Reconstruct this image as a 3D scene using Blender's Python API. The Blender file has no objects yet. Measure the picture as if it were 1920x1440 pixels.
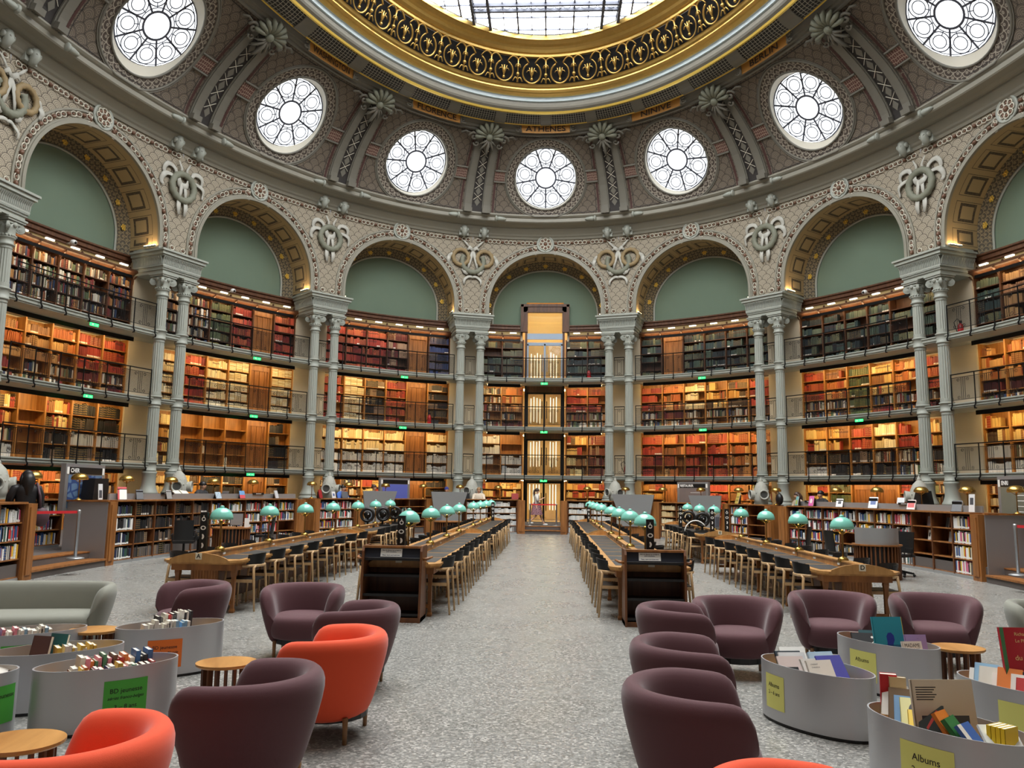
import bpy, math, random
from math import sin, cos, pi, radians, sqrt, atan2, hypot
from mathutils import Matrix, Vector
SC = bpy.context.scene
COL = SC.collection
RND = random.Random(7)
# ------------------------------------------------------------------ camera, world, exposure
cam_d = bpy.data.cameras.new('camera'); cam = bpy.data.objects.new('camera', cam_d); COL.objects.link(cam)
cam_d.sensor_width = 36.0; cam_d.lens = 1498.3 / 1920 * 36.0; cam_d.clip_start = 0.05; cam_d.clip_end = 300
CAM = Vector((0.351, -17.891, 1.78))
PITCH, ROLL, YAW = 0.1347, 0.01395, -0.0496
fwd = Vector((sin(YAW) * cos(PITCH), cos(YAW) * cos(PITCH), sin(PITCH)))
rgt = Vector((cos(YAW), -sin(YAW), 0)); upv = rgt.cross(fwd)
r2 = rgt * cos(ROLL) + upv * sin(ROLL); u2 = -rgt * sin(ROLL) + upv * cos(ROLL)
cam.matrix_world = Matrix((( r2.x, u2.x, -fwd.x, CAM.x), (r2.y, u2.y, -fwd.y, CAM.y), (r2.z, u2.z, -fwd.z, CAM.z), (0, 0, 0, 1)))
SC.camera = cam
vs = SC.view_settings
SC.display_settings.display_device = 'sRGB'
vs.view_transform = 'Standard'; vs.look = 'None'; vs.gamma = 1.0; vs.use_curve_mapping = False
vs.exposure = 0.0
W = bpy.data.worlds.new('world'); SC.world = W; W.use_nodes = True
bg = W.node_tree.nodes['Background']; bg.inputs[0].default_value = (0.95, 0.97, 1.0, 1); bg.inputs[1].default_value = 0.25
SKY_GLASS = 12.0      # daylight coming through the glazed ceiling
EYE_GLASS = 2.3      # daylight coming through the round windows
SHELF_LED = 60.0     # warm strips over the bookcases
UPLIGHT = 55.0       # warm lamps at the feet of the arches
# ------------------------------------------------------------------ helpers
def lin(c):
    def f(v):
        v /= 255.0
        return v / 12.92 if v <= 0.04045 else ((v + 0.055) / 1.055) ** 2.4
    return (f(c[0]), f(c[1]), f(c[2]), 1.0)
class MB:
    def __init__(s): s.v = []; s.f = []; s.m = []; s.uv = []; s.c = []; s.mi = 0; s.T = None; s.col = None; s.sm = []; s.smooth = False
    def add(s, vs_, fs, uvs=None):
        o = len(s.v)
        if s.T is not None:
            T = s.T; s.v += [tuple(T @ Vector(p)) for p in vs_]
        else: s.v += [tuple(p) for p in vs_]
        for i, f in enumerate(fs):
            s.f.append(tuple(o + k for k in f)); s.m.append(s.mi); s.sm.append(s.smooth)
            s.uv.append(uvs[i] if uvs else None); s.c.append(s.col)
    def quad(s, a, b, c, d, uv=None): s.add([a, b, c, d], [(0, 1, 2, 3)], [uv] if uv else None)
    def box(s, x0, x1, y0, y1, z0, z1):
        s.add([(x0, y0, z0), (x1, y0, z0), (x1, y1, z0), (x0, y1, z0), (x0, y0, z1), (x1, y0, z1), (x1, y1, z1), (x0, y1, z1)],
              [(0, 3, 2, 1), (4, 5, 6, 7), (0, 1, 5, 4), (1, 2, 6, 5), (2, 3, 7, 6), (3, 0, 4, 7)],
              [((x0, y0), (x0, y1), (x1, y1), (x1, y0)), ((x0, y0), (x1, y0), (x1, y1), (x0, y1)), ((x0, z0), (x1, z0), (x1, z1), (x0, z1)),
               ((y0, z0), (y1, z0), (y1, z1), (y0, z1)), ((x1, z0), (x0, z0), (x0, z1), (x1, z1)), ((y1, z0), (y0, z0), (y0, z1), (y1, z1))])
    def cb(s, c, d): s.box(c[0]-d[0]/2, c[0]+d[0]/2, c[1]-d[1]/2, c[1]+d[1]/2, c[2]-d[2]/2, c[2]+d[2]/2)
    def lathe(s, prof, n=20, c=(0, 0), sx=1, sy=1, a0=0, a1=2*pi, flute=None, cap=True):
        full = abs(a1 - a0 - 2*pi) < 1e-6; m = n if full else n + 1; vs_ = []
        for r, z in prof:
            for i in range(m):
                a = a0 + (a1 - a0) * i / n; rr = r * (flute(i) if flute else 1)
                vs_.append((c[0] + rr*cos(a)*sx, c[1] + rr*sin(a)*sy, z))
        fs = []; L = len(prof)
        for j in range(L - 1):
            for i in range(n):
                k = (i + 1) % m
                fs.append((j*m + i, j*m + k, (j+1)*m + k, (j+1)*m + i))
        if full and cap:
            if prof[0][0] > 1e-4: fs.append(tuple(reversed(range(m))))
            if prof[-1][0] > 1e-4: fs.append(tuple((L-1)*m + i for i in range(m)))
        s.add(vs_, fs)
    def tube(s, pts, r, n=8, closed=False, flat=None, fy=1):
        P = [Vector(p) for p in pts]; N = len(P)
        R = r if isinstance(r, (list, tuple)) else [r]*N
        vs_ = []; up = None
        for i in range(N):
            if closed: t = P[(i+1) % N] - P[i-1]
            else: t = P[min(i+1, N-1)] - P[max(i-1, 0)]
            if t.length < 1e-9: t = Vector((0, 0, 1))
            t.normalize()
            if up is None:
                up = Vector((0, 0, 1)) if abs(t.z) < .9 else Vector((1, 0, 0))
            up = (up - t * up.dot(t))
            if up.length < 1e-6: up = Vector((0, 1, 0)) - t * t.y
            up.normalize(); sd = t.cross(up)
            for k in range(n):
                a = 2*pi*k/n
                vs_.append(P[i] + up*(R[i]*cos(a)*(flat or 1)) + sd*(R[i]*sin(a)*fy))
        fs = []
        for i in range(N if closed else N-1):
            j = (i+1) % N
            for k in range(n):
                l = (k+1) % n; fs.append((i*n+k, i*n+l, j*n+l, j*n+k))
        if not closed:
            fs.append(tuple(reversed(range(n)))); fs.append(tuple((N-1)*n + k for k in range(n)))
        s.add(vs_, fs)
    def disc(s, r, z=0, n=64, sx=1, sy=1): s.add([(r*sx*cos(2*pi*i/n), r*sy*sin(2*pi*i/n), z) for i in range(n)], [tuple(range(n))])
    def prism(s, poly, z0, z1):
        n = len(poly)
        s.add([(x, y, z0) for x, y in poly] + [(x, y, z1) for x, y in poly],
              [tuple(reversed(range(n))), tuple(range(n, 2*n))] + [(i, (i+1) % n, n + (i+1) % n, n + i) for i in range(n)])
    def sphere(s, c, r, n=12, m=8, sc=(1, 1, 1), z0=-1.0, z1=1.0):
        p = []
        a0, a1 = math.asin(z0), math.asin(z1)
        vs_ = []
        for j in range(m+1):
            a = a0 + (a1-a0)*j/m
            for i in range(n):
                b = 2*pi*i/n
                vs_.append((c[0] + r*sc[0]*cos(a)*cos(b), c[1] + r*sc[1]*cos(a)*sin(b), c[2] + r*sc[2]*sin(a)))
        fs = [(j*n+i, j*n+(i+1) % n, (j+1)*n+(i+1) % n, (j+1)*n+i) for j in range(m) for i in range(n)]
        s.add(vs_, fs)
    def grid(s, fn, nu, nv, uvfn=None):
        vs_ = [fn(i/nu, j/nv) for j in range(nv+1) for i in range(nu+1)]; fs = []; uv = []
        for j in range(nv):
            for i in range(nu):
                a = j*(nu+1)+i; fs.append((a, a+1, a+nu+2, a+nu+1))
                if uvfn: uv.append(tuple(uvfn(x/nu, y/nv) for x, y in ((i, j), (i+1, j), (i+1, j+1), (i, j+1))))
        s.add(vs_, fs, uv if uvfn else None)
    def mesh(s, name, mats):
        me = bpy.data.meshes.new(name); me.from_pydata(s.v, [], s.f)
        for m_ in (mats if isinstance(mats, (list, tuple)) else [mats]): me.materials.append(m_)
        me.polygons.foreach_set('material_index', s.m); me.polygons.foreach_set('use_smooth', s.sm)
        if any(u for u in s.uv):
            l = me.uv_layers.new(name='UVMap'); dat = []
            for f, u in zip(s.f, s.uv):
                for k in range(len(f)):
                    dat += list(u[k]) if u else [0.0, 0.0]
            l.data.foreach_set('uv', dat)
        if any(c is not None for c in s.c):
            a = me.attributes.new('tint', 'FLOAT_COLOR', 'FACE'); dat = []
            for c in s.c: dat += list(c if c is not None else (1, 1, 1, 1))
            a.data.foreach_set('color', dat)
        me.update(); return me
    def build(s, name, mats, parent=None, loc=None, rz=0):
        o = bpy.data.objects.new(name, s.mesh(name, mats)); COL.objects.link(o)
        if parent: o.parent = parent
        if loc is not None: o.location = loc
        if rz: o.rotation_euler = (0, 0, rz)
        return o
def tag(o, label, cat, group=None, kind=None):
    o['label'] = label; o['category'] = cat
    if group: o['group'] = group
    if kind: o['kind'] = kind
    return o
def thing(name, label, cat, loc=(0, 0, 0), rz=0, group=None, kind=None, mat=None):
    o = bpy.data.objects.new(name, None); COL.objects.link(o); o.empty_display_size = .1
    if mat is not None: o.matrix_world = mat
    else: o.location = loc; o.rotation_euler = (0, 0, rz)
    return tag(o, label, cat, group, kind)
def kids(o): return KIDS.get(o, [])
KIDS = {}
def dup(root, loc=None, rz=None, label=None, group=None, mat=None):
    def cp(o, par):
        c = o.copy(); COL.objects.link(c)
        if par: c.parent = par
        for ch in o.children: cp(ch, c)
        return c
    r = cp(root, None)
    if mat is not None: r.matrix_world = mat
    if loc is not None: r.location = loc
    if rz is not None: r.rotation_euler = (0, 0, rz)
    if label: r['label'] = label
    if group: r['group'] = group
    return r
class Ell:
    def __init__(s, a, b, n=6000):
        s.a, s.b = a, b; s.n = n; s.S = [0.0]; px, py = 0.0, b
        s.dt = pi / n
        for i in range(1, n+1):
            t = s.dt*i; x, y = a*sin(t), b*cos(t); s.S.append(s.S[-1] + hypot(x-px, y-py)); px, py = x, y
        s.per = 2*s.S[-1]
    def t(s, q):
        import bisect
        sg = 1 if q >= 0 else -1; q = abs(q)
        if q > s.S[-1]: return sg*(pi)
        i = bisect.bisect_left(s.S, q)
        if i == 0: return 0.0
        f = (q - s.S[i-1]) / (s.S[i] - s.S[i-1]); return sg*s.dt*(i-1+f)
    def nrm(s, t):
        nx, ny = s.b*sin(t), s.a*cos(t); l = hypot(nx, ny); return nx/l, ny/l
    def p(s, q, d, z):
        t = s.t(q); nx, ny = s.nrm(t); return (s.a*sin(t) + nx*d, s.b*cos(t) + ny*d, z)
    def F(s, q, d=0, z=0):
        t = s.t(q); nx, ny = s.nrm(t); x, y, _ = s.p(q, d, z)
        return Matrix(((ny, nx, 0, x), (-nx, ny, 0, y), (0, 0, 1, z), (0, 0, 0, 1)))
    def strip(s, mb, prof, s0, s1, n, uvs=True, closed=False, ends=True):
        L = len(prof); vs_ = []
        for i in range(n+1):
            q = s0 + (s1-s0)*i/n; t = s.t(q); nx, ny = s.nrm(t); bx, by = s.a*sin(t), s.b*cos(t)
            for d, z in prof: vs_.append((bx + nx*d, by + ny*d, z))
        fs = []; uv = []; acc = [0.0]
        for j in range(1, L): acc.append(acc[-1] + hypot(prof[j][0]-prof[j-1][0], prof[j][1]-prof[j-1][1]))
        for i in range(n):
            q0 = s0 + (s1-s0)*i/n; q1 = s0 + (s1-s0)*(i+1)/n
            for j in range(L if closed else L-1):
                k = (j+1) % L
                fs.append((i*L+j, (i+1)*L+j, (i+1)*L+k, i*L+k)); a1 = acc[k] if k else acc[-1] + .1
                uv.append(((q0, acc[j]), (q1, acc[j]), (q1, a1), (q0, a1)))
        if closed and ends:
            fs.append(tuple(range(L))); fs.append(tuple(n*L + j for j in reversed(range(L)))); uv += [None, None]
            uv[-2] = tuple((0, 0) for _ in range(L)); uv[-1] = uv[-2]
        mb.add(vs_, fs, uv)
    def cbox(s, mb, s0, s1, d0, d1, z0, z1, n=1): s.strip(mb, [(d0, z0), (d1, z0), (d1, z1), (d0, z1)], s0, s1, n, closed=True)
WE = Ell(16.084, 21.601)      # line of the columns
LE = Ell(9.72, 17.38)         # front of the low bookcases
BW = WE.per / 16; DL = 0.496
Z1B, Z1, Z2B, Z2, Z3B, Z3 = 2.44, 2.62, 4.83, 5.0, 7.25, 7.44
PZ = 0.32                     # raised walkway behind the low bookcases
DECKS = [(Z1B, Z1), (Z2B, Z2), (Z3B, Z3)]
_tm = {}
def text_mesh(txt, size=1.0, align='CENTER', bold=0.0, shear=0.0):
    key = (txt, size, align, bold, shear)
    if key not in _tm:
        cu = bpy.data.curves.new('lettering', 'FONT'); cu.body = txt; cu.size = size; cu.align_x = align; cu.align_y = 'CENTER'
        cu.offset = bold; cu.shear = shear; cu.resolution_u = 3; cu.space_line = 1.0
        ob = bpy.data.objects.new('lettering', cu); me = bpy.data.meshes.new_from_object(ob)
        _tm[key] = ([tuple(v.co) for v in me.vertices], [tuple(p.vertices) for p in me.polygons])
        bpy.data.objects.remove(ob); bpy.data.meshes.remove(me); bpy.data.curves.remove(cu)
    return _tm[key]
def add_text(mb, txt, size, fn, **k):
    v, f = text_mesh(txt, size, **k); mb.add([fn(x, y) for x, y, _ in v], f)
# ------------------------------------------------------------------ materials
def nodes(m): m.use_nodes = True; return m.node_tree.nodes, m.node_tree.links
def mat(name, rgb, rough=.6, metal=0.0, bump=0, bscale=40, spec=None, vary=0.0, vscale=3.0, emit=None, alpha=None, trans=0, sheen=0, coat=0):
    m = bpy.data.materials.new(name); n, l = nodes(m); b = n['Principled BSDF']
    c = lin(rgb); b.inputs['Base Color'].default_value = c; b.inputs['Roughness'].default_value = rough; b.inputs['Metallic'].default_value = metal
    if spec is not None: b.inputs['Specular IOR Level'].default_value = spec
    if trans: b.inputs['Transmission Weight'].default_value = trans
    if sheen: b.inputs['Sheen Weight'].default_value = sheen; b.inputs['Sheen Roughness'].default_value = .4
    if coat: b.inputs['Coat Weight'].default_value = coat
    if emit: b.inputs['Emission Color'].default_value = lin(emit[0]); b.inputs['Emission Strength'].default_value = emit[1]
    if vary or bump:
        tc = n.new('ShaderNodeTexCoord'); nz = n.new('ShaderNodeTexNoise'); nz.inputs['Scale'].default_value = vscale; nz.inputs['Detail'].default_value = 3
        l.new(tc.outputs['Object'], nz.inputs['Vector'])
        if vary:
            mx = n.new('ShaderNodeMix'); mx.data_type = 'RGBA'
            mx.inputs[6].default_value = tuple(max(0, v*(1-vary)) for v in c[:3]) + (1,); mx.inputs[7].default_value = tuple(min(1, v*(1+vary)) for v in c[:3]) + (1,)
            l.new(nz.outputs['Fac'], mx.inputs[0]); l.new(mx.outputs[2], b.inputs['Base Color'])
        if bump:
            n2 = n.new('ShaderNodeTexNoise'); n2.inputs['Scale'].default_value = bscale; l.new(tc.outputs['Object'], n2.inputs['Vector'])
            bp = n.new('ShaderNodeBump'); bp.inputs['Strength'].default_value = bump; bp.inputs['Distance'].default_value = .01
            l.new(n2.outputs['Fac'], bp.inputs['Height']); l.new(bp.outputs['Normal'], b.inputs['Normal'])
    return m
def wood(name, c0, c1, rough=.45, sc=(1, 1, .12), scale=9.0):
    m = bpy.data.materials.new(name); n, l = nodes(m); b = n['Principled BSDF']; b.inputs['Roughness'].default_value = rough
    tc = n.new('ShaderNodeTexCoord'); mp = n.new('ShaderNodeMapping'); mp.inputs['Scale'].default_value = sc
    nz = n.new('ShaderNodeTexNoise'); nz.inputs['Scale'].default_value = scale; nz.inputs['Detail'].default_value = 5; nz.inputs['Distortion'].default_value = .6
    l.new(tc.outputs['Object'], mp.inputs[0]); l.new(mp.outputs[0], nz.inputs['Vector'])
    r = n.new('ShaderNodeValToRGB'); r.color_ramp.elements[0].position = .32; r.color_ramp.elements[1].position = .68
    r.color_ramp.elements[0].color = lin(c0); r.color_ramp.elements[1].color = lin(c1)
    l.new(nz.outputs['Fac'], r.inputs[0]); l.new(r.outputs[0], b.inputs['Base Color']); return m
def mathn(n, l, op, a, b=None, c=None):
    x = n.new('ShaderNodeMath'); x.operation = op
    for i, v in enumerate((a, b, c)):
        if v is None: continue
        if hasattr(v, 'links') or hasattr(v, 'is_linked'): l.new(v, x.inputs[i])
        else: x.inputs[i].default_value = v
    return x.outputs[0]
def scales(name, base, line, w=.5, ring=24.0, rough=.7):
    """painted fish-scale ornament, laid out in metres by the UV map"""
    m = bpy.data.materials.new(name); n, l = nodes(m); b = n['Principled BSDF']; b.inputs['Roughness'].default_value = rough
    uv = n.new('ShaderNodeUVMap'); sp = n.new('ShaderNodeSeparateXYZ'); l.new(uv.outputs[0], sp.inputs[0]); M = lambda *a: mathn(n, l, *a)
    h = w*.5
    def cell(shift):
        yy = M('ADD', M('DIVIDE', sp.outputs[1], h), float(shift)); row = M('FLOOR', yy); fy = M('SUBTRACT', yy, row)
        xx = M('ADD', M('DIVIDE', sp.outputs[0], w), M('MULTIPLY', M('MODULO', row, 2.0), .5))
        fx = M('SUBTRACT', M('SUBTRACT', xx, M('FLOOR', xx)), .5)
        return M('MULTIPLY', fx, w), M('MULTIPLY', fy, h)
    x0, y0 = cell(200)
    d = M('SQRT', M('ADD', M('MULTIPLY', x0, x0), M('MULTIPLY', y0, y0)))
    inside = M('LESS_THAN', d, w*.5)
    x1, y1 = cell(201)
    y1b = M('ADD', y1, 0.0)
    d1 = M('SQRT', M('ADD', M('MULTIPLY', x1, x1), M('POWER', M('SUBTRACT', h, y1), 2.0)))
    dd = M('ADD', M('MULTIPLY', inside, d), M('MULTIPLY', M('SUBTRACT', 1.0, inside), d1))
    edge = M('GREATER_THAN', M('MULTIPLY', inside, d), w*.455)
    rings = M('GREATER_THAN', M('SINE', M('MULTIPLY', dd, ring*2*pi)), .55)
    fac = M('MAXIMUM', edge, M('MULTIPLY', rings, .7))
    nz = n.new('ShaderNodeTexNoise'); nz.inputs['Scale'].default_value = 60; l.new(uv.outputs[0], nz.inputs['Vector'])
    fac = M('MULTIPLY', fac, M('ADD', .6, M('MULTIPLY', nz.outputs['Fac'], .6)))
    mx = n.new('ShaderNodeMix'); mx.data_type = 'RGBA'; mx.inputs[6].default_value = lin(base); mx.inputs[7].default_value = lin(line)
    l.new(fac, mx.inputs[0]); l.new(mx.outputs[2], b.inputs['Base Color']); return m
def bands(name, base, line, pu, pv, tu, tv, extra=None, rough=.6, metal=0):
    """rectangular painted frames repeated along the UV map"""
    m = bpy.data.materials.new(name); n, l = nodes(m); b = n['Principled BSDF']; b.inputs['Roughness'].default_value = rough; b.inputs['Metallic'].default_value = metal
    uv = n.new('ShaderNodeUVMap'); sp = n.new('ShaderNodeSeparateXYZ'); l.new(uv.outputs[0], sp.inputs[0]); M = lambda *a: mathn(n, l, *a)
    def tri(o, p): return M('ABSOLUTE', M('SUBTRACT', M('FRACT', M('DIVIDE', o, p)), .5))
    fu, fv = tri(sp.outputs[0], pu), tri(sp.outputs[1], pv)
    def rect(eu, ev, k):
        inn = M('MULTIPLY', M('LESS_THAN', fu, eu), M('LESS_THAN', fv, ev)); i2 = M('MULTIPLY', M('LESS_THAN', fu, eu-k/pu), M('LESS_THAN', fv, ev-k/pv))
        return M('SUBTRACT', inn, i2)
    fac = M('MAXIMUM', rect(.5-tu, .5-tv, .02), rect(.5-tu*1.6, .5-tv*1.7, .1))
    nz = n.new('ShaderNodeTexNoise'); nz.inputs['Scale'].default_value = 14; l.new(uv.outputs[0], nz.inputs['Vector'])
    fac = M('MULTIPLY', fac, M('ADD', .6, M('MULTIPLY', nz.outputs['Fac'], .7)))
    mx = n.new('ShaderNodeMix'); mx.data_type = 'RGBA'; mx.inputs[6].default_value = lin(base); mx.inputs[7].default_value = lin(line)
    l.new(fac, mx.inputs[0]); l.new(mx.outputs[2], b.inputs['Base Color']); return m
def voro(name, base, line, scale, thr=.06, rough=.6, metal=0, rnd=1.0, coord='UV'):
    m = bpy.data.materials.new(name); n, l = nodes(m); b = n['Principled BSDF']; b.inputs['Roughness'].default_value = rough; b.inputs['Metallic'].default_value = metal
    tc = n.new('ShaderNodeTexCoord'); v = n.new('ShaderNodeTexVoronoi'); v.feature = 'DISTANCE_TO_EDGE'; v.inputs['Scale'].default_value = scale; v.inputs['Randomness'].default_value = rnd
    l.new(tc.outputs[coord], v.inputs['Vector']); fac = mathn(n, l, 'LESS_THAN', v.outputs['Distance'], thr)
    mx = n.new('ShaderNodeMix'); mx.data_type = 'RGBA'; mx.inputs[6].default_value = lin(base); mx.inputs[7].default_value = lin(line)
    l.new(fac, mx.inputs[0]); l.new(mx.outputs[2], b.inputs['Base Color']); return m
def emis(name, rgb, k):
    m = bpy.data.materials.new(name); n, l = nodes(m); n.remove(n['Principled BSDF']); e = n.new('ShaderNodeEmission')
    e.inputs[0].default_value = lin(rgb); e.inputs[1].default_value = k; l.new(e.outputs[0], n['Material Output'].inputs[0]); return m
def terrazzo():
    m = bpy.data.materials.new('terrazzo'); n, l = nodes(m); b = n['Principled BSDF']
    tc = n.new('ShaderNodeTexCoord'); v = n.new('ShaderNodeTexVoronoi'); v.inputs['Scale'].default_value = 55; l.new(tc.outputs['Object'], v.inputs['Vector'])
    sp = n.new('ShaderNodeSeparateColor'); l.new(v.outputs['Color'], sp.inputs[0])
    r = n.new('ShaderNodeValToRGB'); e = r.color_ramp.elements; e[0].position = 0; e[0].color = lin((112, 112, 108)); e[1].position = 1; e[1].color = lin((196, 194, 188))
    k = e.new(.45); k.color = lin((140, 140, 136)); k = e.new(.8); k.color = lin((160, 159, 154)); l.new(sp.outputs[0], r.inputs[0])
    nz = n.new('ShaderNodeTexNoise'); nz.inputs['Scale'].default_value = 1.1; nz.inputs['Detail'].default_value = 4; l.new(tc.outputs['Object'], nz.inputs['Vector'])
    mx = n.new('ShaderNodeMix'); mx.data_type = 'RGBA'; mx.blend_type = 'MULTIPLY'; mx.inputs[0].default_value = .1
    l.new(r.outputs[0], mx.inputs[6]); l.new(nz.outputs['Fac'], mx.inputs[7]); l.new(mx.outputs[2], b.inputs['Base Color'])
    mr = n.new('ShaderNodeMapRange'); mr.inputs[3].default_value = .2; mr.inputs[4].default_value = .36; l.new(nz.outputs['Fac'], mr.inputs[0]); l.new(mr.outputs[0], b.inputs['Roughness'])
    return m
def books_mat():
    m = bpy.data.materials.new('book_cloth'); n, l = nodes(m); b = n['Principled BSDF']; b.inputs['Roughness'].default_value = .55
    a = n.new('ShaderNodeAttribute'); a.attribute_name = 'tint'; uv = n.new('ShaderNodeUVMap'); sp = n.new('ShaderNodeSeparateXYZ'); l.new(uv.outputs[0], sp.inputs[0])
    M = lambda *q: mathn(n, l, *q)
    # u holds a style number, v the height along the spine
    f1 = M('FRACT', M('MULTIPLY', sp.outputs[1], 5.0)); gl = M('MULTIPLY', M('GREATER_THAN', f1, .8), M('MULTIPLY', M('GREATER_THAN', sp.outputs[0], .45), M('LESS_THAN', sp.outputs[0], .78)))
    wl = M('MULTIPLY', M('MULTIPLY', M('GREATER_THAN', sp.outputs[1], .04), M('LESS_THAN', sp.outputs[1], .2)), M('GREATER_THAN', sp.outputs[0], .9))
    tl = M('MULTIPLY', M('MULTIPLY', M('GREATER_THAN', sp.outputs[1], .6), M('LESS_THAN', sp.outputs[1], .8)), M('MULTIPLY', M('GREATER_THAN', sp.outputs[0], .3), M('LESS_THAN', sp.outputs[0], .45)))
    mx = n.new('ShaderNodeMix'); mx.data_type = 'RGBA'; l.new(a.outputs['Color'], mx.inputs[6]); mx.inputs[7].default_value = lin((196, 160, 80)); l.new(M('MULTIPLY', gl, .6), mx.inputs[0])
    m2 = n.new('ShaderNodeMix'); m2.data_type = 'RGBA'; l.new(mx.outputs[2], m2.inputs[6]); m2.inputs[7].default_value = lin((225, 222, 214)); l.new(wl, m2.inputs[0])
    m3 = n.new('ShaderNodeMix'); m3.data_type = 'RGBA'; l.new(m2.outputs[2], m3.inputs[6]); m3.inputs[7].default_value = lin((60, 30, 26)); l.new(M('MULTIPLY', tl, .7), m3.inputs[0])
    l.new(m3.outputs[2], b.inputs['Base Color']); return m
def objcol_mat(name, rough=.45):
    m = bpy.data.materials.new(name); n, l = nodes(m); b = n['Principled BSDF']; b.inputs['Roughness'].default_value = rough
    oi = n.new('ShaderNodeObjectInfo'); l.new(oi.outputs['Color'], b.inputs['Base Color']); return m
def glass_mat(name, rgb=(235, 240, 240), k=.12, rough=.02):
    m = bpy.data.materials.new(name); n, l = nodes(m); n.remove(n['Principled BSDF'])
    t = n.new('ShaderNodeBsdfTransparent'); t.inputs[0].default_value = lin(rgb); g = n.new('ShaderNodeBsdfGlossy'); g.inputs['Roughness'].default_value = rough
    mx = n.new('ShaderNodeMixShader'); fr = n.new('ShaderNodeFresnel'); fr.inputs[0].default_value = 1.5
    l.new(mathn(n, l, 'ADD', fr.outputs[0], k*.3), mx.inputs[0]); l.new(t.outputs[0], mx.inputs[1]); l.new(g.outputs[0], mx.inputs[2]); l.new(mx.outputs[0], n['Material Output'].inputs[0]); return m
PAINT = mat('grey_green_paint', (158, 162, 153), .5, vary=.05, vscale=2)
PAINT_SHADE = mat('shade_toned_paint', (138, 135, 122), .5, vary=.05, vscale=2)  # column paint, darkened to carry the weaker light on cornice and arches
PAINT_D = mat('dark_grey_paint', (112, 109, 99), .55, vary=.06, vscale=2)  # darker grey of the ribs, ring mouldings and cartouches
STONE = mat('beige_plaster', (186, 176, 156), .8, vary=.08, vscale=1.2, bump=.1, bscale=30)
GREENW = mat('sage_green_wall', (102, 120, 103), .85, vary=.05, vscale=1.0)
SPAN = scales('spandrel_scales', (164, 154, 135), (72, 63, 53), .42, 17)
DOMES = scales('dome_scales', (116, 105, 91), (40, 34, 30), .5, 16)
SOFFIT = bands('gilt_soffit', (172, 150, 110), (74, 64, 52), .95, 1.75, .1, .17)
LBAND = scales('lunette_band', (74, 68, 54), (150, 134, 98), .25, 10)
EYEBAND = scales('round_window_band', (74, 64, 57), (176, 168, 152), .34, 8)
REDBR = mat('dark_red_paint', (74, 46, 42), .6)
DARKL = mat('dark_outline', (44, 40, 38), .6)
CREAM = mat('cream_relief', (206, 200, 184), .55)
BEADB = mat('brown_bead', (112, 80, 62), .4)
GOLD = mat('gilding', (212, 174, 98), .3, metal=.85, vary=.12, vscale=6)
GOLDB = mat('bright_gilding', (232, 198, 96), .3, metal=.7)
BLACKV = mat('black_void', (10, 9, 10), .8)
GRILLE = voro('honeycomb_grille', (16, 15, 15), (150, 146, 134), 6.5, .09, rnd=.0)
PLAQUE = mat('gilt_name_plaque', (178, 128, 62), .45, metal=.3)
INK = mat('dark_lettering', (28, 20, 18), .6)
WHITE = mat('white_paper', (236, 236, 232), .7)
BLUEW = mat('pale_blue_band', (186, 200, 204), .5)
WREATH_G = mat('wreath_green', (120, 122, 106), .6, bump=.6, bscale=26)
WREATH_O = mat('wreath_ochre', (142, 122, 86), .6, bump=.6, bscale=26)
RIBBON = mat('plaster_ribbon', (180, 179, 170), .5)
OAK = wood('oak', (120, 74, 34), (160, 104, 52))
OAKD = wood('dark_oak', (84, 48, 24), (116, 70, 36))
OAKM = wood('moulded_oak', (70, 42, 26), (98, 62, 38))
SHELFW = wood('shelf_oak', (146, 98, 46), (182, 128, 66))
TABLEW = wood('desk_oak', (164, 118, 66), (198, 150, 92), .38)
CHAIRW = wood('pale_ash', (186, 150, 106), (210, 176, 132), .4)
IRON = mat('black_iron', (14, 14, 15), .4, metal=.4)
BLACKP = mat('black_plastic', (16, 16, 18), .42)
LEATHER = mat('desk_leather', (50, 50, 51), .5, vary=.1, vscale=8)
BRASS = mat('brass', (196, 158, 84), .25, metal=.95)
BRONZE = mat('aged_brass', (140, 112, 66), .35, metal=.9)
ALU = mat('brushed_aluminium', (172, 174, 176), .38, metal=.75)
GREYP = mat('grey_metal_panel', (168, 170, 172), .4, metal=.5)
GREYB = mat('grey_lacquered_metal', (158, 158, 160), .36, metal=.55)
OPAL = mat('opaline_shade', (128, 205, 188), .25, trans=.0, coat=.4)
TERRA = terrazzo()
CARPET = mat('dark_carpet', (92, 84, 80), .95, bump=.3, bscale=200)
BOOKM = books_mat(); COVER = objcol_mat('book_cover'); PAGES = mat('page_edges', (226, 220, 204), .8)
GLASS = glass_mat('door_glass')
LEADM = mat('window_leading', (92, 96, 110), .5, metal=.2)
LEDM = emis('warm_led', (255, 214, 150), SHELF_LED)
UPL = emis('warm_uplight', (255, 212, 156), UPLIGHT)
SKYG = emis('daylit_glass', (250, 251, 250), SKY_GLASS)
EYEG = emis('daylit_round_glass', (244, 250, 255), EYE_GLASS)
EXITG = emis('lit_exit_sign', (60, 240, 120), 2.5)
ORD = ['first', 'second', 'third', 'fourth', 'fifth', 'sixth', 'seventh', 'eighth', 'ninth', 'tenth', 'eleventh', 'twelfth', 'thirteenth', 'fourteenth', 'fifteenth', 'sixteenth', 'seventeenth', 'eighteenth', 'nineteenth', 'twentieth',
       'twenty-first', 'twenty-second', 'twenty-third', 'twenty-fourth', 'twenty-fifth', 'twenty-sixth', 'twenty-seventh', 'twenty-eighth', 'twenty-ninth', 'thirtieth']
def bayname(k):
    return 'glass door bay' if k == 0 else '%s bay %s of doors' % (ORD[abs(k)-1], 'left' if k < 0 else 'right')
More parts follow.
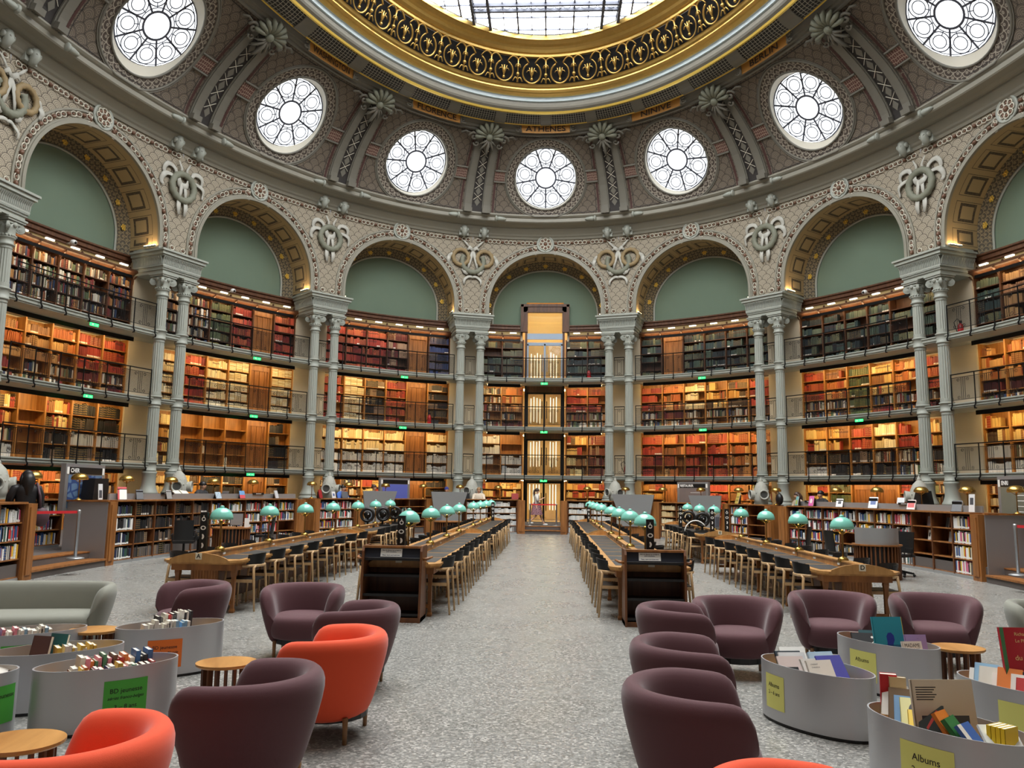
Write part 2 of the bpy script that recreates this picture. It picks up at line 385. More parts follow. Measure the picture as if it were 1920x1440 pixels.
def pairname(k): # k = -4..-1, 1..4
    return '%s pier %s of doors' % (ORD[abs(k)-1], 'left' if k < 0 else 'right')
# ------------------------------------------------------------------ setting: floor, raised walkway, walls
mb = MB(); mb.disc(30); fl = mb.build('floor', TERRA); tag(fl, 'grey terrazzo floor of the oval reading room', 'floor', kind='structure')
OPEN = [(-24.45, -21.62), (-0.76, 0.80), (21.62, 24.45)]
mb = MB()
cuts = [-33.0] + [v for o in OPEN for v in o] + [33.0]
for i in range(len(cuts)-1):
    d0 = .35 if i % 2 else .06
    n = max(3, int((cuts[i+1]-cuts[i])*1.5))
    for j in range(n):
        q0 = cuts[i] + (cuts[i+1]-cuts[i])*j/n; q1 = cuts[i] + (cuts[i+1]-cuts[i])*(j+1)/n
        a, b = LE.p(q0, d0, 0), LE.p(q1, d0, 0)
        r0, r1 = 1.0, 1.0
        def outp(p):
            t = atan2(p[0]/LE.a, p[1]/LE.b); return ((WE.a+1.9)*sin(t), (WE.b+1.9)*cos(t))
        A, B = outp(a), outp(b)
        mb.add([(a[0], a[1], 0), (b[0], b[1], 0), (a[0], a[1], PZ), (b[0], b[1], PZ), (A[0], A[1], PZ), (B[0], B[1], PZ)], [(0, 1, 3, 2), (2, 3, 5, 4)])
tag(mb.build('podium_floor', CARPET), 'raised dark carpeted walkway behind the low bookcases', 'floor', kind='structure')
for i, (a, b) in enumerate(OPEN):
    mb = MB(); LE.cbox(mb, a, b, -.02, .36, 0, PZ/2-.03, 8); LE.cbox(mb, a, b, .34, .62, PZ/2, PZ-.001, 8); st = mb.build('step', CARPET)
    tag(st, ['two low steps between the bookcases on the left', 'two low steps in front of the glass doors', 'two low steps between the bookcases on the right'][i], 'steps', kind='structure')
    mb = MB(); LE.cbox(mb, a, b, -.05, .36, PZ/2-.03, PZ/2+.01, 8); LE.cbox(mb, a, b, .33, .75, PZ-.02, PZ+.006, 8); mb.build('oak_nosing', OAK, st)
mb = MB(); WE.strip(mb, [(1.76, 0), (1.76, 10.7)], -4.5*BW, -1.02, 60); WE.strip(mb, [(1.76, 0), (1.76, 10.7)], 1.02, 4.5*BW, 60)
WE.strip(mb, [(1.76, 12.0), (1.76, 14.5)], -1.02, 1.02, 6)
tag(mb.build('wall_back', STONE), 'plaster wall behind the gallery bookcases', 'wall', kind='structure')
mb = MB(); WE.strip(mb, [(0, 0), (0, 15.5)], 4.5*BW-.01, 8*BW, 60); WE.strip(mb, [(0, 0), (0, 15.5)], -8*BW, -4.5*BW+.01, 60)
mb.mi = 0
tag(mb.build('wall_rear', mat('rear_shelving', (108, 92, 76), .8, vary=.3, vscale=2)), 'curved wall behind the viewer closing the oval', 'wall', kind='structure')
# ------------------------------------------------------------------ piers, entablatures, arches
ZS, RA, ZT = 11.0, 2.85, 14.68
KB = list(range(-4, 5)); PAIRS = [k for k in range(-4, 5) if k]
def pair_s(k): return (abs(k)-.5)*BW*(1 if k > 0 else -1)
mb = MB()
for k in PAIRS: WE.cbox(mb, pair_s(k)-.74, pair_s(k)+.74, 1.22, 1.8, PZ, 10.7, 2)
tag(mb.build('wall_pier', STONE), 'plaster piers standing behind the paired columns', 'wall', kind='structure')
ent = None
for k in PAIRS:
    F = WE.F(pair_s(k))
    mb = MB(); mb.T = None
    for z0, z1, hw, fr in ((9.62, 9.74, .80, -.30), (9.74, 9.86, .84, -.34), (9.86, 9.92, .88, -.38), (10.22, 10.28, .94, -.44), (10.28, 10.40, 1.0, -.5), (10.40, 10.47, 1.06, -.56), (10.47, 10.6, .9, -.12)):
        mb.box(-hw, hw, fr, 1.24, z0, z1)
    mb.box(-.84, .84, -.34, 1.24, 9.92, 10.22)
    for i in range(25):   # fluted frieze leaning outwards
        x = -.86 + 1.72*i/24
        mb.tube([(x, -.36, 9.93), (x, -.385, 10.1), (x, -.46, 10.22)], .027, 6)
    for i in range(22):
        y = -.3 + 1.5*i/21
        for sx in (-1, 1): mb.tube([(sx*.86, y, 9.93), (sx*.885, y, 10.1), (sx*.95, y, 10.22)], .027, 5)
    for i in range(40): mb.cb((-.84 + 1.68*i/39, -.36, 9.83), (.028, .05, .05))
    o = mb.build('trim_%d' % (PAIRS.index(k)+1), PAINT); o.matrix_world = F
    tag(o, 'fluted grey entablature block over the column pair of the %s' % pairname(k), 'entablature', kind='structure')
def spandrel(k, mb):
    c = k*BW; N = 56; MR = 5; hb = BW/2
    for z0, z1 in ((10.6, ZS),):
        for sg in (-1, 1):
            a, b = c + sg*RA, c + sg*hb
            mb.quad(WE.p(a, 0, z0), WE.p(b, 0, z0), WE.p(b, 0, z1), WE.p(a, 0, z1), ((a, z0), (b, z0), (b, z1), (a, z1)))
    def pt(i, j):
        a = pi*i/N; ca, sa = cos(a), sin(a); r = min(hb/abs(ca) if abs(ca) > 1e-6 else 99, (ZT-ZS)/sa if sa > 1e-6 else 99)
        rr = RA + (r-RA)*j/MR; return c + rr*ca, ZS + rr*sa
    vs_ = []; uv = []
    for i in range(N+1):
        for j in range(MR+1):
            q, z = pt(i, j); vs_.append(WE.p(q, 0, z)); uv.append((q, z))
    fs = []; us = []
    for i in range(N):
        for j in range(MR):
            f = (i*(MR+1)+j, i*(MR+1)+j+1, (i+1)*(MR+1)+j+1, (i+1)*(MR+1)+j); fs.append(f); us.append(tuple(uv[x] for x in f))
    mb.add(vs_, fs, us)
    # corner wedges left by the radial mesh
    for sg in (-1, 1):
        a0 = atan2(ZT-ZS, hb); pts_ = [(c+sg*hb, ZS + (ZT-ZS))]
mb = MB()
for k in KB: spandrel(k, mb)
for sg in (-1, 1):   # close the ends behind the picture edge
    pass
tag(mb.build('wall_arcade', SPAN), 'arcade wall painted with fish-scale ornament above the columns', 'wall', kind='structure')
def arch_ring(mb, c, r0, r1, d0, d1, n=56, zb=10.6, z2=None):
    """moulded band following the arch, from foot to foot"""
    pts_ = [(c + 1.0, zb, 1)]
    P = [(1, zb)] ; 
    seq = [(0, zb)] + [(pi*i/n, None) for i in range(n+1)] + [(pi, zb)]
    vs_ = []
    for a, z in seq:
        for r, d in ((r0, d1), (r0, d0), (r1, d0), (r1, d1)):
            vs_.append(WE.p(c + r*cos(a), d, z if z is not None else ZS + r*sin(a)))
    L = len(seq); fs = [(i*4+j, (i+1)*4+j, (i+1)*4+(j+1) % 4, i*4+(j+1) % 4) for i in range(L-1) for j in range(4)]
    mb.add(vs_, fs)
def bead(mb, q, z, w, h, dark, ang=0):
    F = WE.F(q, -.03, z) @ Matrix.Rotation(ang, 4, 'Y'); o = mb.T; mb.T = F; mb.smooth = True
    if not dark:
        mb.mi = 0; mb.tube([(w*.5*cos(2*pi*i/10), -.02, h*.5*sin(2*pi*i/10)) for i in range(10)], .02, 4, closed=True)
        mb.mi = 1; mb.sphere((0, 0, 0), .5, 8, 3, (w*.5, .08, h*.5))
    else:
        mb.mi = 1; mb.sphere((0, -.01, 0), .5, 8, 4, (w*.8, .16, h*.8))
    mb.mi = 0; mb.smooth = False; mb.T = o
tn = 20
for k in KB:
    c = k*BW; mb = MB()
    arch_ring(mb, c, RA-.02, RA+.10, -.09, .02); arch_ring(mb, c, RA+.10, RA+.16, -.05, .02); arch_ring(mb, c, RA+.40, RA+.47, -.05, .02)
    o = mb.build('trim_%d' % tn, PAINT_SHADE); tn += 1
    tag(o, 'grey moulding round the arch of the %s' % bayname(k), 'arch moulding', kind='structure')
    mb = MB(); n = 44
    for i in range(n):
        a = pi*(i+.5)/n; r = RA + .28
        if abs(a-pi/2) < .12: continue
        bead(mb, c + r*cos(a), ZS + r*sin(a), .24, .17, i % 3 == 1, -(a-pi/2))
    for sg in (-1, 1):
        for i in range(2): bead(mb, c + sg*(RA+.28), 10.76+.2*i, .17, .22, i == 0)
        bead(mb, c + sg*(RA+.62), 10.74, .2, .17, False); 
        for i in range(15): bead(mb, c + sg*(.52 + .21*i), ZT-.3, .22, .17, i % 4 == 0)
        for i in range(3): bead(mb, c + sg*.5, ZT-.5-.16*i, .17, .18, i % 2 == 1)
    mb.build('bead_chain', [CREAM, BEADB], o)
    mb = MB(); Nn = 40     # soffit
    def so(u, v, c=c):
        a = pi*u; return WE.p(c + RA*cos(a), 0 + 1.76*v, ZS + RA*sin(a))
    mb.smooth = True; mb.grid(so, Nn, 4, lambda u, v: (u*pi*RA, v*1.75+.0))
    for sg in (-1, 1):
        q = c + sg*RA; mb.quad(WE.p(q, 0, 10.6), WE.p(q, 1.76, 10.6), WE.p(q, 1.76, ZS), WE.p(q, 0, ZS), ((0, 0), (0, 1.75), (.4, 1.75), (.4, 0)))
    mb.build('soffit', SOFFIT, o)
    mb = MB(); R2 = RA - .42    # lunette and its painted band
    d = 1.70
    def ring(u, v, c=c):
        a = pi*u; r = RA + (R2-RA)*v; return WE.p(c + r*cos(a), d - .25*(1-v), ZS + r*sin(a))
    mb.grid(ring, 40, 3, lambda u, v: (u*8.0, v*.5)); 
    for sg in (-1, 1): mb.quad(WE.p(c+sg*RA, d-.25, 10.4), WE.p(c+sg*R2, d, 10.4), WE.p(c+sg*R2, d, ZS), WE.p(c+sg*RA, d-.25, ZS), ((0, 0), (.5, 0), (.5, .5), (0, .5)))
    mb.build('lunette_band', LBAND, o)
    if k:
        mb = MB(); mb.grid(lambda u, v, c=c: WE.p(c + v*R2*cos(pi*u), d+.02, ZS + v*R2*sin(pi*u)), 40, 6)
        mb.grid(lambda u, v, c=c: WE.p(c - R2 + 2*R2*u, d+.02, 10.2 + (ZS-10.2)*v), 16, 1)
    else:
        mb = MB()
        mb.grid(lambda u, v, c=c: (lambda q, zt: WE.p(q, d+.02, 10.2 + (zt-10.2)*v))(-R2 + (R2-.85)*u, ZS + sqrt(max(0, R2*R2-(-R2 + (R2-.85)*u)**2))), 16, 4)
        mb.grid(lambda u, v, c=c: (lambda q, zt: WE.p(q, d+.02, 10.2 + (zt-10.2)*v))(.85 + (R2-.85)*u, ZS + sqrt(max(0, R2*R2-(.85 + (R2-.85)*u)**2))), 16, 4)
        mb.grid(lambda u, v, c=c: (lambda q, zt: WE.p(q, d+.02, 11.7 + (zt-11.7)*v))(-.86 + 1.72*u, ZS + sqrt(R2*R2-(-.86+1.72*u)**2)), 10, 3)
    mb.build('lunette', GREENW, o)
    mb = MB()
    for i in range(9):
        a = pi*(i+.5)/9; r = RA - .2; mb.T = WE.F(c + r*cos(a), d-.15, ZS + r*sin(a)); mb.smooth = True; mb.sphere((0, 0, 0), .05, 8, 4)
        for j in range(6): mb.sphere((.085*cos(j*pi/3), -.01, .085*sin(j*pi/3)), .05, 6, 3, (1, .3, 1))
    mb.T = None; mb.build('gilt_flower', GOLDB, o)
    mb = MB(); mb.smooth = True; arch_ring(mb, c, R2-.05, R2+.02, d-.05, d+.02, 40, 10.4); mb.build('lunette_fillet', PAINT, o)
# main cornice
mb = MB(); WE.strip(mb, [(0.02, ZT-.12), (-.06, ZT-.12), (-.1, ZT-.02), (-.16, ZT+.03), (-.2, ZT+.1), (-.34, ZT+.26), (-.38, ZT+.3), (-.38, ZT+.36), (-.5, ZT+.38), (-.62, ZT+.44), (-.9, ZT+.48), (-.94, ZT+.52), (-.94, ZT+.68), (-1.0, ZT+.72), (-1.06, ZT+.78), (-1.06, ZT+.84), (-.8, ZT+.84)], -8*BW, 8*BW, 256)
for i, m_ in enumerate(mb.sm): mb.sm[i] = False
tag(mb.build('trim_cornice', PAINT_SHADE), 'grey moulded cornice running round the foot of the dome', 'cornice', kind='structure')
# ------------------------------------------------------------------ dome
PR = [(15.45, 1.0), (15.9, 1.09), (16.3, 1.22), (16.75, 1.39), (17.15, 1.6), (17.5, 1.84), (17.8, 2.08), (18.1, 2.33), (18.35, 2.57), (18.6, 2.82), (18.8, 2.98)]
_acc = [0.0]
for i in range(1, len(PR)): _acc.append(_acc[-1] + hypot(PR[i][0]-PR[i-1][0], PR[i][1]-PR[i-1][1]))
DH = _acc[-1]
def dome(q, h, off=0.0):
    """point of the dome: q along the wall line, h metres up the curve, off towards the room"""
    h = max(0, min(DH, h)); i = 0
    while i < len(PR)-2 and h > _acc[i+1]: i += 1
    f = (h-_acc[i])/(_acc[i+1]-_acc[i]); z = PR[i][0] + f*(PR[i+1][0]-PR[i][0]); de = PR[i][1] + f*(PR[i+1][1]-PR[i][1])
    sl = (PR[i+1][0]-PR[i][0], PR[i+1][1]-PR[i][1]); ln = hypot(*sl); de += off*sl[0]/ln; z -= off*sl[1]/ln
    u = max(0, (z-15.45)/3.35); ds = de + 1.3*u**1.5; t = WE.t(q)
    return Vector(((WE.a-ds)*sin(t), (WE.b-de)*cos(t), z))
def dframe(q, h, off=0.0):
    p = dome(q, h, off); x = (dome(q+.05, h) - dome(q-.05, h)); y = dome(q, h+.3) - dome(q, h-.3); kx = x.length/.1; x.normalize(); z = x.cross(y).normalized(); y = z.cross(x)
    return Matrix(((x.x, y.x, z.x, p.x), (x.y, y.y, z.y, p.y), (x.z, y.z, z.z, p.z), (0, 0, 0, 1))), kx     # z points into the room
HO = next(_acc[i] + (17.2-PR[i][0])/(PR[i+1][0]-PR[i][0])*(_acc[i+1]-_acc[i]) for i in range(len(PR)-1) if PR[i][0] <= 17.2 <= PR[i+1][0])
RO, RB = 1.5, 1.95
PANW = BW/2 - .86
mbp = MB(); mbb = MB(); mbr = MB(); mbd = MB(); mbs = MB()
for k in range(-7, 9):
    c = k*BW; F, kx = dframe(c, HO); N = 48
    def P(a, r): return dome(c + r*cos(a)/kx, HO + r*sin(a)), (c + r*cos(a)/kx, HO + r*sin(a))
    hw = BW/2
    # panel field between the eye and the rectangle
    for i in range(N):
        row = []
        for a in (2*pi*i/N, 2*pi*(i+1)/N):
            ca, sa = cos(a), sin(a); rx = hw*kx/abs(ca) if abs(ca) > 1e-6 else 99; ry = (DH-HO)/sa if sa > 1e-6 else (HO/-sa if sa < -1e-6 else 99)
            r = min(rx, ry); row.append([P(a, RB-.06 + (r-RB+.06)*j/5) for j in range(6)])
        for j in range(5):
            q4 = (row[0][j], row[0][j+1], row[1][j+1], row[1][j]); mbp.quad(*[x[0] for x in q4], uv=tuple(x[1] for x in q4))
    for sx in (-1, 1):
        for (h0, h1) in ((0, HO), (HO, DH)):   # corner triangles of the field
            pass
        # dark outlines and red strip beside the ribs
        for q0, q1, w in ((hw-1.02, hw-.99, 1), (hw-.93, hw-.82, 2)):
            mbd.mi = w-1; mbd.grid(lambda u, v: dome(c + sx*(q0+(q1-q0)*u), .12 + (DH-.2)*v, .012), 1, 18)
        mbd.mi = 0
    for h0, h1 in ((.14, .17), (DH-.12, DH-.09)): mbd.grid(lambda u, v: dome(c + (hw-1.0)*(2*u-1), h0+(h1-h0)*v, .012), 14, 1)
    # eye surround
    mbb.grid(lambda u, v: dome(c + (RO+.05+(RB-RO-.05)*v)*cos(2*pi*u)/kx, HO + (RO+.05+(RB-RO-.05)*v)*sin(2*pi*u), .01), 48, 2, lambda u, v: (u*2*pi*1.7, v*.45))
    for r, rr in ((RB, .05), (RB+.07, .025), (RO+.04, .045)):
        mbr.smooth = True; mbr.tube([dome(c + r*cos(2*pi*i/48)/kx, HO + r*sin(2*pi*i/48), .02) for i in range(48)], rr, 6, closed=True); mbr.smooth = False
    for sx in (-1, 1):    # ornamented ties between eye and rib
        mbs.mi = 0; mbs.grid(lambda u, v: dome(c + sx*((RB+.05)/kx + (hw-.8-(RB+.05)/kx)*u), HO - .22 + .44*v, .03), 4, 4, lambda u, v: (u*.8, v*.4)); mbs.mi = 1
        for hh in (-.27, .27): mbs.tube([dome(c + sx*((RB+.02)/kx + (hw-.8-(RB+.02)/kx)*u/4), HO+hh, .03) for u in range(5)], .05, 5)
TIE = voro('tie_ornament', (96, 62, 56), (176, 158, 140), 9, .07, rnd=.3)
o = mbp.build('ceiling', DOMES); tag(o, 'dome painted with brown fish scales', 'ceiling', kind='structure')
mbd.build('painted_outline', [DARKL, REDBR], o); mbb.build('eye_band', EYEBAND, o); mbr.build('eye_moulding', PAINT_D, o); mbs.build('eye_tie', [TIE, PAINT_D], o)
# ribs
mb = MB(); md = MB(); mf = MB(); mf.smooth = False
for k in range(-8, 8):
    c = (k+.5)*BW
    for sx in (-1, 1):
        for (q0, q1, off) in ((.28, .74, .10), (.34, .68, .16)):
            fn = lambda u, v, a, b, o_: dome(c + sx*(a+(b-a)*u), .02 + (DH-.02)*v, o_)
            mb.grid(lambda u, v: fn(u, v, q0, q1, off), 1, 20); mb.grid(lambda u, v: dome(c+sx*q0, .02+(DH-.02)*v, off*u), 1, 20); mb.grid(lambda u, v: dome(c+sx*q1, .02+(DH-.02)*v, off*u), 1, 20)
        F, kx = dframe(c + sx*.5, .12, .2); mb.T = F; mb.box(-.2, .2, -.1, .1, -.08, .12); 
        for x in (-.13, 0, .13): mb.tube([(x, -.13, -.1), (x, .13, -.1)], .055, 8)
        mb.T = None
    md.mi = 0; md.grid(lambda u, v: dome(c - .28 + .56*u, .02 + (DH-.02)*v, .03), 1, 20); md.mi = 1
    h = .55
    while h < DH - .5:
        for (w, hh, mi, off) in ((.15, .2, 1, .045),):
            md.mi = mi; md.add([dome(c, h-hh, off), dome(c+w, h, off), dome(c, h+hh, off), dome(c-w, h, off)], [(0, 1, 2, 3)])
        md.mi = 2
        for sgn in (-1, 1):
            md.tube([dome(c - .22, h+.26-.16*sgn, .04), dome(c+.22, h+.26+.16*sgn, .04)], .014, 4)
        h += .52
    md.mi = 0
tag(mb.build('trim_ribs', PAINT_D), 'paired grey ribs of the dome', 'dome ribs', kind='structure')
tag(md.build('trim_diamonds', [DARKL, PAINT_D, CREAM]), 'dark strips with grey diamonds between the dome ribs', 'ornament', kind='structure')
# ------------------------------------------------------------------ round windows
lead = MB()
def annulus(mb, cx, cy, r, w, n=28, t=.02):
    mb.grid(lambda u, v: (cx + (r-w/2+w*v)*cos(2*pi*u), cy + (r-w/2+w*v)*sin(2*pi*u), 0), n, 1)
def bar(mb, p, q, w, z=0):
    dx, dy = q[0]-p[0], q[1]-p[1]; l = hypot(dx, dy); nx, ny = -dy/l*w/2, dx/l*w/2
    mb.add([(p[0]+nx, p[1]+ny, z), (q[0]+nx, q[1]+ny, z), (q[0]-nx, q[1]-ny, z), (p[0]-nx, p[1]-ny, z)], [(0, 1, 2, 3)])
annulus(lead, 0, 0, .5, .085); annulus(lead, 0, 0, .64, .036); annulus(lead, 0, 0, 1.42, .03); annulus(lead, 0, 0, 1.5, .05)
for i in range(9):
    a = pi/2 + 2*pi*(i+.5)/9; bar(lead, (.5*cos(a), .5*sin(a)), (1.5*cos(a), 1.5*sin(a)), .075, -.002)
    a = pi/2 + 2*pi*i/9; x, y = 1.05*cos(a), 1.05*sin(a); annulus(lead, x, y, .36, .04); annulus(lead, x, y, .235, .036)
    bar(lead, (.64*cos(a), .64*sin(a)), (.81*cos(a), .81*sin(a)), .034)
    for da in (-.5, .5): bar(lead, (x + .235*cos(a+pi+da*3), y + .235*sin(a+pi+da*3)), (x + .36*cos(a+pi+da*3), y + .36*sin(a+pi+da*3)), .018)
leadme = lead.mesh('leading', LEADM)
pane = MB(); pane.disc(1.5, 0, 48); paneme = pane.mesh('pane', EYEG)
for k in range(-7, 9):
    c = k*BW; F, kx = dframe(c, HO)
    # plane through the middle of the opening, set back from the painted surface
    cp = (dome(c, HO+RO) + dome(c, HO-RO))/2; yv = (dome(c, HO+RO) - dome(c, HO-RO)).normalized(); xv = Vector((F[0][0], F[1][0], F[2][0])); zv = xv.cross(yv).normalized()
    cp = cp - zv*.35
    G = Matrix(((xv.x, yv.x, zv.x, cp.x), (xv.y, yv.y, zv.y, cp.y), (xv.z, yv.z, zv.z, cp.z), (0, 0, 0, 1)))
    mb = MB(); mb.smooth = True
    mb.grid(lambda u, v: dome(c + (RO+.04)*cos(2*pi*u)/kx, HO + (RO+.04)*sin(2*pi*u), .02).lerp(G @ Vector((1.5*cos(2*pi*u), 1.5*sin(2*pi*u), .0)), v), 48, 2)
    o = mb.build('window_%d' % (k+8), CREAM)
    tag(o, 'round leaded nine petal window in the dome over the %s' % (bayname(k) if abs(k) < 5 else 'rear side, number %d' % (k % 16)), 'window', kind='structure')
    pn = bpy.data.objects.new('pane', paneme); COL.objects.link(pn); pn.parent = o; pn.matrix_local = G @ Matrix.Translation((0, 0, -.03))
    ld = bpy.data.objects.new('leading', leadme); COL.objects.link(ld); ld.parent = o; ld.matrix_local = G
# ------------------------------------------------------------------ crown ring: name band, grille, gilded frieze, skylight
def ringstrip(mb, prof, n=160, t0=-pi, t1=pi, uvs=12.0):
    """prof: (a, b, z) half axes and height of each line of the ring"""
    mb.grid(lambda u, v: (lambda j, f, t: tuple((prof[j][x]*(1-f) + prof[j+1][x]*f)*w for x, w in ((0, sin(t)), (1, cos(t)), (2, 1))))(min(int(v*(len(prof)-1)+1e-9), len(prof)-2), v*(len(prof)-1) - min(int(v*(len(prof)-1)+1e-9), len(prof)-2), t0 + (t1-t0)*u), n, len(prof)-1, lambda u, v: (u*90, v*(len(prof)-1)))
def grow(p, dr, dz): return (p[0]+dr, p[1]+dr, p[2]+dz)
P0 = (11.8, 18.62, 18.8)
mb = MB(); ringstrip(mb, [P0, grow(P0, -.06, -.08), grow(P0, -.14, -.06), grow(P0, -.14, .02), grow(P0, -.24, .04), grow(P0, -.26, .14), grow(P0, -.32, .16), grow(P0, -.36, .5), grow(P0, -.42, .5)])
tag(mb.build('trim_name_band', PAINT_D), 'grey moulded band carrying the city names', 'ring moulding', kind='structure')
GA, GB = (11.2, 17.98, 19.03), (10.4, 17.2, 19.24)
mb = MB(); ringstrip(mb, [grow(GA, .14, .1), grow(GA, .02, -.03), grow(GA, -.03, .0)]); tag(mb.build('trim_gilt_fillet', GOLDB), 'thin gilt fillet above the city names', 'ring moulding', kind='structure')
mb = MB(); mb.grid(lambda u, v: (lambda t, e: ((GA[0]+(GB[0]-GA[0])*v)*sin(t), (GA[1]+(GB[1]-GA[1])*v)*cos(t), GA[2] + (GB[2]-GA[2])*v - .06*sin(pi*v)))(-pi + 2*pi*u, 0), 200, 4, lambda u, v: (u*92, v*1.0))
gr = mb.build('trim_grille', GRILLE); tag(gr, 'honeycomb ventilation grille round the crown ring', 'grille', kind='structure')
mb = MB(); ng = 32
for i in range(ng):
    t = 2*pi*i/ng
    for v0, v1 in ((0, 1),):
        mb.grid(lambda u, v: (lambda tt: ((GA[0]+(GB[0]-GA[0])*v)*sin(tt), (GA[1]+(GB[1]-GA[1])*v)*cos(tt), GA[2] + (GB[2]-GA[2])*v - .06*sin(pi*v) - .03))(t + (u-.5)*.045), 1, 4)
mb.build('grille_divider', PAINT_D, gr)
Y0 = (10.36, 17.14, 19.2)
mb = MB(); ringstrip(mb, [grow(Y0, .08, .05), grow(Y0, .03, -.05), grow(Y0, -.05, -.05), grow(Y0, -.08, .03), grow(Y0, -.06, .06)]); tag(mb.build('trim_gilt_edge', GOLDB), 'bright gilt edge below the grey cove of the crown', 'ring moulding', kind='structure')
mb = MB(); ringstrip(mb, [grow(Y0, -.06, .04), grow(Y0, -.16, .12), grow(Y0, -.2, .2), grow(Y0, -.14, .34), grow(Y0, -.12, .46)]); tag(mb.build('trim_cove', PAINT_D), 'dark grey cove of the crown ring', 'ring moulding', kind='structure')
mb = MB(); ringstrip(mb, [grow(Y0, -.12, .46), grow(Y0, -.2, .48), grow(Y0, -.22, .62), grow(Y0, -.27, .64)]); tag(mb.build('trim_pale_band', BLUEW), 'pale band between cove and gilded frieze', 'ring moulding', kind='structure')
Q0 = grow(Y0, -.27, .64)
gp = [Q0, grow(Q0, -.1, .02), grow(Q0, -.16, .1), grow(Q0, -.22, .12), grow(Q0, -.3, .2), grow(Q0, -.3, .26), grow(Q0, -.38, .3), grow(Q0, -.42, .38), grow(Q0, -.46, .40)]
mb = MB(); ringstrip(mb, gp); tag(mb.build('trim_gilt_cornice', GOLD), 'gilded moulding under the pierced frieze', 'ring moulding', kind='structure')
A0 = gp[-1]; A1 = (A0[0]-.5, A0[1]-.55, A0[2]+.98)
mb = MB(); ringstrip(mb, [grow(A0, .12, -.02), grow(A1, .12, .02)]); tag(mb.build('trim_frieze_ground', BLACKV), 'dark ground behind the gilded frieze', 'frieze', kind='structure')
def fr(t, w, off=0.0): return Vector(((A0[0]+(A1[0]-A0[0])*w-off)*sin(t), (A0[1]+(A1[1]-A0[1])*w-off)*cos(t), A0[2]+(A1[2]-A0[2])*w))
mb = MB(); mb.smooth = True
E3 = Ell((A0[0]+A1[0])/2, (A0[1]+A1[1])/2, 3000); nm = 64; per = E3.per/nm
for i in range(-24, 24):
    s0 = (i+.5)*per
    def Q(x, y, off=.02): return fr(E3.t(s0 + x), y, off)
    r = .40
    mb.tube([Q(r*cos(a)*1.02, .40 + r*sin(a)*.95) for a in [pi*.36 - 2*pi*.86*j/18 for j in range(19)]], .05, 5, flat=.6)   # omega loop
    for sx in (-1, 1):
        mb.tube([Q(sx*(.14+.5*u/8), .77 + .16*sin(pi*u/8) + (.1*u/8)) for u in range(9)], .045, 5, flat=.6)
        mb.tube([Q(sx*(.14 - .02*j + .1*cos(j*.8)*(1-j/9)), .42 + .1*sin(j*.8)*(1-j/9), .03) for j in range(9)], .024, 4)
        mb.tube([Q(sx*(.03+.03*j), .3 + .1*j, .03) for j in range(4)], .03, 4)
        mb.tube([Q(sx*(.62-.05*j), .12+.09*sin(j), .03) for j in range(5)], .03, 4)
    mb.tube([Q(0, .16), Q(0, .36), Q(0, .62)], [.06, .03, .04], 5); mb.sphere(Q(0, .16, .04), .07, 6, 4); mb.sphere(Q(per/2, .33, .04), .09, 7, 4); mb.sphere(Q(per/2, .62, .04), .07, 6, 4)
    mb.tube([Q(per/2, .02), Q(per/2, .22), Q(per/2, .5), Q(per/2, .9)], [.05, .035, .03, .05], 5)
    for sx in (-1, 1): mb.tube([Q(per/2 + sx*.03*j, .66+.06*j - .02*j*j, .03) for j in range(5)], .03, 4)
tag(mb.build('trim_gilt_scrolls', GOLD), 'gilded scrollwork of looping bands on the crown frieze', 'frieze', kind='structure')
gp2 = [grow(A1, .05, -.02), grow(A1, -.06, .0), grow(A1, -.08, .1), grow(A1, -.18, .12), grow(A1, -.3, .2), grow(A1, -.36, .3), grow(A1, -.5, .34), grow(A1, -.66, .42), grow(A1, -.74, .42), grow(A1, -.76, .6)]
mb = MB(); ringstrip(mb, gp2); tag(mb.build('trim_gilt_rim', GOLD), 'gilded rim round the glazed ceiling', 'ring moulding', kind='structure')
SA, SB, SZ = gp2[-1][0]+.1, gp2[-1][1]+.1, gp2[-1][2]
mb = MB(); mb.disc(1, SZ+.12, 96, SA, SB); sk = mb.build('window_20', SKYG); tag(sk, 'oval glazed ceiling with an iron grid', 'window', kind='structure')
mb = MB()
def chordx(x): return SB*sqrt(max(0, 1-(x/SA)**2))
def chordy(y): return SA*sqrt(max(0, 1-(y/SB)**2))
for i in range(-13, 14):
    x = i*.6; c = chordx(x)
    if c > .3: mb.box(x-(.035 if i % 2 == 0 else .016), x+(.035 if i % 2 == 0 else .016), -c, c, SZ+.02, SZ+.11)
for i in range(-17, 18):
    y = i*.92; c = chordy(y)
    if c > .3: mb.box(-c, c, y-.022, y+.022, SZ+.03, SZ+.1)
for x in (-3.08, -2.4, 2.4, 3.08): c = chordx(x); mb.box(x-.06, x+.06, -c, c, SZ-.1, SZ+.08)
for y in (13.2, 12.8, -12.8): c = chordy(y); mb.box(-min(c, 3.1), min(c, 3.1), y-.05, y+.05, SZ-.08, SZ+.08)
for i in range(-12, 15):
    for sx in (-1, 1):
        x = sx*2.74; y = i*.92 + .46
        if chordx(x) > abs(y)+.4:
            for j in range(2): mb.tube([(x + .2*cos(a)*(1-.5*j), y + .24*sin(a)*(1-.3*j), SZ+.05) for a in [2*pi*q/12 for q in range(12)]], .014, 4, closed=True)
for i in range(-3, 3):
    x = (i+.5)*1.2*.9
    for e in (-.35, 0, .35): mb.tube([(x+e + .15*cos(2*pi*q/10), 13.0 + .12*sin(2*pi*q/10), SZ) for q in range(10)], .014, 4, closed=True)
mb.build('glazing_bar', LEADM, sk)
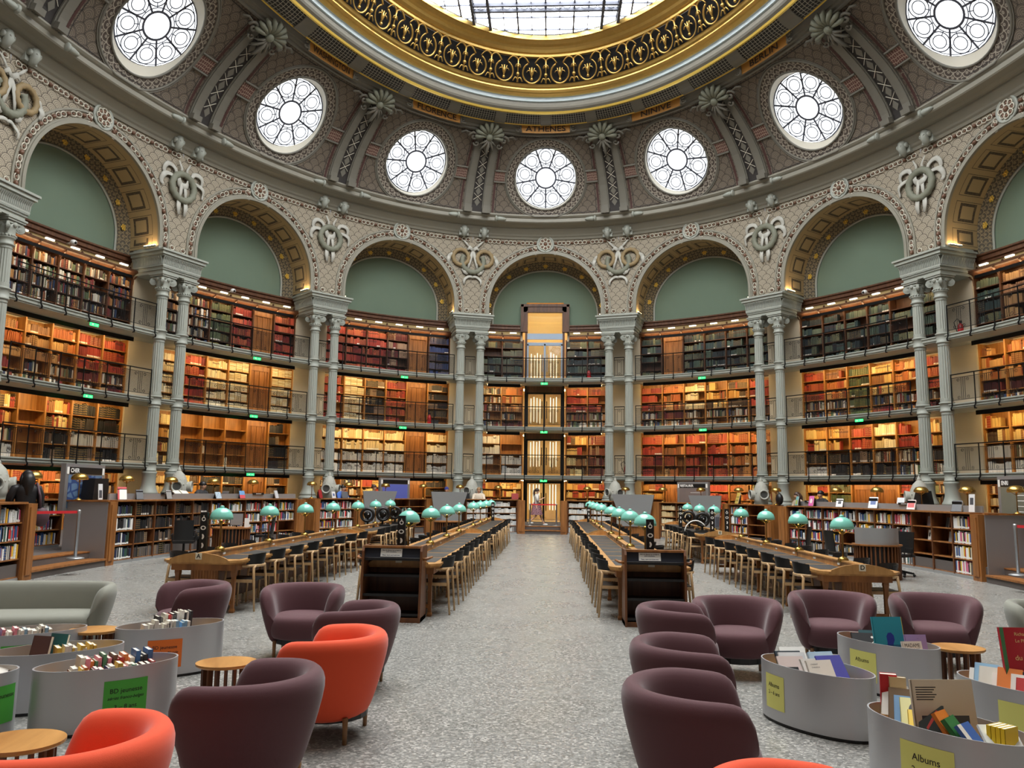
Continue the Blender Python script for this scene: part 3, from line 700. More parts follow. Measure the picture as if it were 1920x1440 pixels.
for i, (nm_, k) in enumerate((('WASHINGTON', -2), ('FLORENCE', -1), ('ATHENES', 0), ('NINIVE', 1), ('BERLIN', 2))):
    t = WE.t(k*BW); w = 2.5 if k else 2.3; b0 = grow(P0, -.37, .13)
    def bp(x, y, off=0.0):
        tt = t + x/ (hypot(b0[0]*cos(t), b0[1]*sin(t))); return Vector(((b0[0]-off)*sin(tt), (b0[1]-off)*cos(tt), b0[2]+y))
    mb = MB(); mb.grid(lambda u, v: bp((u-.5)*w, (v-.5)*.38, .03 + .04*v), 10, 2); mb.grid(lambda u, v: bp((u-.5)*w, -.19, .0+.03*v), 10, 1)
    o = mb.build('name_plaque', PLAQUE); tag(o, 'gilt plaque lettered %s on the crown ring' % nm_, 'plaque')
    mb = MB(); sz = .40; v_, f_ = text_mesh(nm_, sz, bold=.004); ww = max(p[0] for p in v_)*2; ks = min(1.25, (w*.82)/ww)
    add_text(mb, nm_, sz, lambda x, y: bp(x*ks, y*.88 - .01, .06 + .04*(y/.42+.5)), bold=.004); mb.build('lettering', INK, o)
    mb = MB(); mb.smooth = True
    for sx in (-1, 1):
        for j in range(2): mb = MB(); mb.smooth = True; mb.tube([bp(sx*(w/2 + .16 + (.13-.012*q)*cos(q*.75)), (.1 - .2*j) + (.09-.008*q)*sin(q*.75)*(1-2*j), .08) for q in range(10)], .035, 5); mb.build('scroll', PAINT_D, o)
        mb = MB(); mb.smooth = True; mb.tube([bp(sx*(w/2+.02), -.2, .07), bp(sx*(w/2+.05), .0, .09), bp(sx*(w/2+.03), .18, .09)], .04, 5); mb.build('end_fillet', PAINT_D, o)
# ------------------------------------------------------------------ gallery decks
for i, (zb, zt) in enumerate(DECKS):
    mb = MB(); WE.strip(mb, [(-.06, zb), (-.06, zb+.03), (-.1, zb+.05), (-.1, zt-.06), (-.14, zt-.04), (-.14, zt), (1.76, zt), (1.76, zb), (.5, zb-.05)], -4.5*BW, 4.5*BW, 108, closed=True)
    o = mb.build('trim_deck', PAINT); tag(o, 'grey %s gallery deck running along the columns' % ORD[i], 'gallery deck', kind='structure')
# ------------------------------------------------------------------ columns
flute = lambda i: (1.0, .93, .9, .93)[i % 4]
shafts = []
segs = [(PZ+1.95, Z1B-.05), (Z1+.1, Z2B-.08), (Z2+.1, Z3B-.08), (Z3+.1, 8.8)]
cm = {}
for j, (a, b) in enumerate(segs[1:]):
    mb = MB(); r0 = .205 - .008*j; mb.smooth = False
    mb.lathe([(r0*1.08, a), (r0*1.08, a+.12)], 24); mb.lathe([(r0, a+.12), (r0*.985, (a+b)/2), (r0*.95, b-.1)], 64, flute=flute, cap=False); mb.lathe([(r0*1.0, b-.1), (r0*1.0, b)], 24)
    cm['shaft%d' % j] = mb.mesh('shaft', PAINT)
for j, (zb, zt) in enumerate(DECKS):
    mb = MB(); mb.smooth = True; r = .235
    mb.lathe([(.2, zb-.09), (r, zb-.08), (r, zb-.04), (r-.02, zb-.03), (r-.01, zt+.02), (r+.02, zt+.03), (r+.02, zt+.07), (.2, zt+.1)], 28)
    cm['collar%d' % j] = mb.mesh('collar', PAINT)
mb = MB(); mb.smooth = True
mb.lathe([(.26, Z1B-.1), (.26, Z1B-.16), (.235, Z1B-.2), (.235, 1.9), (.25, 1.8), (.29, 1.68), (.34, 1.6), (.345, 1.56), (.31, 1.54), (.36, 1.5), (.385, 1.45), (.385, 1.4), (.36, 1.36), (.38, 1.34)], 32); mb.smooth = False
mb.box(-.39, .39, -.39, .39, PZ, 1.34); cm['base'] = mb.mesh('base', PAINT)
mb = MB(); mb.smooth = True
mb.lathe([(.19, 8.78), (.235, 8.8), (.235, 8.84), (.2, 8.86), (.2, 8.98), (.23, 9.0), (.25, 9.03), (.23, 9.06), (.22, 9.1), (.24, 9.3), (.3, 9.42)], 28)
for i in range(18):
    a = 2*pi*i/18; mb.sphere((.245*cos(a), .245*sin(a), 9.08), .035, 6, 4)
for a in (pi/4, 3*pi/4, 5*pi/4, 7*pi/4):
    T = Matrix.Rotation(a, 4, 'Z'); mb.T = T
    for r, w in ((.135, .07), (.085, .1), (.04, .13)):
        n = 16; c = (.33, 0, 9.33); vs_ = [(c[0] + r*cos(2*pi*i/n), y, c[2] + r*sin(2*pi*i/n)) for y in (-w/2, w/2) for i in range(n)]
        mb.smooth = False; mb.add(vs_, [tuple(range(n)), tuple(reversed(range(n, 2*n)))] + [(i, n+i, n+(i+1) % n, (i+1) % n) for i in range(n)])
    mb.T = None
mb.tube([(-.25, -.25, 9.45), (.25, -.25, 9.45), (.25, .25, 9.45), (-.25, .25, 9.45)], .06, 6, closed=True)
mb.box(-.33, .33, -.33, .33, 9.5, 9.56); mb.box(-.36, .36, -.36, .36, 9.56, 9.615)
for a in range(4):
    mb.T = Matrix.Rotation(a*pi/2, 4, 'Z'); mb.smooth = True; mb.sphere((0, -.27, 9.42), .09, 8, 5, (1, .5, 1)); mb.T = None
cm['capital'] = mb.mesh('capital', PAINT)
def child(par, name, me, M=None, label=None):
    o = bpy.data.objects.new(name, me); COL.objects.link(o); o.parent = par
    if M is not None: o.matrix_local = M
    if label: o['label'] = label
    return o
col0 = None
for k in PAIRS:
    for sd in (-1, 1):
        q = pair_s(k) + sd*DL; lab = 'fluted grey iron column, %s of the pair, %s' % ('left' if sd < 0 else 'right', pairname(k))
        if col0 is None:
            col0 = thing('iron_column', lab, 'column', mat=WE.F(q), group='paired iron columns', kind='thing')
            child(col0, 'base', cm['base']); child(col0, 'capital', cm['capital'])
            for j in range(3): child(col0, 'shaft', cm['shaft%d' % j]); child(col0, 'collar', cm['collar%d' % j])
            bpy.context.view_layer.update()
        else: dup(col0, mat=WE.F(q), label=lab)
# ------------------------------------------------------------------ railings
def railing(q0, q1, n, z, d, lab, grp, small=False):
    c = (q0+q1)/2; F = WE.F(c, d, z); Fi = F.inverted(); th = thing('gallery_railing', lab, 'railing', mat=F, group=grp)
    def L(q, dd, zz): return Fi @ Vector(WE.p(q, d + dd, z + zz))
    st = [q0 + (q1-q0)*i/n for i in range(n+1)]
    for zz, r, nm in ((.98, .022, 'top_rail'), (.86, .012, 'upper_rail'), (.1, .012, 'lower_rail')):
        mb = MB(); mb.tube([L(q, 0, zz) for q in st], r, 5); mb.build(nm, IRON, th)
    for q in st:
        mb = MB()
        if small: mb.tube([L(q, 0, 0), L(q, 0, .98)], .014, 5)
        else: mb.tube([L(q, 0, 1.0), L(q, 0, .1), L(q, -.01, -.1), L(q, -.06, -.17), L(q, -.05, -.24), L(q, .02, -.24)], [.02, .02, .024, .026, .03, .02], 6)
        mb.build('post', IRON, th)
    for i in range(n):
        a, b = st[i], st[i+1]; A, B = L(a, .015, 0), L(b, .015, 0); D = B - A; w = D.length; mb = MB()
        for x in ((.42, .5, .58) if not small else (.12, .3, .7, .88)):
            P = A + D*x; mb.tube([P + Vector((0, 0, .1)), P + Vector((0, 0, .86))], .009, 4)
        for x, zz in ((.3, .78), (.7, .78), (.3, .18), (.7, .18)) if not small else ((.5, .78), (.5, .18)):
            P = A + D*x; mb.tube([P + D.normalized()*(.045*cos(2*pi*j/10)) + Vector((0, 0, zz + .045*sin(2*pi*j/10))) for j in range(10)], .009, 4, closed=True)
        mb.build('bar_frame', IRON, th)
        if not small:
            mb = MB(); p = .05; H0, H1 = .12, .84; m = int((w + (H1-H0)) / p)
            for dr in (1, -1):
                for j in range(m+1):
                    x0 = j*p - (H1-H0); x1 = j*p; z0, z1 = H0, H1
                    if x0 < 0: z0 += -x0; x0 = 0
                    if x1 > w: z1 -= x1-w; x1 = w
                    if z1 - z0 < .02: continue
                    if dr < 0: x0, x1 = w-x0, w-x1
                    e = D/w; P, Q = A + e*x0 + Vector((0, 0, z0)), A + e*x1 + Vector((0, 0, z1)); o_ = e*.0058
                    mb.quad(P-o_, P+o_, Q+o_, Q-o_)
            mb.build('mesh_panel', IRON, th)
LV = ['ground', 'first', 'second', 'third']
for k in range(-3, 4):
    for i in range(3):
        z = DECKS[i][1]; railing(k*BW-2.86, k*BW+2.86, 6, z, -.17, 'black iron mesh railing of the %s gallery, %s' % (LV[i+1], bayname(k)), 'gallery railings')
for k in PAIRS:
    if abs(k) == 4: continue
    for i in range(3):
        z = DECKS[i][1]; railing(pair_s(k)-.25, pair_s(k)+.25, 1, z, .05, 'short black railing between two columns, %s gallery, %s' % (LV[i+1], pairname(k)), 'short railings between columns', True)
# ------------------------------------------------------------------ bookcases and their books
PAL = {'R': [(150, 46, 34), (168, 60, 44), (132, 38, 30), (176, 78, 56), (120, 34, 30)], 'r': [(96, 30, 32), (84, 28, 30), (120, 44, 44), (70, 26, 28), (150, 120, 96)],
 'O': [(186, 108, 54), (170, 92, 46), (196, 132, 76), (150, 70, 40), (204, 160, 104), (130, 84, 50)], 'C': [(222, 206, 166), (212, 190, 146), (228, 216, 186), (206, 182, 136)],
 'K': [(34, 32, 32), (44, 42, 44), (28, 28, 30), (60, 54, 50), (120, 100, 84)], 'G': [(62, 78, 50), (76, 92, 58), (54, 64, 44), (88, 98, 70)],
 'B': [(46, 62, 62), (38, 50, 54), (56, 74, 70), (72, 88, 74), (30, 40, 46), (90, 98, 78)], 'M': [(196, 190, 176), (60, 40, 40), (120, 44, 44), (44, 60, 92), (170, 120, 70), (40, 40, 42), (150, 140, 120), (96, 60, 40), (84, 100, 70), (214, 208, 196)],
 'Y': [(206, 170, 98), (216, 186, 120), (190, 140, 70), (150, 100, 56), (226, 206, 150), (160, 60, 44), (90, 70, 50)], 'W': [(208, 208, 204), (196, 198, 198), (216, 214, 208)], 'T': [(150, 110, 74), (132, 92, 62), (166, 126, 86)],
 'L': [(40, 52, 96), (52, 66, 110), (36, 42, 70)], 'N': [(226, 226, 224), (236, 234, 230), (40, 40, 42), (206, 60, 56), (60, 90, 140), (200, 196, 188), (28, 30, 34), (230, 180, 60), (120, 130, 136), (170, 60, 90), (240, 240, 238), (70, 110, 100)]}
PALL = {k: [lin(c) for c in v] for k, v in PAL.items()}
SPEC = {-4: ['MMMMMM', 'MMMMMM', 'OROROR', 'MMMMMM'], -3: ['RORORM', 'YYEYKK', 'OOTORR', 'MMMMMM'], -2: ['CYKKDK', 'YEEEDK', 'CRCXDX', 'MMGRDR'], -1: ['MMYODK', 'CCCCDC', 'RXKRDK', 'RRRrDL'],
 0: ['YY..YY', 'WW..Yr', 'MO..RR', 'BB..BB'], 1: ['YDRROM', 'RORROO', 'ROCYYR', 'BDBBBB'], 2: ['YGDDRM', 'YYRCRY', 'ROGYOR', 'BBBBBB'], 3: ['MORYMO', 'YYCYEY', 'OORROO', 'BTBBBB'], 4: ['MMMMMM', 'YYYYYY', 'OOOOOO', 'BBBBBB']}
BK = MB()   # all the bound volumes that are too many to count
def book_row(P, e, nv, w, z, hmax, pal, rnd, big=False, mbk=None, fill=1.0, lab=True, dep=.2, tmin=.022, tmax=.05):
    """books standing in a row: P front-left corner, e unit vector to the right, nv unit vector into the case"""
    x = .02; pc = PALL[pal]; c = rnd.choice(pc); run = 0; hb = hmax*rnd.uniform(.72, .92)
    style = rnd.random()
    while x < w*fill - .03:
        t = rnd.uniform(tmin, tmax)
        if run <= 0:
            c = rnd.choice(pc); run = rnd.choice((1, 2, 3, 5, 9, 14)) if pal not in 'MN' else rnd.choice((1, 1, 2, 3)); hb = hmax*rnd.uniform(.66, .95); style = rnd.random(); tt = t
        if pal in 'BCWX': t = tt
        run -= 1; h = min(hmax*.97, hb*rnd.uniform(.94, 1.05)); dd = rnd.uniform(0, .025); k = rnd.uniform(.82, 1.15)
        col = (min(1, c[0]*k), min(1, c[1]*k), min(1, c[2]*k), 1)
        A = P + e*x + nv*dd; B = A + e*(t-.0015); u = Vector((0, 0, h)); lean = Vector((0, 0, 0))
        if rnd.random() < .03 and run > 2: lean = e*(h*.12)
        st = style if pal not in 'N' else rnd.choice((.95, .95, .3, .6))
        mbk.col = col; vs_ = [A + Vector((0, 0, z)), B + Vector((0, 0, z)), B + nv*dep + Vector((0, 0, z)), A + nv*dep + Vector((0, 0, z))]; vs_ += [v + u + lean for v in vs_]
        mbk.add(vs_, [(0, 1, 5, 4), (4, 5, 6, 7), (1, 2, 6, 5), (3, 0, 4, 7)], [((st, 0), (st, 0), (st, 1), (st, 1)), ((.1, .5),)*4, ((.1, .5),)*4, ((.1, .5),)*4])
        x += t
def box_stack(P, e, nv, w, z, hmax, rnd, mbk):
    x = .02
    while x < w - .3:
        bw = rnd.uniform(.26, .34); zz = z
        while zz < z + hmax*.85:
            h = rnd.uniform(.05, .08); c = rnd.choice(PALL['C']); mbk.col = c; A = P + e*x; B = A + e*bw
            vs_ = [A + Vector((0, 0, zz)), B + Vector((0, 0, zz)), B + nv*.24 + Vector((0, 0, zz)), A + nv*.24 + Vector((0, 0, zz))]; vs_ += [v + Vector((0, 0, h-.012)) for v in vs_]
            mbk.add(vs_, [(0, 1, 5, 4), (4, 5, 6, 7), (1, 2, 6, 5), (3, 0, 4, 7)], [((.1, .5),)*4]*4); zz += h
        x += bw + .02
DF = 1.32
for k in range(-4, 5):
    for L in range(4):
        z0 = (PZ, Z1, Z2, Z3)[L]; z1 = (Z1B-.06, Z2B-.06, Z3B-.06, 9.62)[L]; nrow = (5, 4, 5, 5)[L]
        spec = SPEC[k][L]; rnd = random.Random(k*10+L+100); uw = 5.96/6; c = k*BW
        halves = [(0, 6)] if k else [(0, 2), (4, 6)]
        for hi, (u0, u1) in enumerate(halves):
            side = '' if k else (' left part' if hi == 0 else ' right part'); cen = c - 2.98 + uw*(u0+u1)/2
            F = WE.F(cen, DF, z0); Fi = F.inverted()
            lab = '%s bookcase on the %s, %s%s' % ('tall oak', 'ground floor' if L == 0 else LV[L] + ' gallery', bayname(k), side)
            th = thing('wall_bookcase', lab, 'bookcase', mat=F, group='oak bookcases round the wall', kind='thing')
            Lc = lambda q, d, z: Fi @ Vector(WE.p(q, d, z))
            W_ = OAKM if L == 3 else SHELFW
            mb = MB()
            for u in range(u0, u1):
                a, b = c - 2.98 + uw*u, c - 2.98 + uw*(u+1); mb.quad(Lc(a, DF+.36, z0), Lc(b, DF+.36, z0), Lc(b, DF+.36, z1), Lc(a, DF+.36, z1))
            mb.build('back_panel', W_, th)
            for u in range(u0, u1+1):
                q = c - 2.98 + uw*u; mb = MB(); T = Fi @ WE.F(q, DF, z0); mb.T = T; mb.box(-.028, .028, -.03, .36, 0, z1-z0); mb.build('upright', W_, th)
            for u in range(u0, u1):
                q0, q1 = c - 2.98 + uw*u + .03, c - 2.98 + uw*(u+1) - .03; pal = spec[u]
                A, B = Vector(WE.p(q0, DF+.04, 0)), Vector(WE.p(q1, DF+.04, 0)); e = (B-A); w = e.length; e.normalize(); nv = Vector((-e.y, e.x, 0))
                mid = (q0+q1)/2; T = Fi @ WE.F(mid, DF, z0)
                if pal == 'D':
                    mb = MB(); mb.T = T; mb.box(-.47, .47, .1, .16, 0, z1-z0-.1); mb.box(-.47, -.38, .06, .1, 0, z1-z0-.1); mb.box(.38, .47, .06, .1, 0, z1-z0-.1); mb.box(-.38, .38, .06, .1, z1-z0-.3, z1-z0-.1)
                    for x in (-.25, 0, .25): mb.box(x-.012, x+.012, .07, .1, 0, z1-z0-.3)
                    mb.build('service_door', OAK, th, None); continue
                hs = (z1-z0-.06)/nrow; mb = MB(); mb.T = T
                rows = range(nrow)
                for r in rows:
                    zz = r*hs + .04
                    mb2 = MB(); mb2.T = T; mb2.box(-w/2, w/2, .0, .35, zz-.028, zz); mb2.build('shelf', W_, th)
                    p = pal; fill = 1.0 if rnd.random() < .8 else rnd.uniform(.45, .95)
                    if L == 2 and r <= 1 and pal in 'ROYTC' and k not in (-2, -1): p = 'M' if rnd.random() < .7 else 'r'
                    if L == 1 and r <= 1 and k in (-3, 2, 3) and pal != 'E': p = rnd.choice('MKW')
                    if L == 1 and r <= 1 and k == -1: p = 'W'
                    if pal == 'E' or (pal == 'W' and r == 0 and rnd.random() < .3):
                        if rnd.random() < .12: fill = .15; p = 'C'
                        else: continue
                    if k == 0 and L == 1 and u == 1 and r >= 2: continue
                    if L == 3 and pal == 'B' and rnd.random() < .07: continue
                    if pal == 'X' and r >= 0: box_stack(A, e, nv, w, z0+zz, hs-.05, rnd, BK)
                    else: book_row(A, e, nv, w, z0+zz, hs-.05, p, rnd, mbk=BK, fill=fill)
                if pal == 'B' : pass
BK.col = None
# crown mouldings over the top bookcases
mb = MB(); mt = MB(); mm = MB()
for k in range(-4, 5):
    c = k*BW
    for a, b in ([(-3.05, 3.05)] if k else [(-3.05, -1.15), (1.15, 3.05)]):
        WE.strip(mb, [(DF+.36, 9.62), (DF-.05, 9.62), (DF-.12, 9.66), (DF-.3, 9.72), (DF-.34, 9.76), (DF-.34, 9.8), (DF+.1, 9.8)], c+a, c+b, 14, closed=True)
        WE.strip(mt, [(1.6, 9.8), (1.55, 10.1)], c+a, c+b, 14)
        WE.strip(mm, [(1.62, 10.1), (1.5, 10.1), (1.5, 10.16), (1.44, 10.2), (1.44, 10.32), (1.38, 10.36), (1.38, 10.42), (1.75, 10.42)], c+a, c+b, 14)
        if a < -3 or True:
            n = 6
            for i in range(n+1):
                q = c - 2.98 + 5.96/n*i
                if a+c-.02 <= q <= b+c+.02:
                    mb.T = WE.F(q, DF, 0); mb.tube([(0, -.02, 9.3), (0, -.06, 9.5), (0, -.2, 9.62), (0, -.3, 9.7)], .03, 5); mb.tube([(0, .18, 9.8), (0, .16, 9.95)], .03, 5); mb.sphere((0, .16, 9.98), .05, 6, 4); mb.T = None
o = mb.build('trim_bookcase_crown', OAKM); tag(o, 'dark oak crown moulding with brackets over the top bookcases', 'moulding', kind='structure')
tag(mt.build('trim_tan_band', mat('tan_band', (176, 152, 104), .7)), 'tan band between bookcase crown and oak moulding', 'band', kind='structure')
tag(mm.build('trim_oak_moulding', OAKM), 'oak moulding under the green lunettes', 'moulding', kind='structure')
# warm strip lights
LEDT = emis('warm_led_top', (255, 222, 170), SHELF_LED*.45)
for k in range(-3, 4):
    for L in range(4):
        zt = (Z1B-.08, Z2B-.09, Z3B-.09, 9.58)[L]; c = k*BW; d = DF - .6 if L < 3 else DF - .26
        for a, b in ([(-2.72, 2.72)] if k else [(-2.72, -1.15), (1.15, 2.72)]):
            mb = MB(); WE.cbox(mb, c+a, c+b, d, d+.035, zt-.03, zt, 8); mb.mi = 1
            WE.cbox(mb, c+a, c+b, d-.02, d-.006, zt-.1, zt+(.12 if L < 3 else .01), 8)
            o = mb.build('strip_light', [LEDM if L < 3 else LEDT, IRON]); tag(o, 'warm strip light over the %s bookcase, %s%s' % (('ground floor', 'first gallery', 'second gallery', 'third gallery')[L], bayname(k), '' if k else (' left half' if a < 0 else ' right half')), 'light', 'warm strip lights')
plm = MB(); plm.mi = 0; plm.box(-.17, .17, -.03, .03, -.02, .02); plm.mi = 1; plm.box(-.17, .17, -.04, .04, .02, .04); plm.tube([(0, .03, .03), (0, .12, -.05)], .01, 5)
plme = plm.mesh('picture_light', [emis('lit_tube', (255, 236, 205), 4.0), WHITE]); n_ = 0
for k in range(-3, 4):
    for i in range(6):
        if k == 0 and i in (2, 3): continue
        q = k*BW - 2.98 + 5.96/6*(i+.5); o = bpy.data.objects.new('picture_light', plme); COL.objects.link(o); o.matrix_world = WE.F(q, DF-.1, 9.95)
        tag(o, 'white tube light, %s along the oak crown, %s' % (ORD[i], bayname(k)), 'light', 'tube lights above the oak crown')
# lamps at the feet of the arches
ul = MB(); ul.mi = 1; ul.box(-.03, .05, -.3, .3, 0, .05); ul.mi = 0; ul.box(-.02, .04, -.28, .28, .05, .06); ulme = ul.mesh('uplight', [UPL, PAINT])
for k in range(-3, 4):
    for sg in (-1, 1):
        q = k*BW + sg*(RA-.08); o = bpy.data.objects.new('uplight', ulme); COL.objects.link(o); o.matrix_world = WE.F(q, .3, 10.6) @ Matrix.Rotation(0 if sg < 0 else pi, 4, 'Z')
        tag(o, 'warm uplight at the %s arch foot, %s' % ('left' if sg < 0 else 'right', bayname(k)), 'light', 'arch uplights')
# ------------------------------------------------------------------ exit signs, cameras, extinguishers
ex = MB(); ex.mi = 0; ex.box(-.17, .17, -.02, .02, -.1, 0); ex.mi = 1; ex.box(-.19, .19, -.03, .03, 0, .03); ex.mi = 2
ex.box(.03, .13, -.023, -.019, -.06, -.045); ex.box(-.1, -.05, -.023, -.019, -.085, -.02); ex.box(-.12, -.03, -.023, -.019, -.06, -.045)
exme = ex.mesh('exit_sign', [EXITG, BLACKP, WHITE])
for k, L in ((-3, 2), (-3, 1), (-3, 0), (-2, 2), (-2, 1), (-2, 0), (-1, 2), (-1, 1), (0, 2), (0, 1), (0, 0), (1, 2), (1, 1), (2, 1)):
    zb = DECKS[L][0]; o = bpy.data.objects.new('exit_sign', exme); COL.objects.link(o); o.matrix_world = WE.F(k*BW + (.4 if k else 0), -.02, zb-.035)
    tag(o, 'lit green exit sign under the %s gallery deck, %s' % (LV[L+1], bayname(k)), 'exit sign', 'exit signs')
sec = mat('camera_white', (226, 226, 224), .4)
for q, k in ((-2.97*BW+.1, -3), (-2.02*BW, -2), (2.01*BW, 2)):
    o = thing('security_camera', 'white security camera above the oak crown, %s' % bayname(k), 'camera', mat=WE.F(q, DF-.2, 10.1))
    mb = MB(); mb.smooth = True; mb.tube([(0, .3, -.02), (0, .05, 0)], .03, 8); mb.build('arm', sec, o); mb = MB(); mb.smooth = True; mb.sphere((0, 0, 0), .12, 14, 8, (1, .9, .8)); mb.build('housing', sec, o)
    mb = MB(); mb.sphere((0, -.09, -.02), .05, 8, 6); mb.build('lens', BLACKP, o)
REDX = mat('extinguisher_red', (176, 30, 36), .3, coat=.4)
for q, L, d, lab in ((-.99*BW+1.95, 1, 1.05, 'second gallery left of the glass doors'), (.28*BW, 2, 1.1, 'third gallery right of the glass doors'), (.53*BW, 0, .45, 'first gallery between two columns right of the glass doors'), (2.56*BW, 2, .9, 'third gallery behind columns far to the right')):
    o = thing('fire_extinguisher', 'red fire extinguisher on the %s' % lab, 'fire extinguisher', mat=WE.F(q, d, DECKS[L][1]))
    mb = MB(); mb.smooth = True; mb.lathe([(.09, .02), (.1, .05), (.1, .42), (.07, .5), (.03, .54)], 16); mb.build('cylinder', REDX, o)
    mb = MB(); mb.box(-.02, .06, -.02, .02, .54, .62); mb.tube([(.05, 0, .6), (-.1, 0, .64)], .012, 5); mb.build('valve', BLACKP, o)
    mb = MB(); mb.smooth = True; mb.tube([(.03, 0, .58), (-.12, 0, .72), (-.26, 0, .62), (-.2, 0, .4), (-.13, 0, .2)], .014, 6); mb.build('hose', BLACKP, o)
# ------------------------------------------------------------------ plaster ornaments on the arcade wall
mb = MB(); mb.smooth = True
mb.T = Matrix.Rotation(pi/2, 4, 'X'); mb.lathe([(.43, 0), (.45, .05), (.41, .08), (.37, .04), (.2, .05), (.0, .06)], 32, cap=False); mb.T = None
mr = MB(); mr.smooth = True
for i in range(8):
    a = 2*pi*i/8; mr.tube([(.22*cos(a) + .1*cos(2*pi*j/10), -.07, .22*sin(a) + .1*sin(2*pi*j/10)) for j in range(10)], .022, 5, closed=True)
mc = MB(); mc.smooth = True; mc.sphere((0, -.07, 0), .09, 12, 6); 
for i in range(8):
    a = 2*pi*i/8; mc.sphere((.22*cos(a), -.055, .22*sin(a)), .06, 8, 4, (1, .5, 1))
md0 = None
for k in KB:
    F = WE.F(k*BW, -.04, ZT-.36); lab = 'round rosette medallion above the arch of the %s' % bayname(k)
    if md0 is None:
        md0 = thing('rosette_medallion', lab, 'medallion', mat=F, group='rosette medallions'); mb.build('rim', PAINT, md0); mr.build('petal', CREAM, md0); mc.build('boss', BEADB, md0)
    else: dup(md0, mat=F, label=lab)
def ribbon(lst, pts, w, th=.03):
    mb = MB(); mb.smooth = True; lst.append(mb); mb.tube([(x, -.08 - .03*sin(i*1.3), z) for i, (x, z) in enumerate(pts)], [1.5*w*(.45 + .55*sin(pi*min(1, (i+.7)/(len(pts)-.2)))) for i in range(len(pts))], 8, fy=.4)
def arc(cx, cz, r, a0, a1, n=9): return [(cx + r*cos(radians(a0 + (a1-a0)*i/n)), cz + r*sin(radians(a0 + (a1-a0)*i/n))) for i in range(n+1)]
def bumpy(mb, cx, cz, r, rr, a0=0, a1=360, n=30):
    pts_ = [(cx + r*cos(radians(a0+(a1-a0)*i/n)), -.09, cz + r*sin(radians(a0+(a1-a0)*i/n))) for i in range(n + (0 if a1-a0 == 360 else 1))]
    mb.tube(pts_, [rr*(1 + .13*(-1)**i) for i in range(len(pts_))], 8, closed=(a1-a0 == 360))
ta = [MB(), MB(), []]; tb = [MB(), MB(), []]
for m_ in ta[:2] + tb[:2]: m_.smooth = True
bumpy(ta[0], 0, -.05, .45, .105, 150, 390, 26)                          # green wreath
for sx in (-1, 1): bumpy(ta[1], sx*.5, .1, .32, .085, 0, 360, 24)       # two ochre rings
for sx in (-1, 1):
    ribbon(ta[2], [(0, .42), (sx*.06, .2), (sx*.14, -.1), (sx*.2, -.4)], .05); ribbon(ta[2], [(0, .42), (sx*.14, .54), (sx*.24, .44)], .06)
    ribbon(ta[2], arc(sx*.72, -.05, .3, 110 if sx < 0 else 70, 210 if sx < 0 else -30), .06); ribbon(ta[2], [(sx*.42, -.36), (sx*.32, -.52), (sx*.22, -.6)], .06)
    ribbon(ta[2], arc(sx*.1, -.95, .26, 60 if sx < 0 else 120, 200 if sx < 0 else -20, 8), .04); ribbon(ta[2], [(sx*.1, .5), (sx*.3, .72), (sx*.42, .84)], .03)
bumpy(tb[0], 0, -.1, .42, .11, 0, 360, 28)
for sx in (-1, 1):
    ribbon(tb[2], [(sx*.06, .05), (sx*.09, -.25), (sx*.12, -.5)], .045); ribbon(tb[2], arc(sx*.52, .28, .22, 200 if sx > 0 else -20, -60 if sx > 0 else 240, 10), .055)
    ribbon(tb[2], arc(sx*.55, -.08, .26, 150 if sx > 0 else 30, -40 if sx > 0 else 220, 10), .06); ribbon(tb[2], [(sx*.12, -.5), (sx*.14, -.75), (sx*.11, -1.0)], .06); ribbon(tb[2], [(sx*.14, .26), (sx*.1, .5), (sx*.22, .72)], .03)
ribbon(tb[2], arc(0, .12, .18, 160, 380, 10), .07); bumpy(tb[1], 0, -.1, .42, .06, 200, 340, 14)
pro = {}
for k in PAIRS:
    ty = 'a' if abs(k) in (1, 4) else 'b'; F = WE.F(pair_s(k), -.02, 13.3) @ Matrix.Diagonal((1.22, 1, 1.22, 1)); lab = 'plaster wreath with white ribbons painted over the %s' % pairname(k)
    if ty not in pro:
        th = pro[ty] = thing('plaster_wreath', lab, 'wreath', mat=F, group='plaster wreaths'); T = ta if ty == 'a' else tb
        T[0].build('green_wreath', WREATH_G, th); T[1].build('ochre_ring', WREATH_O, th); [r_.build('ribbon', RIBBON, th) for r_ in T[2]]
    else: dup(pro[ty], mat=F, label=lab)
mb = MB(); mb.box(-.24, .24, -.12, .06, -.16, .2); mb.smooth = True; mb.tube([(0, -.1, .2), (0, -.22, .16), (0, -.26, .02), (0, -.18, -.14), (0, -.08, -.24)], [.16, .17, .16, .12, .07], 10, flat=None)
ms = MB(); ms.smooth = True
for sx in (-1, 1):
    ms.T = Matrix.Translation((sx*.17, -.2, .1)) @ Matrix.Rotation(pi/2, 4, 'Y'); ms.lathe([(.09, -.05), (.1, -.03), (.1, .03), (.09, .05)], 14); ms.T = None
    ms.sphere((sx*.07, -.38, .06), .035, 6, 4); 
c0 = None
for k in PAIRS:
    for sd in (-1, 1):
        F = WE.F(pair_s(k) + sd*.52, -.1, ZT+.02); lab = 'scrolled console under the cornice, %s one over the %s' % ('left' if sd < 0 else 'right', pairname(k))
        if c0 is None: c0 = thing('scroll_console', lab, 'console', mat=F, group='scrolled consoles'); mb.build('block', PAINT, c0); ms.build('scroll', PAINT, c0)
        else: dup(c0, mat=F, label=lab)
mb = MB(); mb.smooth = True; mb.T = Matrix.Rotation(pi/2, 4, 'Y'); mb.lathe([(.02, -.42), (.07, -.36), (.1, -.2), (.11, -.05), (.09, .02)], 12); mb.lathe([(.08, .02), (.14, .05), (.15, .1), (.1, .13), (.04, .15)], 14); mb.T = None
c1 = None
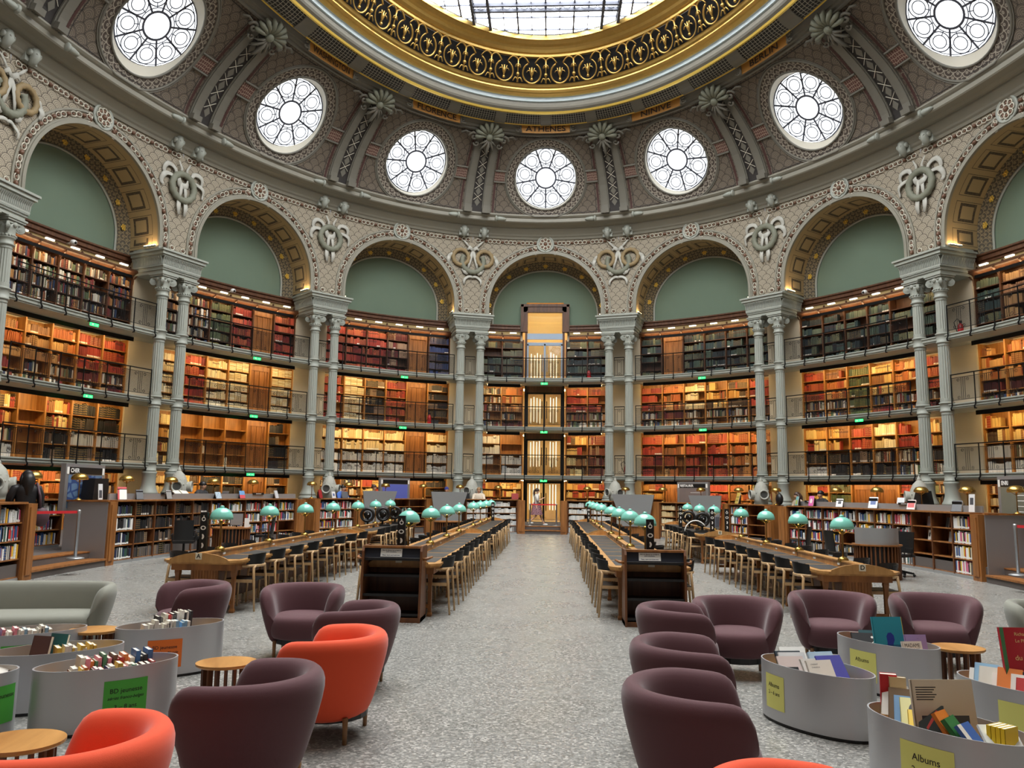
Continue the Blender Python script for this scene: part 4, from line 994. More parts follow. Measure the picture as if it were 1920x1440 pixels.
for k in PAIRS:
    for sd in (-1, 1):
        F = WE.F(pair_s(k) + sd*1.12, -.98, ZT+.6) @ Matrix.Rotation(0 if sd < 0 else pi, 4, 'Z'); lab = 'carved pine cone bolt on the cornice, %s of the %s' % ('left' if sd < 0 else 'right', pairname(k))
        o = bpy.data.objects.new('cone_ornament', mb.mesh('cone_ornament', PAINT) if c1 is None else c1.data); COL.objects.link(o); o.matrix_world = F; c1 = c1 or o; tag(o, lab, 'ornament', 'carved cones on the cornice')
# carved cartouches at the heads of the ribs
ms = MB(); ms.smooth = True; ml = MB(); ml.smooth = True; mk = []
for j in range(9):      # scallop shell
    a = radians(-10 + 25*j); ms.tube([(.12*cos(a), .1 + .1*sin(a), .2), (.4*cos(a), .15 + .36*sin(a), .3), (.62*cos(a), .15 + .55*sin(a), .26), (.7*cos(a), .15 + .62*sin(a), .12)], [.05, .085, .1, .05], 8)
ms.sphere((0, .08, .26), .17, 12, 8, (1, 1, .8))
for a, l, w in ((-90, .95, .13), (-62, .7, .1), (-118, .7, .1), (-38, .55, .08), (-142, .55, .08)):    # hanging leaf
    ca, sa = cos(radians(a)), sin(radians(a)); ml.tube([(0, .05, .22), (l*.35*ca, l*.35*sa, .26), (l*.7*ca, l*.7*sa, .22), (l*ca, l*sa, .1)], [w*.6, w, w*.8, .02], 8, fy=.6)
for sx in (-1, 1):
    for pts_, r_ in (([(sx*(.74 + (.24-.02*i)*cos(i*.7)), .0 + (.24-.02*i)*sin(i*.7), .16) for i in range(12)], .055), ([(sx*(.56 + (.15-.014*i)*cos(-i*.7)), -.3 + (.15-.014*i)*sin(-i*.7), .16) for i in range(10)], .045), ([(sx*.9, .15, .14), (sx*1.15, .22, .14), (sx*1.35, .12, .1)], .045)):
        m_ = MB(); m_.smooth = True; m_.tube(pts_, r_, 6); mk.append(m_)
c2 = None
for k in range(-4, 4):
    F, kx = dframe((k+.5)*BW, DH-.25, .1); lab = 'carved shell cartouche above the dome ribs, %s' % pairname(k if k < 0 else k+1)
    if c2 is None: c2 = thing('carved_cartouche', lab, 'cartouche', mat=F, group='carved cartouches'); ms.build('shell', WREATH_G, c2); ml.build('leaf', PAINT_D, c2); [m_.build('scroll', PAINT_D, c2) for m_ in mk]
    else: dup(c2, mat=F, label=lab)
# ------------------------------------------------------------------ glass doors and the lit corridor behind
YW = WE.b + 1.76
HALLW = mat('corridor_wall', (216, 186, 136), .7); TUBE = emis('corridor_tube', (255, 236, 200), 3.0)
mb = MB(); mb.box(-4, 4, YW+2.8, YW+2.9, PZ, 12.2); mb.box(-4.1, -4, YW+.2, YW+2.9, PZ, 12.2); mb.box(4, 4.1, YW+.2, YW+2.9, PZ, 12.2); mb.box(-4.1, 4.1, YW, YW+2.9, 12.2, 12.3)
tag(mb.build('wall_corridor', HALLW), 'beige corridor walls behind the glass doors', 'wall', kind='structure')
mb = MB()
for z in (PZ-.02, Z1, Z2, Z3): mb.box(-4, 4, YW-.45, YW+2.8, z-.2 if z > 1 else 0, z)
tag(mb.build('floor_corridor', HALLW), 'corridor floors behind the glass doors', 'floor', kind='structure')
tn_ = 0
for L, z in enumerate((PZ, Z1, Z2, Z3)):
    for x in (-.72, -.55, -.4, -.25, .3, .45, .6):
        mb = MB(); mb.tube([(0, 0, .55), (0, 0, 1.9)], .022, 8); o = mb.build('tube_lamp', TUBE, None, (x*1.05, YW+1.6 + .25*((tn_*7) % 5), z)); tn_ += 1
        tag(o, 'slender lit tube hanging in the %s corridor behind the glass door, %s from the left' % (LV[L], ORD[(-.72, -.55, -.4, -.25, .3, .45, .6).index(x)]), 'lamp', 'corridor tube lamps')
    for x in (-.55, .55):
        mb = MB(); mb.box(-.5, .5, 0, .05, 0, 2.0); 
        for zz in (.3, .9): mb.box(-.08, .08, -.02, 0, zz, zz+.2)
        o = mb.build('corridor_panel', HALLW, None, (x*1.7, YW+2.7, z)); tag(o, 'beige door panel at the back of the %s corridor, %s one' % (LV[L], 'left' if x < 0 else 'right'), 'door panel')
for L, z in enumerate((Z1-.2, Z2-.2, Z3-.2, 12.2)):
    mb = MB(); mb.box(-1.6, 1.6, YW+.9, YW+1.5, z-.04, z-.005); o = mb.build('added_fill_panel', emis('added_fill_glow_%s' % LV[L], (255, 222, 170), 14.0 if L < 3 else 30.0)); tag(o, 'added warm glowing panel of the %s corridor behind the glass doors' % LV[L], 'lamp', 'added corridor fill panels')  # glowing panels added under each ceiling to brighten the corridor
STEELB = mat('pale_blue_steel', (150, 166, 184), .4, metal=.3)
for L, (z, top, fm) in enumerate(((PZ, 2.33, IRON), (Z1, 4.5, IRON), (Z2, 6.9, IRON), (Z3, 9.45, STEELB))):
    th = thing('door_%d' % (L+1), 'glass double door in a %s frame on the %s' % ('pale blue steel' if L == 3 else 'black steel', 'ground floor' if L == 0 else LV[L] + ' gallery'), 'door', (0, YW-.22, z), kind='structure')
    h = top - z; mb = MB()
    for x in (-.92, .84): mb.box(x, x+.08, -.05, .05, 0, h)
    mb.box(-.92, .92, -.05, .05, h-.08, h); mb.box(-.05, .05, -.05, .05, 0, h); mb.build('frame', fm, th)
    for sx in (-1, 1):
        mb = MB(); mb.box(.05 if sx > 0 else -.84, .84 if sx > 0 else -.05, -.008, .008, 0, h-.08); mb.build('leaf', GLASS, th)
        mb = MB(); mb.tube([(sx*.12, -.06, .55), (sx*.12, -.06, 1.45)], .022, 8); mb.build('handle', fm, th)
    if L < 3:
        mb = MB(); mb.box(-1.0, 1.0, .05, .3, h, (Z1B, Z2B, Z3B)[L] - z); mb.build('head_panel', OAKM, th)
    mb = MB()
    for sx in (-1, 1): mb.box(min(sx*.92, sx*1.03), max(sx*.92, sx*1.03), -.1, .3, 0, (Z1B, Z2B, Z3B, 11.1)[L]-z)
    mb.build('jamb', OAKM if L == 3 else IRON, th)
th = thing('window_21', 'tall oak framed transom window above the third gallery door', 'window', (0, YW-.22, 9.45), kind='structure')
mb = MB(); mb.box(-.92, .92, -.06, .06, .25, .55); mb.box(-.92, .92, -.06, .06, 0, .08); mb.build('steel_beam', STEELB, th)
mb = MB(); mb.box(-.92, .92, -.008, .008, .55, 1.68); mb.build('pane', GLASS, th)
mb = MB()
for sx in (-1, 1): mb.box(min(sx*.9, sx*1.22), max(sx*.9, sx*1.22), -.16, .1, .62, 2.04); mb.box(min(sx*1.12, sx*1.26), max(sx*1.12, sx*1.26), -.2, .0, .62, 2.08)
mb.box(-1.26, 1.26, -.16, .1, 1.68, 2.0); mb.box(-1.28, 1.28, -.2, .1, 1.96, 2.1); mb.box(-.96, .96, -.19, -.16, 1.66, 1.74); mb.build('oak_frame', OAKM, th)
# ------------------------------------------------------------------ low bookcases round the reading floor
TOPZ = 1.47
INDIV = []      # books built one by one on the low shelves
LOWN = 'N'
def unit_frame(q0, q1, off=.05): 
    A, B = Vector(LE.p(q0, off, 0)), Vector(LE.p(q1, off, 0)); e = B - A; w = e.length; e.normalize(); return A, e, Vector((-e.y, e.x, 0)), w
BIM = None
def unit_book():
    mb = MB(); mb.box(0, 1, 0, 1, 0, .003); mb.box(0, .06, 0, 1, 0, 1); mb.box(.94, 1, 0, 1, 0, 1); mb.box(0, 1, 0, .03, 0, 1); mb.mi = 1; mb.box(.06, .94, .03, .97, 0, .97); mb.mi = 2; mb.box(.05, .95, -.006, 0, .05, .2)
    return mb.mesh('book', [COVER, PAGES, WHITE])
BOOKU = unit_book()
CNAMES = [('white', (232, 230, 226)), ('black', (32, 32, 36)), ('red', (190, 52, 50)), ('blue', (62, 92, 150)), ('grey', (128, 130, 132)), ('yellow', (226, 184, 62)), ('pink', (206, 110, 140)), ('dark green', (52, 84, 70)), ('cream', (226, 214, 184)), ('orange', (222, 122, 54)), ('navy', (36, 44, 84)), ('pale blue', (150, 190, 214))]
def shelf_book(P, ang, t, d, h, cn, lab, grp, lean=0):
    o = bpy.data.objects.new('book', BOOKU); COL.objects.link(o); c = dict(CNAMES)[cn]; o.color = lin(c)
    o.matrix_world = Matrix.Translation(P) @ Matrix.Rotation(ang, 4, 'Z') @ Matrix.Rotation(lean, 4, 'Y') @ Matrix.Diagonal((t, d, h, 1)); tag(o, lab, 'book', grp); return o
def low_case(s0, s1, n, lab, rows=4, off=0.0, top=TOPZ, worktop=.78, indiv={}, pal='N', z0=0.0, skip={}, seed=1, wt_label=None, name='low bookcase'):
    mid = (s0+s1)/2; F = LE.F(mid, off, z0); Fi = F.inverted(); rnd = random.Random(seed); H = top - z0
    th = thing('low_bookcase', lab, 'bookcase', mat=F, kind='thing', group='low oak bookcases')
    st = [s0 + (s1-s0)*i/n for i in range(n+1)]
    TF = lambda q: Fi @ LE.F(q, off, z0)
    for q in st:
        mb = MB(); mb.T = TF(q); mb.box(-.022, .022, .02, .42, .06, H-.04); mb.build('upright', OAKD, th)
    mb = MB(); LL = lambda q, d, z: Fi @ Vector(LE.p(q, off+d, z0+z))
    for i in range(n): mb.quad(LL(st[i], .4, 0), LL(st[i+1], .4, 0), LL(st[i+1], .4, H-.04), LL(st[i], .4, H-.04))
    mb.build('back_panel', OAKD, th)
    mb = MB(); mb.T = Fi; LE.cbox(mb, s0, s1, off+.03, off+.4, z0, z0+.07, n*2); mb.build('plinth', GREYP, th)
    hs = (H - .04 - .09)/rows
    for i in range(n):
        T = TF((st[i]+st[i+1])/2); A, e, nv, w = unit_frame(st[i]+.03, st[i+1]-.03, off+.05); hw = w/2
        for r in range(rows):
            zz = .09 + r*hs; mb = MB(); mb.T = T; mb.box(-hw-.01, hw+.01, .03, .4, zz-.025, zz); mb.build('shelf', OAK, th)
            zw = z0 + zz; up = rows - 1 - r
            if (i, r) in skip or (i, -1) in skip: continue
            if i in indiv:
                x = .01; j = 0; fillw = w*rnd.choice((.97, .97, .9, .8)); dark = indiv[i][1]
                while x < fillw - .03:
                    t = rnd.uniform(.038, .06); h = hs*rnd.uniform(.62, .86); cn = rnd.choice(('black', 'black', 'black', 'grey', 'white', 'navy', 'dark green') if dark else ('white', 'white', 'red', 'grey', 'cream', 'black', 'pink', 'blue', 'white', 'yellow'))
                    shelf_book(A + e*x + Vector((0, 0, zw)), atan2(e.y, e.x), t-.002, .2, h, cn, '%s book, %s on the %s shelf, %s' % (cn, ORD[min(j, 29)], ('top', 'second', 'third', 'bottom')[up], indiv[i][0]), 'books in the ' + indiv[i][0]); x += t; j += 1
                continue
            p = pal if isinstance(pal, str) else pal[i % len(pal)]
            if rnd.random() < .06: continue
            book_row(A, e, nv, w, zw, hs-.04, p, rnd, mbk=BK, fill=rnd.choice((1, 1, 1, .9, .75)), tmin=.014, tmax=.034)
    mb = MB(); LE.cbox(mb, s0-.02, s1+.02, off-.03, off+worktop, top-.035, top, n*3)
    o = mb.build('counter_top', OAK); tag(o, wt_label or ('oak counter top over the ' + name), 'counter top', kind='thing'); return th
PALD = ['N', 'N', 'K', 'N', 'N', 'N', 'N', 'N', 'N', 'K']
low_case(-21.28, -12.42, 10, 'long curved low bookcase on the left side', indiv={0: ('left end bay of the left low bookcase', True)}, pal=['K', 'K', 'K', 'K', 'K', 'N', 'N', 'N', 'N', 'N'], seed=3, name='left low bookcase')
sk = {(8, 0): 1, (8, 1): 1, (7, 0): 1, (7, 1): 1, (8, 2): 1, (8, 3): 1, (7, 2): 1, (7, 3): 1}
low_case(12.22, 21.09, 10, 'long curved low bookcase on the right side', indiv={9: ('right end bay of the right low bookcase', False)}, skip=sk, seed=4, name='right low bookcase')
low_case(-11.1, -9.15, 2, 'two bay bookcase beyond the left low bookcase', seed=5, name='two bay bookcase on the left')
low_case(9.05, 11.0, 2, 'two bay bookcase beyond the right low bookcase', seed=6, skip={(1, 0): 1, (1, 1): 1, (1, 2): 1, (1, 3): 1}, name='two bay bookcase on the right')
low_case(-7.05, -5.42, 2, 'two bay bookcase between grey screens on the left', seed=7, rows=5, skip={(1, 0): 1, (1, 1): 1, (1, 2): 1, (1, 3): 1, (1, 4): 1}, name='bookcase between the left screens')
low_case(5.42, 7.05, 2, 'two bay bookcase between grey screens on the right', seed=8, rows=5, pal='C', name='bookcase between the right screens')
low_case(-3.4, -1.1, 2, 'two bay low bookcase left of the glass doors', rows=5, pal='W', seed=9, name='bookcase left of the doors')
low_case(1.1, 3.1, 2, 'two bay low bookcase right of the glass doors', rows=5, pal='W', seed=10, name='bookcase right of the doors')
low_case(-27.2, -24.75, 3, 'low bookcase at the left edge of the view', rows=4, seed=11, name='bookcase at the left edge')
low_case(-24.3, -20.6, 4, 'bookcase standing on the walkway behind the left steps', rows=3, off=1.75, z0=PZ, seed=12, worktop=.44, name='bookcase behind the left steps')
low_case(20.9, 24.3, 4, 'bookcase standing on the walkway behind the right steps', rows=3, off=1.75, z0=PZ, seed=13, worktop=.44, name='bookcase behind the right steps')
def post(q0, q1, lab, off=0.0):
    mb = MB(); LE.cbox(mb, q0, q1, off-.04, off+.42, 0, TOPZ-.03, 2); LE.cbox(mb, q0+(q1-q0)*.2, q1-(q1-q0)*.2, off-.06, off-.04, .1, TOPZ-.1, 1); o = mb.build('oak_post', OAK); tag(o, lab, 'end post', 'oak end posts')
for q0, q1, lab in ((-21.62, -21.3, 'oak end post at the near end of the left low bookcase'), (21.11, 21.45, 'oak end post at the near end of the right low bookcase'), (-12.4, -11.95, 'oak end post at the far end of the left low bookcase'), (11.75, 12.2, 'oak end post at the far end of the right low bookcase'),
    (-11.45, -11.12, 'oak post left of the two bay bookcase on the left'), (11.02, 11.35, 'oak post right of the two bay bookcase on the right'), (-1.08, -.76, 'oak post left of the glass doors'), (.8, 1.08, 'oak post right of the glass doors'), (-24.73, -24.42, 'oak end post left of the left steps')): post(q0, q1, lab)
# gap fillers with the grey end panels flanking the side steps
for sg in (-1, 1):
    q = 21.63*sg if sg > 0 else -21.63; F = LE.F(q, 0, 0); mb = MB(); mb.T = F; x = .02*sg
    mb.box(min(0, x), max(0, x), 0, 1.0, .02, TOPZ-.04); mb.T = None
    o = mb.build('end_panel', GREYB); tag(o, 'smooth grey metal end panel beside the %s steps' % ('left' if sg < 0 else 'right'), 'panel')
    mb = MB(); mb.T = F; mb.box(min(-.03*sg, .06*sg), max(-.03*sg, .06*sg), -.02, 1.04, TOPZ-.035, TOPZ+.002); o = mb.build('panel_cap', OAK); tag(o, 'oak cap on the grey end panel beside the %s steps' % ('left' if sg < 0 else 'right'), 'cap')
# grey upstands on the long counters
for s0, s1, lab in ((-21.0, -12.0, 'long grey metal upstand on the left counter'), (12.2, 20.9, 'long grey metal upstand on the right counter')):
    mb = MB(); LE.cbox(mb, s0, s1, .36, .4, TOPZ, TOPZ+.15, 24); o = mb.build('upstand', GREYP); tag(o, lab, 'upstand')
for s0, s1, side in ((-9.1, -7.1, 'left'), (-5.38, -3.45, 'left inner'), (7.1, 9.0, 'right'), (3.15, 5.38, 'right inner')):
    F = LE.F((s0+s1)/2, 0, 0); th = thing('workstation_screen', 'tall grey angled screen rising above the counter, %s one' % {'left': 'far left', 'left inner': 'left of the doors', 'right': 'far right', 'right inner': 'right of the doors'}[side], 'screen', mat=F); w = (s1-s0)/2
    mb = MB(); a, b = (w*.55, w*.92); mb.add([(-a, -.12, .45), (a, -.12, .45), (b, -.3, 1.76), (-b, -.3, 1.76), (-a, -.08, .45), (a, -.08, .45), (b, -.26, 1.76), (-b, -.26, 1.76)], [(0, 1, 2, 3), (7, 6, 5, 4), (0, 4, 5, 1), (3, 2, 6, 7), (1, 5, 6, 2), (0, 3, 7, 4)]); mb.build('panel', GREYP, th)
    sg = 1 if 'left' in side else -1
    mb = MB(); mb.add([(sg*a, -.12, .45), (sg*a, .3, .45), (sg*b*1.05, .3, 1.76), (sg*b, -.3, 1.76)], [(0, 1, 2, 3)]); mb.build('side_wing', GREYB, th)
    mb = MB(); mb.box(-w, w, -.06, .4, 0, .5); mb.add([(-sg*w, -.06, .5), (-sg*w, .4, .5), (-sg*w, .4, TOPZ), (-sg*w, -.06, TOPZ), (-sg*a, -.06, .5), (-sg*w*.75, -.06, TOPZ)], [(0, 1, 2, 3), (0, 3, 5, 4)]); mb.build('oak_base', OAK, th)
    mb = MB(); mb.box(-w, w, .02, .75, TOPZ-.04, TOPZ); mb.build('worktop', OAK, th)
    mb = MB(); mb.box(-sg*w*.55-.13, -sg*w*.55+.13, -.36, -.2, .62, .98); mb.build('computer_case', mat('case_grey_' + side.replace(' ', '_'), (92, 98, 108), .5), th)
# ------------------------------------------------------------------ brass counter lamps
def brass_lamp(F, lab, first=[None]):
    if first[0] is None:
        th = first[0] = thing('brass_lamp', lab, 'lamp', mat=F, group='brass counter lamps')
        mb = MB(); mb.smooth = True; mb.lathe([(.08, 0), (.08, .015), (.035, .03), (.018, .06)], 16); mb.build('base', BRASS, th)
        mb = MB(); mb.smooth = True; mb.lathe([(.012, .05), (.012, .40), (.02, .42), (.02, .46)], 10); mb.build('stem', BRONZE, th)
        mb = MB(); mb.smooth = True; mb.lathe([(.0, .61), (.06, .605), (.12, .585), (.165, .54), (.182, .495), (.18, .47), (.168, .455)], 24, cap=False); mb.build('shade', BRASS, th)
        for i in range(3):
            a = 2*pi*i/3 + .5; mb = MB(); mb.tube([(.015*cos(a), .015*sin(a), .4), (.15*cos(a), .15*sin(a), .485)], .006, 5); mb.build('brace', BRASS, th)
        mb = MB(); mb.sphere((0, 0, .47), .022, 8, 6); mb.build('bulb', BULB, th); bpy.context.view_layer.update(); return th
    return dup(first[0], mat=F, label=lab)
BULB = emis('lamp_bulb', (255, 205, 130), 18)
LS = [1.81, 3.45, 5.16, 7.02, 8.95, 10.88, 13.98, 15.97, 18.0, 19.96, 21.86, 23.58]
for sg in (-1, 1):
    for i, s in enumerate(LS): brass_lamp(LE.F(sg*s, .58, TOPZ if s < 22 else 1.47), 'brass mushroom lamp on the counter, %s from the glass doors on the %s' % (ORD[i], 'left' if sg < 0 else 'right'))
# ------------------------------------------------------------------ long desks
PLQ = mat('ivory_plaque', (222, 212, 186), .5)
def desk(x0, y0, y1, letter_near, lab, pads=10):
    th = thing('reading_desk', lab, 'desk', (x0, y0, 0), kind='thing', group='long reading desks'); Lg = y1-y0; w = .575; c = .12
    poly = [(-w+c, 0), (w-c, 0), (w, c*1.3), (w, Lg-c*1.3), (w-c, Lg), (-w+c, Lg), (-w, Lg-c*1.3), (-w, c*1.3)]
    mb = MB(); mb.prism(poly, .725, .757); mb.prism([(x*.97, y*.99+.04) for x, y in poly], .70, .725); mb.build('tabletop', TABLEW, th)
    mb = MB(); mb.box(-w+.1, w-.1, .18, Lg-.18, .60, .70); mb.build('apron', OAK, th)
    pw = (Lg-.5)/pads
    for sx in (-1, 1):
        for i in range(pads):
            a = .25 + pw*i; mb = MB(); mb.box(min(sx*.06, sx*.475), max(sx*.06, sx*.475), a+.055, a+pw-.055, .757, .7605); mb.build('leather_pad', LEATHER, th)
    mb = MB(); mb.box(-.035, .035, .1, Lg-.1, .757, .84); mb.box(-.05, .05, .1, Lg-.1, .84, .86); mb.build('spine_rail', TABLEW, th)
    for i in range(int(Lg/1.1)):
        for sx in (-1, 1):
            mb = MB(); mb.box(sx*.037-.003, sx*.037+.003, .75+1.1*i, .86+1.1*i, .785, .815); mb.build('number_plate', WHITE, th)
    for yy, dr in ((.0, 1), (Lg-.03, -1)):
        mb = MB(); pts_ = [(-.42, .757), (.42, .757), (.42, .772)] + [(.42*cos(pi*i/12), .772 + .09*max(0, sin(pi*i/12))**1.7) for i in range(13)] + [(-.42, .772)]
        n = len(pts_); mb.add([(x, yy, z) for x, z in pts_] + [(x, yy+.03, z) for x, z in pts_], [tuple(range(n)), tuple(reversed(range(n, 2*n)))] + [(i, (i+1) % n, n+(i+1) % n, n+i) for i in range(n)])
        g = mb.build('gable_board', TABLEW, th)
        if dr > 0:
            mb = MB(); mb.box(-.045, .045, yy-.008, yy, .77, .86); mb.build('plaque', PLQ, g)
            if letter_near: mb = MB(); add_text(mb, letter_near, .085, lambda x, y: (x, yy-.0095, .815+y), bold=.002); mb.build('letter', INK, g)
    for yy in ([.28 + (Lg-.56)*i/4 for i in range(5)]):
        for sx in (-1, 1):
            mb = MB(); mb.lathe([(.045, 0), (.05, .03), (.035, .06), (.038, .5), (.05, .56), (.05, .7)], 4); mb.T = None
            o = mb.build('leg', OAK, th, (sx*(w-.16), yy, 0), pi/4)
    for yy in (.24, Lg-.24):
        mb = MB(); mb.box(-.2, .2, yy-.015, yy+.015, .16, .66)
        for i in range(9): mb.box(-.19+.042*i, -.165+.042*i, yy-.022, yy+.022, .18, .64)
        mb.build('end_panel', OAK, th); mb = MB(); mb.box(-.4, .4, yy-.02, yy+.02, .12, .17); mb.build('stretcher', OAK, th)
    mb = MB(); mb.box(-.02, .02, .3, Lg-.3, .1, .2); mb.box(-.015, .015, .3, Lg-.3, .2, .6); mb.build('modesty_panel', OAKD, th)
    return th
LAMP0 = None
def desk_lamp(x, y, lab):
    global LAMP0
    if LAMP0 is None:
        th = LAMP0 = thing('desk_lamp', lab, 'lamp', (x, y, .86), group='turquoise desk lamps')
        mb = MB(); mb.smooth = True; mb.lathe([(.075, -.03), (.078, 0), (.07, .025), (.045, .045), (.018, .055)], 20); mb.build('base', BRASS, th)
        mb = MB(); mb.smooth = True; mb.lathe([(.014, .05), (.014, .37), (.024, .38), (.024, .43), (.012, .44)], 12); mb.build('stem', BRONZE, th)
        mb = MB(); mb.smooth = True; mb.lathe([(.166, .452), (.172, .455), (.168, .5), (.148, .555), (.11, .595), (.06, .622), (.0, .63)], 32, cap=False); sh = mb.build('shade', OPAL, th)
        mb = MB(); mb.smooth = True; mb.lathe([(.03, .625), (.034, .64), (.026, .655), (.0, .66)], 14, cap=False); mb.build('finial', OPAL, sh)
        mb = MB(); mb.sphere((0, 0, .47), .026, 10, 6); mb.build('bulb', BULB, th)
        for i in range(4):
            a = pi/4 + pi*i/2; mb = MB(); mb.tube([(.02*cos(a), .02*sin(a), .38), (.155*cos(a), .155*sin(a), .455)], .0055, 5); mb.build('brace', BRASS, th)
        return th
    return dup(LAMP0, (x, y, .86), None, lab)
CH0 = None
def chair(x, y, rz, lab):
    global CH0
    if CH0 is not None: return dup(CH0, (x, y, 0), rz, lab)
    th = CH0 = thing('desk_chair', lab, 'chair', (x, y, 0), rz, group='black backed ash chairs')   # faces +y
    for sx in (-1, 1):
        mb = MB(); mb.smooth = True; mb.tube([(sx*.245, .23, 0), (sx*.235, .22, .44), (sx*.235, .2, .64)], [.014, .019, .017], 8); mb.build('leg', CHAIRW, th)
        mb = MB(); mb.smooth = True; mb.tube([(sx*.225, -.25, 0), (sx*.215, -.215, .44), (sx*.2, -.2, .62), (sx*.15, -.215, .66)], [.014, .02, .021, .015], 8); mb.build('leg', CHAIRW, th)
        mb = MB(); mb.box(sx*.235-.012, sx*.235+.012, -.2, .2, .41, .455); mb.build('side_rail', CHAIRW, th)
    mb = MB(); mb.smooth = True; mb.tube([(-.24, .22, .645), (-.25, .05, .65), (-.235, -.12, .65), (-.15, -.215, .65), (0, -.25, .65), (.15, -.215, .65), (.235, -.12, .65), (.25, .05, .65), (.24, .22, .645)], [.015, .018, .02, .022, .022, .022, .02, .018, .015], 8); mb.build('arm_rail', CHAIRW, th)
    mb = MB(); mb.box(-.225, .225, -.2, .22, .43, .462); mb.build('seat', BLACKP, th)
    mb = MB(); mb.smooth = True
    for off in (0, .016): mb.grid(lambda u, v: (lambda a: (.255*sin(a), -.255*cos(a) + .02 - off*cos(a) - .03*v, .66 + (.155 + .02*cos(a*1.6))*v))(-1.12 + 2.24*u), 14, 3)
    mb.smooth = False; mb.grid(lambda u, v: (lambda a: (.255*sin(a), -.255*cos(a) - .01 - .016*v*cos(a), .815 + .02*cos(a*1.6)))(-1.12 + 2.24*u), 14, 1)
    mb.build('backrest', BLACKP, th); return th
DESKS = [(-1.79, -6.42, 2.45, 'B', 'long oak desk left of the aisle behind the left book return', 'inner left near', 2.25), (-1.8, 3.05, 11.9, 'C', 'far oak desk left of the aisle', 'inner left far', 2.25), (1.77, -6.38, 2.45, 'C', 'long oak desk right of the aisle behind the right book return', 'inner right near', 2.25), (1.77, 3.05, 11.9, None, 'far oak desk right of the aisle', 'inner right far', 2.25),
         (-4.65, -6.5, 1.5, 'A', 'long oak desk with letter A at its end', 'desk A', 2.1), (-4.6, 2.0, 9.2, 'H', 'far outer oak desk on the left', 'outer left far', 2.1), (4.65, -6.42, 1.55, 'D', 'long oak desk with letter D at its end', 'desk D', 2.1), (4.75, 3.4, 10.6, 'E', 'far outer oak desk on the right', 'outer right far', 2.1)]
DN = {'inner left near': 'aisle desk on the left', 'inner left far': 'far aisle desk on the left', 'inner right near': 'aisle desk on the right', 'inner right far': 'far aisle desk on the right', 'desk A': 'desk A', 'outer left far': 'far outer left desk', 'desk D': 'desk D', 'outer right far': 'far outer right desk'}
for x0, y0, y1, let, lab, key, pit in DESKS:
    desk(x0, y0, y1, let if let in 'AD' or let in ('C', 'E', 'H') and 'far' in key else None, lab, 8 if 'desk' in key or 'outer' in key else 9) if let else desk(x0, y0, y1, None, lab, 9)
    n = 4 if 'outer' not in key else 3
    for i in range(n):
        y = y0 + .72 + pit*i + (.9 if key == 'inner left far' or key == 'inner right far' else 0) * 1.0
        desk_lamp(x0, y, 'turquoise desk lamp, %s from the near end, %s' % (ORD[i], DN[key]))
    m = 8; inner = -1 if x0 < 0 else 1
    for side in (1, -1):   # 1: towards the aisle
        if 'outer' in key and side < 0: continue
        for i in range(m if 'outer' not in key else 6):
            sx = -inner*side; y = y0 + .68 + (y1-y0-1.3)/(m-1)*i
            chair(x0 + sx*(.575 - .13 + RND.uniform(-.015, .03)), y, (pi/2 if sx > 0 else -pi/2) + RND.uniform(-.06, .06), 'black backed ash chair, %s on the %s side, %s' % (ORD[i], 'aisle' if side > 0 else 'outer', DN[key]))
# ------------------------------------------------------------------ black pictogram posts on the desks
for x, y, lab in ((-4.86, -5.9, 'black pictogram post at the end of desk A'), (-1.83, -6.05, 'black pictogram post on the desk behind the left book return'), (1.8, -6.0, 'black pictogram post on the desk behind the right book return'), (-1.72, 11.2, 'black pictogram post at the far end of the far desk left of the aisle'), (1.72, 11.2, 'black pictogram post at the far end of the far desk right of the aisle'), (4.62, 3.75, 'black pictogram post at the near end of the far outer right desk'), (5.08, 4.1, 'black pictogram post beside the outer side of the far right desk'), (4.5, 8.2, 'black pictogram post in the middle of the far outer right desk')):
    th = thing('pictogram_post', lab, 'post', (x, y, .757)); mb = MB(); mb.box(-.055, .055, -.03, .03, 0, .66); mb.build('body', BLACKP, th)
    for j in range(4):
        mb = MB(); z = .56 - .13*j
        if j < 2: mb.T = Matrix.Translation((0, -.0315, z)); mb.T = mb.T @ Matrix.Rotation(pi/2, 4, 'X'); mb.grid(lambda u, v: ((.018 + .014*v)*cos(2*pi*u)*(1.3 if j else 1), (.018+.014*v)*sin(2*pi*u), 0), 14, 1); mb.T = None
        else: mb.grid(lambda u, v: ((.012 + .03*v)*cos(-1.2+2.4*u) - .02, -.0315, z + (.03+.014*v)*sin(-1.2 + 2.4*u)), 8, 1)
        if j == 0: mb.box(-.006, .006, -.032, -.031, z+.03, z+.055)
        mb.build('pictogram', WHITE, th)
